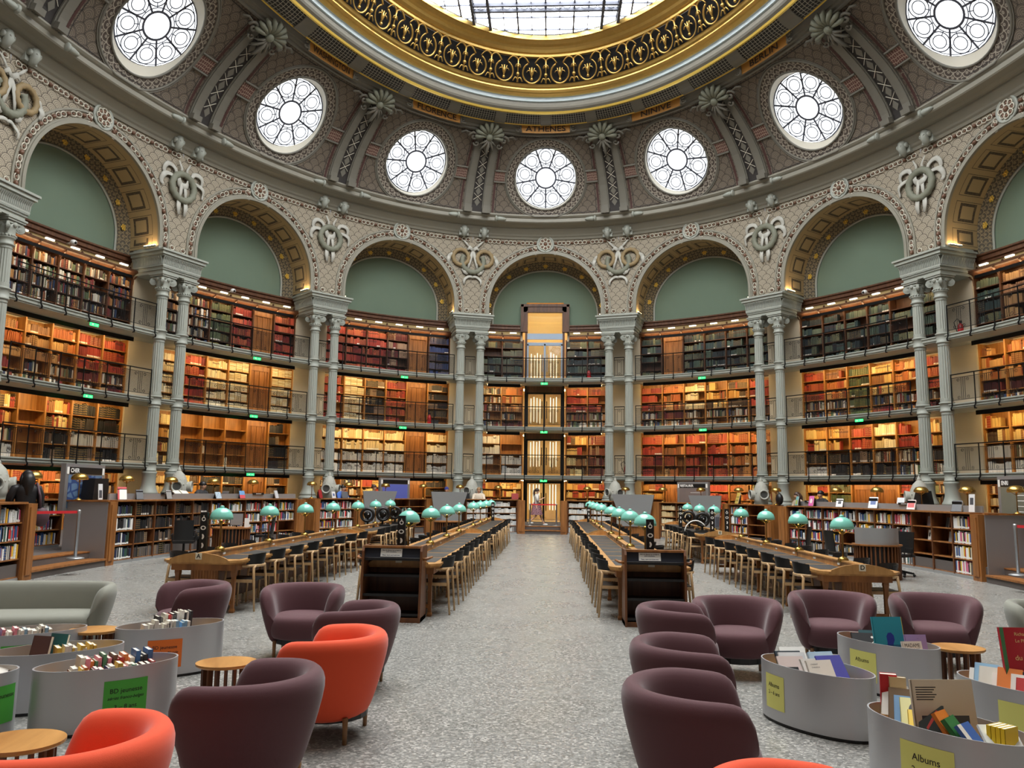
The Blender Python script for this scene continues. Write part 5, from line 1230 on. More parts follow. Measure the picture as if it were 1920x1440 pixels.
# ------------------------------------------------------------------ reading machines on the far outer desks
mch = None
for i, (x, y, s) in enumerate([(-4.75, 4.5, 'left'), (-4.5, 5.4, 'left'), (-4.72, 6.3, 'left'), (-4.5, 7.2, 'left'), (-4.75, 8.1, 'left'), (4.6, 5.0, 'right'), (4.85, 6.2, 'right'), (4.6, 7.2, 'right')]):
    lab = 'black round reading machine on the far outer %s desk, %s from its near end' % (s, ORD[i % 5])
    if mch is None:
        mch = th = thing('reading_machine', lab, 'machine', (x, y, .757), .1, group='black reading machines')
        mb = MB(); mb.box(-.2, .2, -.15, .15, 0, .05); mb.build('base', BLACKP, th); mb = MB(); mb.tube([(0, .1, .05), (0, .1, .35), (0, 0, .42)], .03, 8); mb.build('arm', BLACKP, th)
        mb = MB(); mb.smooth = True; mb.tube([(.17*cos(2*pi*j/20), -.02, .34 + .17*sin(2*pi*j/20)) for j in range(20)], .04, 8, closed=True); mb.build('reel', BLACKP, th)
        mb = MB(); mb.smooth = True; mb.sphere((0, -.02, .34), .1, 12, 8, (1, .5, 1)); mb.build('hub', IRON, th); mb = MB(); mb.sphere((.03, -.07, .36), .02, 8, 5); mb.build('lens', ALU, th)
    else: dup(mch, (x, y, .757), (.1 if s == 'left' else -.5) + .2*(i % 3), lab)
th = thing('magnifier_lamp', 'white curved magnifier arm on the far outer right desk', 'lamp', (4.35, 4.6, .757)); mb = MB(); mb.smooth = True; mb.tube([(.3*cos(a), .05, .32*sin(a)) for a in [pi*j/12 for j in range(2, 13)]], .016, 6); mb.build('arm', WHITE, th); mb = MB(); mb.box(-.4, .35, -.1, .2, 0, .03); mb.build('tray', BLACKP, th)
# ------------------------------------------------------------------ book returns
NAVY = mat('navy_lining', (26, 32, 46), .5)
for x, s in ((-1.83, 'left'), (1.79, 'right')):
    th = thing('book_return', 'dark oak book return shelf with a white notice, %s of the aisle' % s, 'book return', (x, -6.78 if s == 'left' else -6.72, 0), kind='thing', group='oak book returns'); w = .42
    for sx in (-1, 1):
        mb = MB(); P = [(0, 0), (.5, 0), (.5, 1.02), (.1, 1.02), (.06, .95), (0, .06)]; a, b = min(sx*(w-.03), sx*w), max(sx*(w-.03), sx*w); n = len(P)
        mb.add([(a, y, z) for y, z in P] + [(b, y, z) for y, z in P], [tuple(range(n)), tuple(reversed(range(n, 2*n)))] + [(i, (i+1) % n, n+(i+1) % n, n+i) for i in range(n)]); mb.build('side_panel', OAKD, th)
        mb = MB(); mb.smooth = True; mb.tube([(sx*w, .12, .84), (sx*(w+.07), .12, .85), (sx*(w+.1), .3, .86)], .018, 6); mb.build('handle', OAK, th)
    mb = MB(); mb.box(-w, w, .02, .5, 0, .06); mb.build('plinth', OAKD, th); mb = MB(); mb.box(-w+.03, w-.03, .47, .5, .06, 1.0); mb.build('back_panel', OAKM, th)
    for z in (.1, .36, .62, .84): mb = MB(); mb.box(-w+.03, w-.03, .06 + .05*z, .47, z-.02, z); mb.box(-w+.03, w-.03, .05 + .05*z, .06 + .05*z, z-.02, z+.015); mb.build('shelf', BLACKP, th)
    mb = MB(); mb.add([(-w+.03, .1, .86), (w-.03, .1, .86), (w-.03, .14, .99), (-w+.03, .14, .99)], [(0, 1, 2, 3)]); mb.build('sign_board', NAVY, th)
    mb = MB(); mb.box(-w+.02, w-.02, .09, .16, .99, 1.02); mb.build('top_rail', OAK, th)
    o = thing('notice', 'white notice asking readers to return books, on the %s book return' % s, 'notice', (x + (-.02 if s == 'left' else -.07), (-6.78 if s == 'left' else -6.72) + .115, .925)); T = Matrix.Rotation(-.3, 4, 'X')
    mb = MB(); mb.T = T; mb.box(-.15, .15, -.004, 0, -.055, .055); mb.build('paper', WHITE, o)
    mb = MB()
    for j, tx in enumerate(('Merci de déposer les ouvrages ici', 'après consultation.', '', 'Please, return your books here.')): 
        if tx: add_text(mb, tx, .019, lambda a, b, j=j: T @ Vector((a, -.005, b + .034 - .023*j)), bold=.0006)
    mb.build('lettering', mat('blue_black_ink', (40, 48, 84), .6), o)
# ------------------------------------------------------------------ lounge: armchairs and sofas
PLUM = mat('plum_wool', (90, 55, 61), .85, sheen=.25, bump=.12, bscale=380)
CORAL = mat('coral_wool', (236, 84, 46), .85, sheen=.25, bump=.12, bscale=380)
GREIGE = mat('grey_green_wool', (140, 141, 130), .85, sheen=.25, bump=.12, bscale=380)
LEGW = wood('chair_leg_oak', (132, 96, 62), (160, 120, 80))
def subs(o, n=1):
    m = o.modifiers.new('smooth', 'SUBSURF'); m.levels = n; m.render_levels = n; return o
def shell_mesh(Lh, m_):
    mb = MB(); mb.smooth = True; N = 36; A0 = radians(124); PRF = [(-.1, .17), (-.105, .33), (-.092, .55), (-.074, .675), (-.045, .722), (-.005, .738), (.035, .722), (.068, .67), (.07, .58), (.045, .38), (.01, .2), (-.02, .15), (-.07, .14)]
    rows = []
    for i in range(N+1):
        p = -1 + 2*i/N; a = p*A0; drop = .03*max(0, (abs(p)-.5)/.5)**1.8; end = max(0, (abs(p)-.86)/.14); k = sqrt(max(0, 1-end*end))*.98 + .02
        bx, by = .375*sin(a), .335*cos(a)*(1.7 if cos(a) < 0 else 1); nx, ny = sin(a)/.375, cos(a)/.335; l = hypot(nx, ny); nx /= l; ny /= l; bx += Lh*max(-1, min(1, p/.42))
        row = []
        for d, z in PRF:
            zc, dc = .44, -.03; d2 = dc + (d-dc)*k + (z-.56)*.13; z2 = zc + (z-zc)*(k if end else 1) - (drop*(z-.14)/.6 if z > .14 else 0) + .0
            row.append((bx + nx*d2, by + ny*d2, z2))
        rows.append(row)
    L = len(PRF); vs_ = [q for r in rows for q in r]
    mb.add(vs_, [(i*L+j, (i+1)*L+j, (i+1)*L+(j+1) % L, i*L+(j+1) % L) for i in range(N) for j in range(L)] + [tuple(range(L)), tuple(N*L+j for j in reversed(range(L)))])
    return mb.mesh('back_shell', m_)
def cushion_mesh(Lh, m_):
    mb = MB(); mb.smooth = True; n = 32; R = [(.0, .2), (.22, .19), (.3, .2), (.325, .25), (.335, .33), (.325, .40), (.29, .438), (.2, .452), (.0, .455)]
    vs_ = []
    for r, z in R:
        for i in range(n):
            a = 2*pi*i/n; ca, sa = cos(a), sin(a); x = r*(abs(ca)**.8)*(1 if ca > 0 else -1); y = r*1.0*(abs(sa)**.8)*(1 if sa > 0 else -1) - .03; x += Lh*max(-1, min(1, ca*2.2)); vs_.append((x, y, z))
    mb.add(vs_, [(j*n+i, j*n+(i+1) % n, (j+1)*n+(i+1) % n, (j+1)*n+i) for j in range(len(R)-1) for i in range(n)]); return mb.mesh('seat_cushion', m_)
AM = {}
def armchair(x, y, deg, m_, lab, Lh=0.0, grp='round backed armchairs', name='armchair', cat='armchair'):
    key = (m_.name, Lh)
    if key in AM: return dup(AM[key], (x, y, 0), radians(deg + 90), lab)
    th = AM[key] = thing(name, lab, cat, (x, y, 0), radians(deg + 90), grp)     # local front is -y
    o = child(th, 'back_shell', shell_mesh(Lh, m_)); subs(o, 1); o = child(th, 'seat_cushion', cushion_mesh(Lh, m_)); subs(o, 1)
    mb = MB(); mb.prism([((.28*cos(2*pi*i/20)) + Lh*max(-1, min(1, cos(2*pi*i/20)*3)), .28*sin(2*pi*i/20)) for i in range(20)], .14, .21); mb.build('underframe', BLACKP, th)
    for sx in (-1, 1):
        for yy in (-.22, .2):
            mb = MB(); mb.smooth = True; mb.lathe([(.016, 0), (.021, .18)], 12); mb.build('leg', LEGW, th, (sx*(.24+Lh), yy, 0))
    return th
for x, y, a, m_, lab in ((-3.62, -8.95, -140, PLUM, 'plum armchair behind the bin with the orange sign'), (-2.35, -9.0, -84, PLUM, 'plum armchair facing the camera left of the left book return'), (-1.44, -10.36, 178, PLUM, 'plum armchair seen from its side, behind the coral armchair'),
    (-1.27, -11.78, 176, CORAL, 'coral armchair between two plum armchairs left of the aisle'), (-1.38, -13.12, 172, PLUM, 'large plum armchair seen from behind at the lower left, next to the aisle'), (-1.72, -14.35, 170, CORAL, 'coral armchair cut by the bottom left edge'),
    (1.58, -10.0, -4, PLUM, 'plum armchair seen from its side in front of the right book return'), (2.25, -9.42, -98, PLUM, 'plum armchair facing the camera just right of the right book return'), (1.34, -11.85, -4, PLUM, 'plum armchair facing right, second from the bottom beside the aisle'),
    (1.17, -13.15, -6, PLUM, 'large plum armchair seen from behind at the lower right of the aisle'), (3.42, -8.76, -100, PLUM, 'plum armchair in front of desk D, left of a pair'), (4.5, -8.8, -103, PLUM, 'plum armchair in front of desk D, right of a pair'), (1.28, -14.83, -4, CORAL, 'coral armchair cut by the bottom edge right of the aisle')):
    armchair(x, y, a, m_, lab)
armchair(-5.65, -9.45, -76, GREIGE, 'long grey green sofa with curved back at the left edge', .85, 'grey sofas', 'sofa', 'sofa')
armchair(6.35, -9.4, -104, GREIGE, 'grey green sofa cut by the right edge', .85, 'grey sofas', 'sofa', 'sofa')
# ------------------------------------------------------------------ small oval side tables
STW = wood('table_oak', (168, 116, 58), (206, 152, 86), .35, (1, .15, 1), 7)
st0 = None
for x, y, a, lab in ((-2.2, -11.44, 20, 'small round oak side table beside the coral armchair'), (-2.5, -13.5, 10, 'small round oak side table at the bottom left edge'), (4.12, -10.05, 0, 'small round oak side table in front of the right hand plum armchair'), (-4.02, -10.15, 0, 'small round oak side table half hidden behind the bin with the orange sign')):
    if st0 is None:
        st0 = th = thing('side_table', lab, 'side table', (x, y, 0), radians(a), 'small oak side tables')
        mb = MB(); mb.smooth = False; mb.lathe([(.205, .395), (.215, .405), (.215, .42)], 36, sx=1.08, sy=1.0); mb.build('top', STW, th)
        for i in range(16):
            b = 2*pi*i/16; mb = MB(); mb.T = Matrix.Rotation(b, 4, 'Z'); mb.box(.15, .185, -.009, .009, 0, .4); mb.build('slat', OAKD, th)
        mb = MB(); mb.lathe([(.15, .02), (.15, .05)], 20); mb.build('foot_ring', OAKD, th)
    else: dup(st0, (x, y, 0), radians(a), lab)
# ------------------------------------------------------------------ oval book bins
BA, BB, BH = .505, .268, .46
BINM = mat('satin_aluminium', (188, 189, 192), .36, metal=.42)
def oval(r, t, z): return ((BA*r)*cos(t), (BB*r)*sin(t), z)
mb = MB(); mb.smooth = True
k1 = (BA-.012)/BA
mb.grid(lambda u, v: oval(1, 2*pi*u, .025 + (BH-.025)*v), 64, 1, None); mb.grid(lambda u, v: oval(k1, 2*pi*u, .025 + (BH-.025)*v), 64, 1); mb.smooth = False; mb.grid(lambda u, v: oval(1 + (k1-1)*v, 2*pi*u, BH), 64, 1)
bin_shell = mb.mesh('shell', BINM)
mb = MB(); mb.prism([oval(.97, 2*pi*i/40, 0)[:2] for i in range(40)], 0, .03); bin_base = mb.mesh('plinth', BLACKP)
mb = MB(); mb.prism([oval(.97, 2*pi*i/40, 0)[:2] for i in range(40)], .19, .205); bin_floor = mb.mesh('floor_board', STW)
ends = []
for sg in (-1, 1):
    mb = MB(); n = 14; P = [oval(.965, (0 if sg > 0 else pi) - .95 + 1.9*i/n, 0)[:2] for i in range(n+1)]; mb.prism(P, .2, .375); ends.append(mb.mesh('end_platform', STW))
GREENP, ORANGEP, YELLOWP = mat('green_paper', (74, 168, 60), .7), mat('orange_paper', (226, 112, 36), .7), mat('yellow_paper', (226, 224, 126), .7)
BINS = {}
def bin_(key, x, y, ang, lab, paper, theta, lines, pw=.31, ph=.26, pz=.24):
    M0 = Matrix.Translation((x, y, 0)) @ Matrix.Rotation(radians(ang), 4, 'Z'); th = thing('book_bin', lab, 'book bin', mat=M0, group='oval book bins', kind='thing'); BINS[key] = M0
    for nm, me in (('shell', bin_shell), ('plinth', bin_base), ('floor_board', bin_floor), ('end_platform', ends[0]), ('end_platform', ends[1])): child(th, nm, me)
    if paper:
        t0 = radians(theta)
        def on(a, b, off=.002):
            sp = hypot(BA*sin(t0), BB*cos(t0)); t = t0 + a/sp; nx, ny = cos(t)/BA, sin(t)/BB; l = hypot(nx, ny); return Vector((BA*cos(t) + nx/l*off, BB*sin(t) + ny/l*off, pz + b))
        mb = MB(); mb.smooth = True; mb.grid(lambda u, v: on((u-.5)*pw, (v-.5)*ph), 12, 1); p = mb.build('sign_paper', paper, th)
        mb = MB()
        for tx, sz, yy, sh in lines: add_text(mb, tx, sz, lambda a, b: on(a, b + yy, .0035), shear=sh, bold=.0003)
        if lines: mb.build('lettering', INK, p)
bin_('A1', -3.0, -11.73, 41, 'oval aluminium bin with green sign for ages 3 to 8', GREENP, 279, [('BD jeunesse', .046, .055, 0), ('séries franco-belges', .032, .005, .3), ('3 – 8 ans', .044, -.06, 0)])
bin_('B1', -3.35, -9.98, 41, 'oval aluminium bin with orange sign', ORANGEP, 256, [('BD jeunesse', .044, .06, 0), ('One-shot Monde', .034, .01, .3)], pz=.225)
bin_('LB', -4.47, -10.5, 41, 'oval bin with green sign in front of the grey sofa', GREENP, 262, [], pz=.24)
bin_('LM', -3.7, -11.25, 41, 'oval bin between the green signed bins, without a visible sign', None, 0, [])
bin_('LL', -3.92, -12.3, 41, 'oval bin cut by the left edge, green sign on its end', GREENP, 321, [('BD jeunesse', .044, .06, 0), ('mangas', .034, .01, .3)][:1], pw=.26)
bin_('R1', 2.45, -11.23, -58, 'oval bin with a yellow sign on its left end, full of pale albums', YELLOWP, 246, [('Albums', .046, .05, 0), ('2 – 6 ans', .04, -.01, 0)], pw=.24)
bin_('R2', 3.5, -10.0, -58, 'oval bin holding the turquoise album, yellow sign on its side', YELLOWP, 262, [('Albums', .05, .05, 0)], pw=.3)
bin_('RF', 2.72, -12.78, -58, 'oval bin in the bottom right corner holding a huge kraft album', YELLOWP, 274, [('Albums', .056, .05, 0), ('2 – 6 ans', .05, -.02, 0)], pw=.33)
bin_('RR', 3.8, -11.72, -58, 'oval bin cut by the right edge holding the tall red book', YELLOWP, 277, [], pw=.26)
# ------------------------------------------------------------------ single books with covers
mb = MB(); mb.box(-.5, .5, 0, .06, 0, 1); mb.box(-.5, .5, .94, 1, 0, 1); mb.box(-.5, -.475, 0, 1, 0, 1); CVM = mb.mesh('book', [COVER])
mb = MB(); mb.box(-.474, .485, .06, .94, .012, .985); PGM = mb.mesh('page_block', [PAGES])
def book(M0, x, y, z, w, t, h, yaw, tilt, rgb, lab, grp=None, roll=0, art=None, cat='book'):
    o = bpy.data.objects.new('book', CVM); COL.objects.link(o); o.color = lin(rgb); tag(o, lab, cat, grp)
    o.matrix_world = M0 @ Matrix.Translation((x, y, z)) @ Matrix.Rotation(radians(yaw), 4, 'Z') @ Matrix.Rotation(radians(tilt), 4, 'X') @ Matrix.Rotation(radians(roll), 4, 'Y') @ Matrix.Diagonal((w, t, h, 1))
    p = bpy.data.objects.new('page_block', PGM); COL.objects.link(p); p.parent = o
    if art:
        for nm, m_, fn in art:
            mb = MB(); fn(mb); c = mb.build(nm, m_, o)
    return o
A_ = lambda x0, x1, z0, z1: (lambda mb: mb.box(x0, x1, -.03, -.002, z0, z1))
def poly(pts_): return lambda mb: mb.add([(x, -.03, z) for x, z in pts_], [tuple(range(len(pts_)))])
def ell(cx, cz, rx, rz): return poly([(cx + rx*cos(2*pi*i/20), cz + rz*sin(2*pi*i/20)) for i in range(20)])
def txt(t, sz, cx, cz, asp, al='CENTER', bold=.0): return lambda mb: add_text(mb, t, 1.0, lambda a, b: (cx + a*sz*asp, -.045, cz + b*sz), align=al, bold=bold)
CC = [(200, 60, 60), (232, 228, 216), (64, 110, 170), (236, 200, 90), (90, 150, 110), (240, 150, 170), (60, 60, 66), (232, 132, 62), (150, 190, 220), (180, 120, 160), (244, 240, 232), (120, 80, 60)]
CN = ['red', 'cream', 'blue', 'yellow', 'green', 'pink', 'black', 'orange', 'pale blue', 'mauve', 'white', 'brown']
BNAME = {'A1': 'bin with the 3 to 8 sign', 'B1': 'bin with the orange sign', 'LB': 'bin in front of the sofa', 'LM': 'bin without a sign', 'LL': 'bin at the left edge', 'RR': 'bin at the right edge', 'RF': 'bottom right bin', 'R1': 'bin of pale albums', 'R2': 'bin of the turquoise album'}
rb = random.Random(5)
def spine_row(key, y, z, x0, x1, wd, h, rowname, tmin=.018, tmax=.032, cols=None, tilt=0):
    x = x0; i = 0
    while x < x1 and i < 30:
        t = rb.uniform(tmin, tmax); ci = rb.choice(cols) if cols else rb.randrange(len(CC))
        book(BINS[key], x + t/2, y - wd/2, z, wd, t, h*rb.uniform(.88, 1.06), 90, 0, CC[ci], '%s book, %s in the %s, %s' % (CN[ci], ORD[i], rowname, BNAME[key]), 'books in the ' + BNAME[key], roll=0) if False else None
        o = bpy.data.objects.new('book', CVM); COL.objects.link(o); o.color = lin(CC[ci]); tag(o, '%s book, %s in the %s, %s' % (CN[ci], ORD[i], rowname, BNAME[key]), 'book', 'books in the ' + BNAME[key])
        hh = h*rb.uniform(.86, 1.06)
        o.matrix_world = BINS[key] @ Matrix.Translation((x + t, y, z)) @ Matrix.Rotation(radians(90), 4, 'Z') @ Matrix.Rotation(radians(rb.uniform(-2, 6) + tilt), 4, 'X') @ Matrix.Diagonal((wd, t, hh, 1))
        p = bpy.data.objects.new('page_block', PGM); COL.objects.link(p); p.parent = o; x += t + .003; i += 1
FZ = .262
spine_row('A1', -.12, FZ, -.3, .26, .13, .2, 'front row', .022, .034); spine_row('A1', .06, FZ, -.22, .3, .16, .245, 'back row', .022, .036)
spine_row('B1', .04, FZ, -.14, .16, .15, .3, 'back row', .02, .032, [0, 1, 6, 10, 10, 6, 10]); spine_row('B1', -.12, FZ, -.3, .1, .13, .25, 'front row', .022, .034, [0, 8, 10, 1, 10])
spine_row('LB', .0, FZ, -.25, .18, .17, .22, 'only row', .022, .034, [10, 8, 5, 1, 10]); spine_row('LM', .0, FZ, -.02, .24, .18, .215, 'right hand row', .024, .036, [10, 5, 3, 1])
book(BINS['LM'], -.16, .02, FZ, .17, .03, .3, -50, -14, (92, 66, 66), 'dark brown book standing tall in the bin without a sign'); book(BINS['LM'], -.03, .06, FZ, .17, .025, .3, -52, -14, (52, 110, 112), 'teal book standing tall in the bin without a sign')
for i in range(5): book(BINS['LL'], .3 - .09*i, -.02, .33, .2, .02, .24, -20, -60, CC[(10, 1, 10, 8, 5)[i]], '%s comic lying back in the bin at the left edge, %s from the right' % (CN[(10, 1, 10, 8, 5)[i]], ORD[i]), 'books in the bin at the left edge')
TURQ, SIL, WHT, INKB = mat('turquoise_cover', (40, 148, 168), .5), mat('ultramarine_ink', (36, 58, 150), .6), mat('cover_white', (236, 232, 224), .6), mat('cover_black', (30, 30, 34), .5)
# local direction of the camera for the right bins: books face the viewer
FY = 58 + 22
sil = [(-.12, 0), (.2, 0), (.18, .12), (.1, .2), (.12, .3), (.17, .38), (.16, .5), (.08, .58), (-.03, .57), (-.09, .48), (-.08, .32), (-.1, .2)]
b = book(BINS['R2'], .08, -.04, .345, .29, .022, .335, FY-14, -12, (44, 152, 172), 'turquoise album with a blue head silhouette', art=[('sea_band', mat('deep_teal', (30, 104, 128), .5), A_(-.5, .5, 0, .26)), ('silhouette', SIL, poly(sil)), ('spine_edge', mat('yellow_edge', (220, 206, 90), .5), A_(.485, .5, 0, 1))])
book(BINS['R2'], .3, .04, .31, .2, .02, .24, FY-16, -14, (164, 140, 190), 'pale purple album right of the turquoise album', art=[('title', INKB, txt('• •', .06, .1, .85, 1.2))])
book(BINS['R2'], .34, -.06, .27, .19, .02, .235, FY-12, -16, (228, 224, 216), 'white album titled Madame le lapin blanc', art=[('title', INKB, txt('MADAME', .2, 0, .84, .95)), ('subtitle', INKB, txt('LE LAPIN BLANC', .1, 0, .7, .95)), ('picture', mat('brown_picture', (130, 90, 60), .6), A_(-.4, -.02, .12, .5)), ('picture', mat('grey_picture', (150, 150, 140), .6), A_(.02, .4, .12, .5))])
book(BINS['R2'], -.18, -.02, .32, .26, .022, .2, FY-30, -38, (28, 28, 32), 'black album with white marks leaning left of the turquoise album', art=[('mark', WHT, poly([(-.3, .3), (-.05, .5), (.1, .42), (.3, .62), (.1, .3), (-.1, .36)])), ('mark', WHT, ell(.22, .78, .05, .06))])
book(BINS['R2'], -.27, .06, .33, .22, .018, .18, FY-34, -44, (196, 96, 70), 'salmon album at the left end of the bin of the turquoise album'); book(BINS['R2'], -.22, .09, .32, .2, .018, .2, FY-30, -30, (60, 96, 104), 'dark teal album behind the black one in the bin of the turquoise album'); book(BINS['R2'], .2, -.1, .21, .2, .018, .2, FY-12, -20, (36, 40, 84), 'navy album in front of the turquoise album')
r1 = [(-.22, .07, (236, 236, 232), 'white album at the back left'), (-.2, -.01, (60, 70, 80), 'dark album with green stripe at the left'), (-.12, -.06, (232, 234, 236), 'white album in the left middle'), (-.06, -.13, (214, 196, 190), 'album with a small picture at the front left'), (.06, .1, (164, 200, 226), 'pale blue album at the back'), (.1, .04, (190, 214, 232), 'very pale blue album in the middle'), (.17, .07, (84, 84, 170), 'violet album at the back right'), (.12, -.06, (226, 222, 216), 'ivory album behind the front one'), (.2, -.1, (238, 234, 224), 'cream album with a pink spot at the front')]
for i, (x, y, c, lab) in enumerate(r1):
    art = [('pink_spot', mat('pink_spot', (226, 150, 200), .6), ell(.05, .12, .25, .1)), ('title', INKB, txt("L'ENFANT", .06, -.2, .86, 1.1)), ('title', INKB, txt('CHASSEUR', .06, -.17, .76, 1.1))] if i == 8 else ([('picture', INKB, A_(-.35, .2, .2, .6))] if i == 3 else ([('stripe', mat('green_stripe', (90, 150, 120), .6), A_(-.5, .5, .4, .6))] if i == 1 else None))
    book(BINS['R1'], x, y, (.35 if y > 0 else .32), .22, .014, .235, FY-6 - (8 if x < 0 else 0), -40 + 4*(i % 3), c, lab + ' of the bin of pale albums', art=art)
KRAFT, SLATE = mat('kraft_cover', (190, 176, 156), .8), mat('slate_cover', (74, 76, 82), .6)
book(BINS['RF'], .02, .0, .235, .385, .02, .46, FY-16, -9, (216, 204, 184), 'huge kraft coloured album with a slate rectangle', art=[('slate_panel', SLATE, A_(-.38, .38, .0, .56)), ('small_text', INKB, lambda mb: [mb.box(-.43, -.1 - .03*(i % 3), -.03, -.002, .9-.03*i, .912-.03*i) for i in range(6)]), ('red_spot', mat('red_spot', (190, 50, 40), .6), ell(0, .06, .1, .12)), ('eyelet', WHT, ell(0, .5, .025, .012))])
for x, y, z, w, t, h, yaw, tilt, c, lab in ((-.4, .03, .3, .1, .06, .2, FY-40, 0, (196, 36, 44), 'thick red book standing at the left end'), (-.35, .05, .3, .1, .03, .19, FY-40, 0, (222, 196, 150), 'tan book next to the thick red book'), (-.33, -.03, .27, .15, .022, .2, FY-52, -34, (232, 228, 220), 'white book beside the thick red one'), (-.27, -.04, .26, .15, .02, .2, FY-48, -34, (120, 96, 70), 'patterned brown book leaning in the left half'), (-.2, -.08, .25, .15, .02, .19, FY-46, -40, (110, 150, 190), 'pale blue book leaning in the left half'),
    (-.13, -.11, .25, .15, .024, .2, FY-42, -42, (226, 222, 160), 'pale yellow book with a grey oval'), (-.07, -.14, .24, .13, .03, .16, FY-42, -48, (232, 196, 50), 'bright yellow book low at the front'), (.0, -.12, .24, .15, .024, .19, FY-36, -36, (40, 48, 44), 'black book with red and green streaks'), (.12, -.08, .24, .14, .024, .18, FY+20, -34, (230, 134, 50), 'orange book tilted in front of the kraft album'), (.19, -.08, .23, .15, .026, .18, FY+24, -38, (54, 122, 66), 'green book tilted in front of the kraft album'),
    (.26, -.07, .22, .14, .024, .17, FY+18, -40, (70, 110, 186), 'blue book with red spine at the front right'), (-.16, .12, .24, .14, .04, .24, FY-20, -6, (120, 124, 96), 'olive book standing behind on the left'), (.4, -.05, .22, .2, .016, .2, FY-20, -46, (226, 230, 226), 'white album with a green drawing right of the kraft album')):
    book(BINS['RF'], x, y, z + .15, w, t, h, yaw, tilt, c, lab + ' of the bottom right bin', art=[('grey_oval', SLATE, ell(0, .5, .2, .32))] if 'oval' in lab else ([('streak', mat('red_streak', (190, 60, 50), .5), poly([(-.2, .2), (.3, .8), (.2, .84), (-.25, .26)]))] if 'streaks' in lab else ([('white_band', WHT, A_(-.5, -.2, 0, 1))] if 'red spine' in lab else None)))
for i in range(4): book(BINS['RF'], .3 + .026*i, .0 + .0*i, .37, .13, .024, .15, 90, 0, (236, 208, 40), 'yellow volume of a small set in the bottom right bin, %s one' % ORD[i], 'yellow set in the bottom right bin')
book(BINS['RR'], -.03, .1, .44, .34, .03, .40, FY-20, -10, (182, 30, 46), 'tall red book cut by the right edge', art=[('spine_edge', mat('green_edge', (70, 130, 84), .5), A_(-.5, -.42, 0, 1)), ('title', mat('title_cream', (236, 206, 140), .6), lambda mb: (add_text(mb, 'Richard', 1.0, lambda a, b: (-.2 + a*.1, -.045, .88 + b*.085), align='LEFT'), add_text(mb, 'Le Plus', 1.0, lambda a, b: (-.2 + a*.1, -.045, .76 + b*.085), align='LEFT'), add_text(mb, 'Liv', 1.0, lambda a, b: (-.02 + a*.16, -.045, .62 + b*.14), align='LEFT'), add_text(mb, 'du M', 1.0, lambda a, b: (-.26 + a*.16, -.045, .46 + b*.13), align='LEFT')))])
book(BINS['RR'], .2, .16, .46, .2, .014, .42, FY-20, -8, (226, 232, 222), 'white album behind the tall red book')
for i in range(12):
    ci = (10, 8, 1, 0, 10, 7, 6, 10, 0, 2, 10, 6)[i]; book(BINS['RR'], -.3 + .045*i, -.1 - .015*(i % 3), .32, .16, .015, .21*(1 + .08*((i*3) % 4)), FY-62, -28, CC[ci], '%s slim album leaning in the bin at the right edge, %s from the left' % (CN[ci], ORD[i]), 'slim albums in the bin at the right edge')
# ------------------------------------------------------------------ books and stands on the counters
def counter_item(s, off, w, t, h, tilt, rgb, lab, yaw=0, art=None, stand=True, z=TOPZ, name='book', cat='book'):
    M0 = LE.F(s, off, z); o = book(M0, 0, 0, .012, w, t, h, yaw, tilt, rgb, lab, 'books shown on the counters', art=art, cat=cat); o.name = name
    if stand:
        M1 = M0 @ Matrix.Rotation(radians(yaw), 4, 'Z'); mb = MB(); mb.box(-w/2, w/2, -.03, .12, 0, .008); mb.add([(-w/2, .12, .008), (w/2, .12, .008), (w/2, .03+.25*h, h*.8), (-w/2, .03+.25*h, h*.8)], [(0, 1, 2, 3)]); st_ = mb.build('book_stand', BLACKP); st_.matrix_world = M1; tag(st_, 'black stand under the %s' % ' '.join(lab.split()[:12]), 'book stand', 'black book stands')
GP = mat('cover_graphic', (90, 110, 160), .6)
counter_item(-18.64, .18, .14, .02, .26, -28, (120, 116, 112), 'grey book on the left counter below the round grey vent', -35)
counter_item(-16.23, .18, .26, .02, .2, -20, (186, 206, 220), 'pale blue picture book on the left counter', 0, [('pattern', GP, lambda mb: [mb.box(-.4+.2*i, -.32+.2*i, -.03, 0, .2+.25*(i % 3), .34+.25*(i % 3)) for i in range(5)])])
counter_item(-15.03, .18, .17, .02, .25, -24, (90, 140, 190), 'blue and red book on the left counter', -30, [('red_part', mat('cover_red', (200, 60, 70), .6), A_(-.5, .5, 0, .45))])
counter_item(-13.19, .18, .2, .03, .26, -18, (206, 208, 212), 'white book near the far end of the left counter', 10)
counter_item(-19.98, .18, .16, .05, .27, -30, (40, 40, 46), 'dark books leaning on the left counter, near its near end', -45)
counter_item(-20.75, .18, .2, .04, .33, -26, (196, 40, 46), 'red and white book leaning at the near end of the left counter', -50, [('white_part', WHT, A_(-.3, .5, 0, .8))])
counter_item(-21.45, .3, .17, .01, .36, -4, (226, 228, 230), 'upright white leaflet at the near end of the left counter', 0, [('print', SLATE, A_(-.35, .35, .1, .6))], False)
counter_item(-10.79, .2, .3, .02, .3, -14, (168, 36, 44), 'red book on the counter left of the grey screens', 20); counter_item(-10.1, .2, .2, .015, .24, -12, (222, 224, 226), 'small white framed sign on the counter left of the grey screens', 0, [('print', GP, A_(-.25, .25, .3, .7))], False)
counter_item(-9.5, .2, .24, .02, .26, -24, (46, 46, 56), 'dark tablet on the counter left of the grey screens', -30); counter_item(-1.15, .3, .3, .02, .26, -14, (150, 44, 40), 'red lit book on the counter left of the glass doors', 0); counter_item(-3.25, .3, .26, .02, .24, -14, (24, 24, 28), 'black stand on the counter in front of the stone vent left of the doors', 0, stand=False)
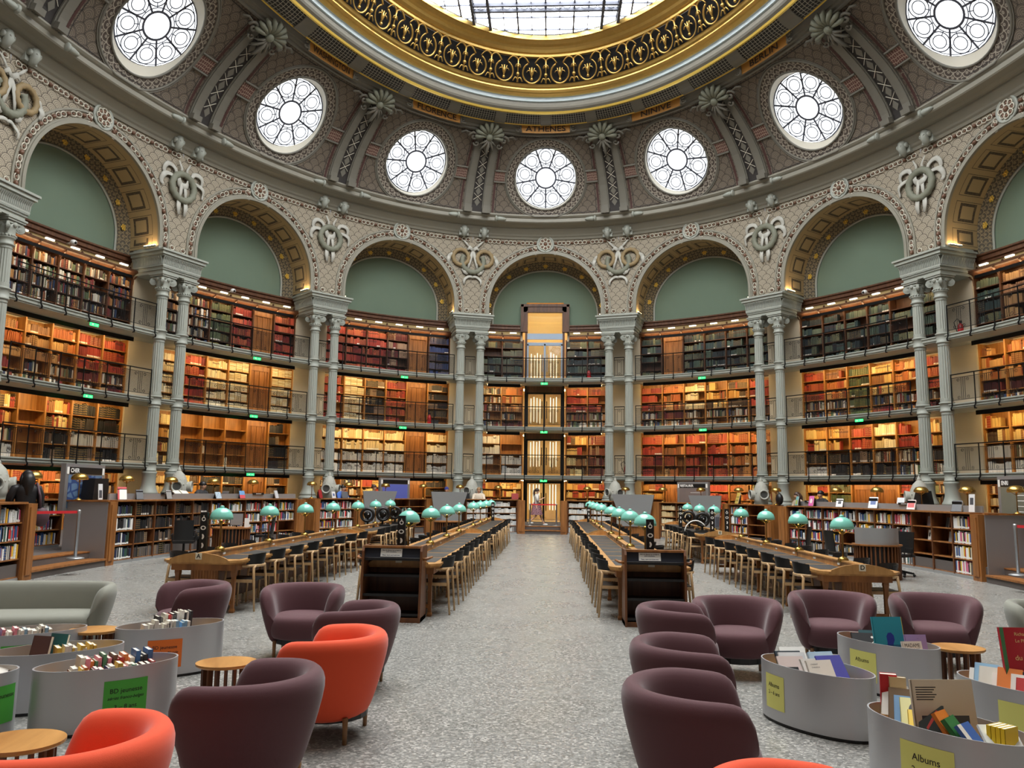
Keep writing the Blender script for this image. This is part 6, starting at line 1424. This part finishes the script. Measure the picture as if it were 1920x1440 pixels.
counter_item(9.21, .2, .36, .02, .42, -16, (216, 190, 92), 'yellow poster book with dark figures on the right counter', -24, [('figure', INKB, lambda mb: [mb.box(-.3+.3*(i % 3), -.16+.3*(i % 3), -.03, 0, .22+.3*(i//3), .36+.3*(i//3)) for i in range(6)])])
counter_item(12.4, .2, .26, .02, .3, -12, (120, 190, 196), 'pale turquoise book at the far end of the right counter', -20, [('picture', mat('cover_lime', (170, 180, 90), .6), A_(-.35, .35, .12, .6))]); counter_item(13.16, .2, .24, .02, .32, -12, (222, 110, 180), 'pink book on the right counter', 0, [('ring', WHT, ell(0, .5, .25, .25))])
counter_item(14.63, .2, .2, .02, .28, -30, (222, 222, 220), 'white book on a black stand on the right counter', 40, [('print', SLATE, A_(-.2, .25, .35, .7))]); counter_item(16.3, .2, .24, .03, .36, -32, (226, 228, 230), 'large white book leaning in the middle of the right counter', 42, [('print', GP, A_(-.3, .3, .3, .75))])
counter_item(17.2, .45, .2, .02, .32, -20, (218, 222, 224), 'white book standing behind the grey upstand on the right', 34, None, False); counter_item(18.1, .2, .2, .05, .3, -34, (224, 200, 196), 'red and white book leaning on the right counter', 42, [('print', mat('cover_rose', (200, 90, 90), .6), A_(-.4, .4, .2, .8))])
counter_item(20.1, .2, .22, .09, .3, -34, (52, 54, 60), 'dark book with cream pages at the near end of the right counter', 42); counter_item(20.72, .22, .24, .01, .4, -4, (226, 228, 230), 'upright white leaflet with a dark picture at the near end of the right counter', 0, [('print', SLATE, A_(-.3, .3, .4, .8))], False)
for (s, z, t, rgb, lab) in ((18.95, .085+1.0, -8, (120, 110, 116), 'greyish album facing out on the top shelf of the right low bookcase'), (19.75, 1.085, -10, (40, 46, 50), 'black album facing out on the top shelf of the right low bookcase'), (18.95, .75, -8, (226, 226, 222), 'white album with a black picture on the second shelf of the right low bookcase'), (19.85, .75, -8, (150, 150, 150), 'grey album on the second shelf of the right low bookcase'), (19.95, .425, -8, (222, 176, 90), 'yellow album on the third shelf of the right low bookcase')):
    book(LE.F(s, .16, z), 0, 0, 0, .19, .015, .25, -10, t, rgb, lab, 'albums facing out of the right low bookcase', art=[('picture', INKB, A_(-.2, .25, .35, .75))] if s < 19 and z < 1 else None)
# black slanted displays
for s, off, lab, sg in ((-21.05, .55, 'black slanted display box at the near end of the left counter', 1), (17.75, .62, 'black slanted display box on the right counter', -1)):
    o = MB(); o.add([(-.3, 0, 0), (.3, 0, 0), (.3, .3, 0), (-.3, .3, 0), (-.1*sg-.16, 0, .5), (.3*sg if sg > 0 else .16, 0, .5), (.3*sg if sg > 0 else .16, .3, .5), (-.1*sg-.16, .3, .5)], [(0, 3, 2, 1), (4, 5, 6, 7), (0, 1, 5, 4), (1, 2, 6, 5), (2, 3, 7, 6), (3, 0, 4, 7)]); o = o.build('display_box', BLACKP); o.matrix_world = LE.F(s, off, TOPZ); tag(o, lab, 'display box')
# black name strips
for s, lab in ((-18.5, 'black name strip on the left upstand under the round vent'), (-14.0, 'black name strip on the left upstand, far half'), (12.95, 'black name strip on the right upstand, far half'), (17.6, 'black name strip on the right upstand, near half')):
    mb = MB(); mb.box(-.28, .28, -.01, .01, 0, .06); mb.mi = 1; mb.box(-.14, .14, -.012, -.01, .022, .036); o = mb.build('name_strip', [BLACKP, WHITE]); o.matrix_world = LE.F(s, .34, TOPZ+.12); tag(o, lab, 'sign')
# ------------------------------------------------------------------ information panels
IMB = voro('blue_artwork', (92, 118, 150), (48, 70, 120), 4.5, .1, coord='Object'); IMV = mat('blue_violet_screen', (92, 104, 186), .5); IMG = mat('mauve_grey_screen', (120, 108, 104), .5, vary=.2); IMO = mat('olive_grey_screen', (112, 112, 98), .5, vary=.15)
for s, w, im, word, lab in ((-21.05, 1.55, IMB, 'CHER', 'grey framed panel with a blue organic picture, headed CHER'), (-6.25, 1.55, IMV, '', 'grey framed panel with a blue violet screen, left of the doors'), (6.3, 1.6, IMG, 'RESTAURER', 'grey framed panel headed RESTAURER right of the doors'), (21.35, 1.7, IMO, 'ENRI', 'grey framed panel headed ENRI at the right edge')):
    th = thing('information_panel', lab, 'information panel', mat=LE.F(s, .95, 1.2)); hw = w/2
    mb = MB(); mb.box(-hw, hw, 0, .12, 0, 1.1); mb.build('frame', GREYB, th); mb = MB(); mb.box(-hw+.12, hw-.12, -.008, 0, .86, 1.02); mb.build('header', BLACKP, th); mb = MB(); mb.box(-hw+.12, hw-.12, -.006, 0, .08, .84); mb.build('picture', im, th)
    for sx in (-1, 1): mb = MB(); mb.box(sx*(hw-.08)-.04, sx*(hw-.08)+.04, -.01, 0, .86, 1.02); mb.build('white_square', WHITE, th)
    if word: mb = MB(); add_text(mb, word, .13, lambda a, b: (-hw + .17 + a, -.01, .94 + b), align='LEFT', bold=.004); mb.build('lettering', WHITE, th)
    if im in (IMG, IMO):
        mb = MB()
        for j in range(4): mb.box(-.1, .5 - .1*(j % 2), -.009, -.006, .66-.12*j, .675-.12*j)
        mb.build('caption_lines', WHITE, th)
# ------------------------------------------------------------------ stone vents in front of the column pairs
STONEV = mat('grey_vent_stone', (178, 178, 168), .7, bump=.25, bscale=40)
v0 = None
for k in (-4, -3, -2, -1, 1, 2, 3):
    F = WE.F(pair_s(k), -.95, PZ); lab = 'carved grey air vent with round nozzles at the %s' % pairname(k)
    if v0 is None:
        v0 = th = thing('air_vent', lab, 'air vent', mat=F, group='carved grey air vents')
        VS = Matrix.Diagonal((.68, .68, 1, 1))
        mb = MB(); mb.T = VS; mb.lathe([(.5, 0), (.5, .9), (.42, 1.0), (.46, 1.1)], 8, a0=pi/8, a1=2*pi+pi/8); mb.build('pedestal', STONEV, th)
        mb = MB(); mb.T = VS; mb.smooth = True; mb.lathe([(.38, 1.1), (.44, 1.3), (.46, 1.5), (.42, 1.72), (.3, 1.92), (.16, 2.02), (.1, 2.06)], 24); mb.build('dome', STONEV, th)
        mb = MB(); mb.T = VS; mb.smooth = True; mb.lathe([(.1, 2.05), (.12, 2.09), (.07, 2.14), (.03, 2.2), (.0, 2.24)], 12, cap=False); mb.build('finial', STONEV, th)
        mb = MB(); mb.T = VS; mb.smooth = True
        for j in range(26):
            a = 2*pi*j*.382; z = 1.58 + .4*(j % 5)/5; r = .45 - .62*max(0, z-1.62); mb.sphere((r*cos(a), r*sin(a), z), .05, 6, 4, (1, 1, .8))
        mb.build('carving', STONEV, th)
        for sx in (-1, 1):
            T = Matrix.Translation((sx*.25, -.2, 1.5)) @ Matrix.Rotation(sx*radians(38), 4, 'Z') @ Matrix.Rotation(pi/2, 4, 'X') @ Matrix.Diagonal((.76, .76, .76, 1))
            mb = MB(); mb.smooth = True; mb.T = T; mb.lathe([(.22, -.12), (.25, .1), (.27, .16), (.25, .2), (.21, .19), (.18, .12)], 24, cap=False); nz = mb.build('nozzle', STONEV, th)
            mb = MB(); mb.T = T; mb.lathe([(.0, .12), (.19, .12)], 20, cap=False)
            for j in range(5): mb.tube([(.035*j*cos(2*pi*i/16)+.001, .035*j*sin(2*pi*i/16), .13) for i in range(16)], .006, 4, closed=True)
            mb.build('grille', mat('vent_grille', (84, 84, 80), .6) if sx < 0 else bpy.data.materials['vent_grille'], nz)
        bpy.context.view_layer.update()
    else: dup(v0, mat=F, label=lab)
# ------------------------------------------------------------------ consultation desks and task chairs
for x, y, a, lab in ((7.6, .55, -20, 'half round slatted desk with a curved grey screen on the right'), (-8.15, 3.4, 20, 'half round slatted desk with a computer on the left'), (-3.2, 10.2, 10, 'round slatted desk near the far left screen')):
    th = thing('consultation_desk', lab, 'desk', (x, y, 0), radians(a)); mb = MB(); mb.lathe([(.5, .72), (.52, .73), (.52, .755)], 32); mb.build('top', OAK, th)
    for i in range(34):
        b = 2*pi*i/34; mb = MB(); mb.T = Matrix.Rotation(b, 4, 'Z'); mb.box(.44, .48, -.016, .016, 0, .72); mb.build('slat', OAKD, th)
    mb = MB(); mb.lathe([(.43, .02), (.43, .7)], 24); mb.build('core', BLACKP, th)
    if x > 0:
        mb = MB(); mb.smooth = True; mb.grid(lambda u, v: (.45*cos(pi*1.05 + .9*pi*u), .45*sin(pi*1.05 + .9*pi*u), .756 + .36*v), 20, 1); mb.build('curved_screen', GREYP, th)
    elif x < -5:
        mb = MB(); mb.box(-.05, .28, -.02, .02, .8, 1.12); mb.build('monitor', BLACKP, th); mb = MB(); mb.box(-.04, .27, -.024, -.02, .81, 1.11); mb.build('display', GREYP, th); mb = MB(); mb.box(.1, .14, -.01, .01, .75, .82); mb.build('monitor_stand', BLACKP, th)
        mb = MB(); mb.box(.32, .44, -.2, -.19, .756, 1.0); mb.build('leaflet', WHITE, th)
t0 = None
for x, y, a, lab in ((-9.0, 3.3, -60, 'black mesh task chair left of the slatted desk on the left'), (-7.7, 4.6, 100, 'black mesh task chair right of the slatted desk on the left'), (7.1, 1.5, -80, 'black mesh task chair left of the slatted desk on the right'), (8.35, 1.2, 120, 'black mesh task chair right of the slatted desk on the right'), (-8.6, 1.6, 20, 'black mesh task chair behind desk A'), (6.9, 3.8, 60, 'black mesh task chair behind desk D')):
    if t0 is None:
        t0 = th = thing('task_chair', lab, 'office chair', (x, y, 0), radians(a), 'black mesh task chairs')
        for i in range(5):
            b = 2*pi*i/5; mb = MB(); mb.tube([(0, 0, .12), (.29*cos(b), .29*sin(b), .07)], [.03, .02], 6); mb.build('base_arm', BLACKP, th); mb = MB(); mb.smooth = True; mb.sphere((.29*cos(b), .29*sin(b), .032), .032, 8, 6); mb.build('caster', BLACKP, th)
        mb = MB(); mb.tube([(0, 0, .1), (0, 0, .44)], .028, 8); mb.build('column', IRON, th); mb = MB(); mb.box(-.24, .24, -.23, .23, .44, .5); o = mb.build('seat', BLACKP, th)
        mb = MB(); mb.smooth = True; mb.grid(lambda u, v: (-.22 + .44*u, -.24 - .06*v + .05*(2*u-1)**2, .52 + .48*v), 8, 6); mb.grid(lambda u, v: (-.22 + .44*u, -.255 - .06*v + .05*(2*u-1)**2, .52 + .48*v), 8, 6); mb.build('backrest', BLACKP, th)
        for sx in (-1, 1): mb = MB(); mb.tube([(sx*.25, -.1, .46), (sx*.29, -.08, .64), (sx*.28, .16, .66), (sx*.27, .18, .5)], .014, 6); mb.build('armrest', BLACKP, th)
    else: dup(t0, (x, y, 0), radians(a), lab)
# ------------------------------------------------------------------ barrier posts with red belts
BELT = mat('red_belt', (206, 36, 44), .6); s0_ = None
for x, y, lab, tgt in ((-9.3, -1.75, 'aluminium barrier post with a red belt at the left steps', (-10.15, -3.3)), (9.42, -1.6, 'aluminium barrier post with a red belt at the right steps', (10.2, -3.2)), (-.55, 18.1, 'left barrier post of the pair in front of the glass doors', (.62, 18.1)), (.62, 18.1, 'right barrier post of the pair in front of the glass doors', None)):
    th = thing('barrier_post', lab, 'barrier post', (x, y, PZ), 0, 'barrier posts'); mb = MB(); mb.smooth = True; mb.lathe([(.17, 0), (.17, .015), (.12, .03), (.04, .04)], 24); mb.build('foot', ALU, th); mb = MB(); mb.smooth = True; mb.lathe([(.032, .03), (.032, .9), (.038, .9), (.038, .98), (.02, .985)], 14); mb.build('post', ALU, th)
    if tgt: mb = MB(); d = (tgt[0]-x, tgt[1]-y); n = 6; mb.add([q for i in range(n+1) for q in ((d[0]*i/n, d[1]*i/n, .91), (d[0]*i/n, d[1]*i/n, .965))], [(2*i, 2*i+2, 2*i+3, 2*i+1) for i in range(n)]); mb.build('belt', BELT, th)
# ------------------------------------------------------------------ people
SKIN = mat('skin', (214, 168, 140), .5); HAIRK = mat('black_hair', (22, 19, 20), .45); HAIRB = mat('brown_hair', (66, 46, 36), .45); EYE = mat('eye', (24, 20, 20), .3); LIP = mat('lip', (170, 92, 88), .5)
def skin(name, J, E_, m_, par, sub=1):
    me = bpy.data.meshes.new(name); idx = {k: i for i, k in enumerate(J)}; me.from_pydata([J[k][0] for k in J], [(idx[a], idx[b]) for a, b in E_], []); me.materials.append(m_)
    o = bpy.data.objects.new(name, me); COL.objects.link(o); o.parent = par; md = o.modifiers.new('skin', 'SKIN'); md.use_smooth_shade = True
    if not me.skin_vertices: me.attributes.new
    for i, k in enumerate(J): me.skin_vertices[0].data[i].radius = (J[k][1], J[k][2] if len(J[k]) > 2 else J[k][1])
    me.skin_vertices[0].data[0].use_root = True; subs(o, sub); return o
def hand(J, E_, wrist, name, dirv, up, side, curl=.5):
    """palm with four fingers and a thumb continuing the arm"""
    w = Vector(J[wrist][0]); d = Vector(dirv).normalized(); s = Vector(side).normalized(); u = Vector(up).normalized()
    J[name + 'palm'] = (tuple(w + d*.075), .03, .018); E_.append((wrist, name + 'palm'))
    for i, (o_, l) in enumerate(((-.03, .07), (-.01, .08), (.01, .075), (.03, .06))):
        a = w + d*.1 + s*o_; b = a + d*l*.5 + u*(-.01*curl); c = b + (d*(1-curl) - u*curl)*l*.5
        for nm, p, r in (('a', a, .011), ('b', b, .009), ('c', c, .008)): J['%s%s%d' % (name, nm, i)] = (tuple(p), r)
        E_ += [(name + 'palm', '%sa%d' % (name, i)), ('%sa%d' % (name, i), '%sb%d' % (name, i)), ('%sb%d' % (name, i), '%sc%d' % (name, i))]
    t1 = w + d*.04 + s*-.035; t2 = t1 + d*.035 + s*-.015; J[name + 't1'] = (tuple(t1), .012); J[name + 't2'] = (tuple(t2), .009); E_ += [(name + 'palm', name + 't1'), (name + 't1', name + 't2')]
def head_parts(th, c, hairm, style, sc=1.0):
    """eyes, mouth and hair for a head centred on c, looking along +y"""
    c = Vector(c)
    for sx in (-1, 1): mb = MB(); mb.sphere(c + Vector((sx*.033, .086, .012))*sc, .011, 8, 6); mb.build('eye', EYE, th)
    mb = MB(); mb.sphere(c + Vector((0, .088, -.05))*sc, .02, 8, 4, (1, .4, .3)); mb.build('mouth', LIP, th)
    mb = MB(); mb.smooth = True; mb.sphere(c + Vector((0, -.018, .03))*sc, .108*sc, 18, 10, (.93, 1.02, 1.02), z0=-.25)
    if style == 'long':
        mb.tube([c + Vector(v)*sc for v in ((0, -.05, .07), (0, -.1, -.04), (0, -.11, -.18), (0, -.1, -.34), (0, -.09, -.46))], [.08, .105, .105, .085, .03], 12)
        for sx in (-1, 1): mb.tube([c + Vector(v)*sc for v in ((sx*.07, -.01, .06), (sx*.1, -.03, -.06), (sx*.1, -.05, -.22))], [.04, .045, .02], 8)
    elif style == 'ponytail': mb.tube([c + Vector(v)*sc for v in ((0, -.09, .05), (0, -.14, .02), (0, -.15, -.1), (0, -.13, -.26), (0, -.12, -.38))], [.04, .05, .05, .04, .012], 10); mb.sphere(c + Vector((0, -.02, .03))*sc, .1*sc, 12, 8, (1, 1, 1), z0=-.5)
    elif style == 'bun': mb.sphere(c + Vector((0, -.08, .1))*sc, .05*sc, 10, 6)
    mb.build('hair', hairm, th)
HEADJ = lambda J, E_, c, neck: (J.update({'neck2': (tuple(Vector(c) + Vector((0, -.02, -.11))), .05), 'jaw': (tuple(Vector(c) + Vector((0, .022, -.06))), .06, .066), 'skull': (tuple(Vector(c) + Vector((0, 0, .005))), .082, .092), 'crown': (tuple(Vector(c) + Vector((0, -.012, .07))), .07, .08), 'nose': (tuple(Vector(c) + Vector((0, .105, -.014))), .013), 'earl': (tuple(Vector(c) + Vector((-.09, -.01, -.005))), .014), 'earr': (tuple(Vector(c) + Vector((.09, -.01, -.005))), .014)}), E_.extend([(neck, 'neck2'), ('neck2', 'jaw'), ('jaw', 'skull'), ('skull', 'crown'), ('skull', 'nose'), ('skull', 'earl'), ('skull', 'earr')]))
# walking woman in front of the doors, walking to the right
th = thing('person', 'woman in a white blouse and patterned skirt walking past the glass doors', 'person', (-.27, 18.95, PZ), -pi/2)
J = {'pelvis': ((0, 0, .9), .115, .1), 'waist': ((0, 0, 1.04), .1, .085), 'chest': ((0, .01, 1.24), .12, .09), 'neck': ((0, 0, 1.38), .055)}
E_ = [('pelvis', 'waist'), ('waist', 'chest'), ('chest', 'neck')]; HEADJ(J, E_, (0, .02, 1.53), 'neck')
for s, sx, ky, fy, fz, kz in (('l', -1, .14, .33, .07, .5), ('r', 1, .02, -.33, .13, .48)):
    J.update({s+'hip': ((sx*.09, 0, .84), .085), s+'knee': ((sx*.085, ky, kz), .055), s+'ank': ((sx*.08, fy, fz), .034), s+'toe': ((sx*.08, fy+.14, fz-.045), .03)}); E_ += [('pelvis', s+'hip'), (s+'hip', s+'knee'), (s+'knee', s+'ank'), (s+'ank', s+'toe')]
for s, sx, e, w in (('l', -1, (-.22, -.06, 1.08), (-.2, .1, .92)), ('r', 1, (.23, .05, 1.08), (.14, .26, 1.2))):
    J.update({s+'sh': ((sx*.17, 0, 1.32), .05), s+'el': (e, .038), s+'wr': (w, .026)}); E_ += [('chest', s+'sh'), (s+'sh', s+'el'), (s+'el', s+'wr')]; hand(J, E_, s+'wr', s+'h', Vector(w)-Vector(e), (0, 0, 1), (0, 1, 0) if s == 'l' else (1, 0, 0))
body = skin('body', J, E_, SKIN, th); head_parts(th, (0, .02, 1.53), HAIRB, 'ponytail')
BLOUSE = mat('white_blouse', (226, 222, 214), .8); SKIRT = voro('patterned_skirt', (176, 130, 136), (96, 62, 74), 16, .1, coord='Object')
mb = MB(); mb.smooth = True; mb.lathe([(.13, .9), (.125, 1.02), (.145, 1.2), (.15, 1.3), (.1, 1.385), (.065, 1.4)], 20, sx=1.1, sy=.82, cap=False); mb.build('blouse', BLOUSE, th)
for s, sx, e in (('l', -1, (-.22, -.06, 1.08)), ('r', 1, (.23, .05, 1.08))): mb = MB(); mb.smooth = True; mb.tube([(sx*.1, 0, 1.34), (sx*.17, 0, 1.32), ((sx*.17+e[0])/2, e[1]/2, 1.2), e], [.07, .075, .068, .06], 10); mb.build('sleeve', BLOUSE, th)
mb = MB(); mb.smooth = True; mb.lathe([(.122, 1.03), (.14, .92), (.17, .78), (.2, .6), (.225, .46)], 28, sx=.85, sy=1.2, flute=lambda i: 1 + .05*(i % 2), cap=False); mb.build('skirt', SKIRT, th)
for sx, fy, fz in ((-1, .33, .07), (1, -.33, .13)): mb = MB(); mb.smooth = True; mb.sphere((sx*.08, fy+.07, fz-.04), .06, 10, 6, (.75, 2.1, .75)); mb.build('shoe', WHITE, th)
# woman seen from behind at the left
th = thing('person', 'woman with long black hair and dark jacket seen from behind at the left', 'person', (-10.05, -2.35, PZ), radians(48))
J = {'pelvis': ((0, 0, .94), .13, .11), 'waist': ((0, 0, 1.1), .12, .1), 'chest': ((0, 0, 1.3), .14, .11), 'neck': ((0, 0, 1.46), .055)}; E_ = [('pelvis', 'waist'), ('waist', 'chest'), ('chest', 'neck')]; HEADJ(J, E_, (0, .02, 1.63), 'neck')
for s, sx in (('l', -1), ('r', 1)):
    J.update({s+'hip': ((sx*.1, 0, .88), .09), s+'knee': ((sx*.1, .02, .5), .062), s+'ank': ((sx*.1, -.02, .08), .04), s+'toe': ((sx*.11, .13, .03), .032), s+'sh': ((sx*.19, 0, 1.4), .055), s+'el': ((sx*.27, .02, 1.12), .042), s+'wr': ((sx*.2, .2, 1.06), .028)})
    E_ += [('pelvis', s+'hip'), (s+'hip', s+'knee'), (s+'knee', s+'ank'), (s+'ank', s+'toe'), ('chest', s+'sh'), (s+'sh', s+'el'), (s+'el', s+'wr')]; hand(J, E_, s+'wr', s+'h', (-.2*sx, 1, 0), (0, 0, 1), (1, 0, 0))
skin('body', J, E_, SKIN, th); head_parts(th, (0, .02, 1.63), HAIRK, 'long'); JACK = mat('black_jacket', (26, 25, 28), .5); TROU = mat('dark_trousers', (34, 36, 44), .7); BAGM = mat('maroon_bag', (74, 50, 58), .6)
mb = MB(); mb.smooth = True; mb.lathe([(.17, .86), (.165, 1.0), (.16, 1.15), (.185, 1.32), (.18, 1.42), (.1, 1.49), (.07, 1.5)], 22, sx=1.12, sy=.85, cap=False); mb.build('jacket', JACK, th)
for sx in (-1, 1):
    mb = MB(); mb.smooth = True; mb.tube([(sx*.12, 0, 1.43), (sx*.2, 0, 1.4), (sx*.26, .01, 1.26), (sx*.28, .02, 1.11), (sx*.21, .17, 1.06)], [.07, .085, .078, .07, .05], 10); mb.build('sleeve', JACK, th)
    mb = MB(); mb.smooth = True; mb.tube([(sx*.1, 0, .94), (sx*.1, .02, .5), (sx*.1, -.02, .1)], [.115, .085, .065], 12); mb.build('trouser_leg', TROU, th); mb = MB(); mb.smooth = True; mb.sphere((sx*.105, .05, .045), .06, 10, 6, (.8, 2.1, .8)); mb.build('shoe', BLACKP, th)
o = thing('shoulder_bag', 'maroon shoulder bag hanging from the dark jacketed woman', 'bag', (-10.05, -2.35, PZ), radians(48)); mb = MB(); mb.smooth = True; mb.sphere((.27, -.12, .84), .2, 16, 10, (.75, .42, .95)); mb.build('pouch', BAGM, o); mb = MB(); mb.smooth = True; mb.tube([(.24, -.12, 1.0), (.22, -.13, 1.25), (.17, -.05, 1.5), (.2, .1, 1.3), (.28, .0, 1.0)], [.03, .025, .025, .02, .02], 8); mb.build('strap', BAGM, o)
# readers at the counters
STOOLM = BLACKP
def reader(s, off, cloth, hairm, style, lab, rot=0, dz=0):
    F = LE.F(s, off, PZ) @ Matrix.Rotation(radians(rot), 4, 'Z') @ Matrix.Translation((0, 0, dz)); th = thing('person', lab, 'person', mat=F)
    J = {'pelvis': ((0, 0, .86), .13, .11), 'waist': ((0, .02, 1.0), .12, .1), 'chest': ((0, .05, 1.22), .14, .11), 'neck': ((0, .06, 1.38), .055)}; E_ = [('pelvis', 'waist'), ('waist', 'chest'), ('chest', 'neck')]; HEADJ(J, E_, (0, .1, 1.53), 'neck')
    for q, sx in (('l', -1), ('r', 1)):
        J.update({q+'hip': ((sx*.1, .05, .84), .085), q+'knee': ((sx*.12, .44, .8), .06), q+'ank': ((sx*.12, .38, .38), .04), q+'toe': ((sx*.12, .5, .34), .03), q+'sh': ((sx*.19, .04, 1.32), .055), q+'el': ((sx*.26, .14, 1.08), .042), q+'wr': ((sx*.12, .38, 1.12), .027)})
        E_ += [('pelvis', q+'hip'), (q+'hip', q+'knee'), (q+'knee', q+'ank'), (q+'ank', q+'toe'), ('chest', q+'sh'), (q+'sh', q+'el'), (q+'el', q+'wr')]; hand(J, E_, q+'wr', q+'h', (-.15*sx, 1, 0), (0, 0, 1), (1, 0, 0), .3)
    skin('body', J, E_, SKIN, th); head_parts(th, (0, .1, 1.53), hairm, style)
    mb = MB(); mb.smooth = True; mb.T = Matrix.Translation((0, .03, 0)); mb.lathe([(.165, .8), (.16, 1.0), (.18, 1.2), (.175, 1.32), (.1, 1.4), (.07, 1.41)], 20, sx=1.1, sy=.85, cap=False); mb.build('top', cloth, th)
    for sx in (-1, 1):
        mb = MB(); mb.smooth = True; mb.tube([(sx*.12, .04, 1.35), (sx*.2, .05, 1.31), (sx*.26, .13, 1.09), (sx*.15, .34, 1.12)], [.065, .08, .065, .045], 10); mb.build('sleeve', cloth, th)
        mb = MB(); mb.smooth = True; mb.tube([(sx*.1, .02, .85), (sx*.12, .44, .81), (sx*.12, .38, .4)], [.11, .085, .06], 10); mb.build('trouser_leg', TROU, th)
        mb = MB(); mb.smooth = True; mb.sphere((sx*.12, .44, .345), .055, 8, 6, (.8, 2, .8)); mb.build('shoe', BLACKP, th)
    st_ = thing('stool', 'black stool under the ' + ' '.join(lab.split()[:4]), 'stool', mat=LE.F(s, off, PZ), group='stools at the counters'); mb = MB(); mb.smooth = True; mb.lathe([(.16, .7), (.17, .72), (.17, .745)], 20); mb.build('seat', BLACKP, st_); mb = MB(); mb.lathe([(.18, 0), (.18, .02), (.03, .03), (.03, .7)], 16); mb.build('stem', IRON, st_)
reader(-20.3, 1.3, mat('white_shirt', (224, 224, 222), .8), HAIRK, 'short', 'dark haired reader in a white shirt behind the left counter', 150, .06); reader(-15.6, 1.3, mat('charcoal_top', (44, 44, 48), .8), HAIRK, 'short', 'reader in a charcoal top behind a laptop at the left counter', 180)
reader(-7.1, 1.3, mat('olive_top', (90, 92, 70), .8), HAIRB, 'bun', 'brown haired reader behind the left grey screens', 200, .04); reader(-8.6, 1.3, mat('blue_top', (70, 110, 190), .8), HAIRK, 'short', 'reader in a blue top at the counter with the red book', 180); reader(-3.75, 1.3, mat('grey_top', (130, 130, 134), .8), mat('blue_cap', (44, 54, 130), .7), 'short', 'reader wearing a blue cap left of the doors', 180)
reader(-2.4, 1.3, mat('cream_top', (220, 206, 186), .8), mat('blond_hair', (150, 116, 78), .5), 'bun', 'blond reader bent over the counter left of the doors', 160); reader(11.2, 1.3, mat('beige_top', (176, 160, 140), .8), HAIRB, 'long', 'brown haired reader bent over the right counter', 170, -.05); reader(12.35, 1.3, mat('black_top', (30, 30, 34), .8), HAIRK, 'short', 'dark haired reader at the far end of the right counter', 180)
o = thing('backpack', 'black backpack standing on the right counter beside the stone vent', 'backpack', mat=LE.F(11.15, .5, TOPZ)); mb = MB(); mb.smooth = True; mb.sphere((0, 0, .2), .2, 14, 10, (.75, .6, 1)); mb.build('bag', BLACKP, o); mb = MB(); mb.smooth = True; mb.tube([(-.06, 0, .38), (0, -.02, .45), (.06, 0, .38)], .012, 6); mb.build('handle', BLACKP, o)
o = thing('laptop', 'open laptop on the left counter in front of the reader in charcoal', 'laptop', mat=LE.F(-15.55, .62, TOPZ) @ Matrix.Rotation(pi, 4, 'Z')); mb = MB(); mb.box(-.17, .17, -.12, .12, 0, .015); mb.build('keyboard', ALU, o); mb = MB(); mb.T = Matrix.Translation((0, .12, .01)) @ Matrix.Rotation(-.3, 4, 'X'); mb.box(-.17, .17, 0, .01, 0, .23); mb.build('screen', ALU, o)
o = thing('open_book', 'large open book on a stand on the left counter', 'book', mat=LE.F(-17.2, .6, TOPZ+.03)); 
for sx in (-1, 1): mb = MB(); mb.T = Matrix.Rotation(-.9, 4, 'X') @ Matrix.Rotation(sx*.12, 4, 'Y'); mb.box(min(0, sx*.3), max(0, sx*.3), 0, .02, 0, .34); mb.build('page', PAGES, o)
o = BK.build('shelved_books', BOOKM); tag(o, 'rows of old bound volumes filling the wall shelves and low bookcases', 'books', kind='stuff')
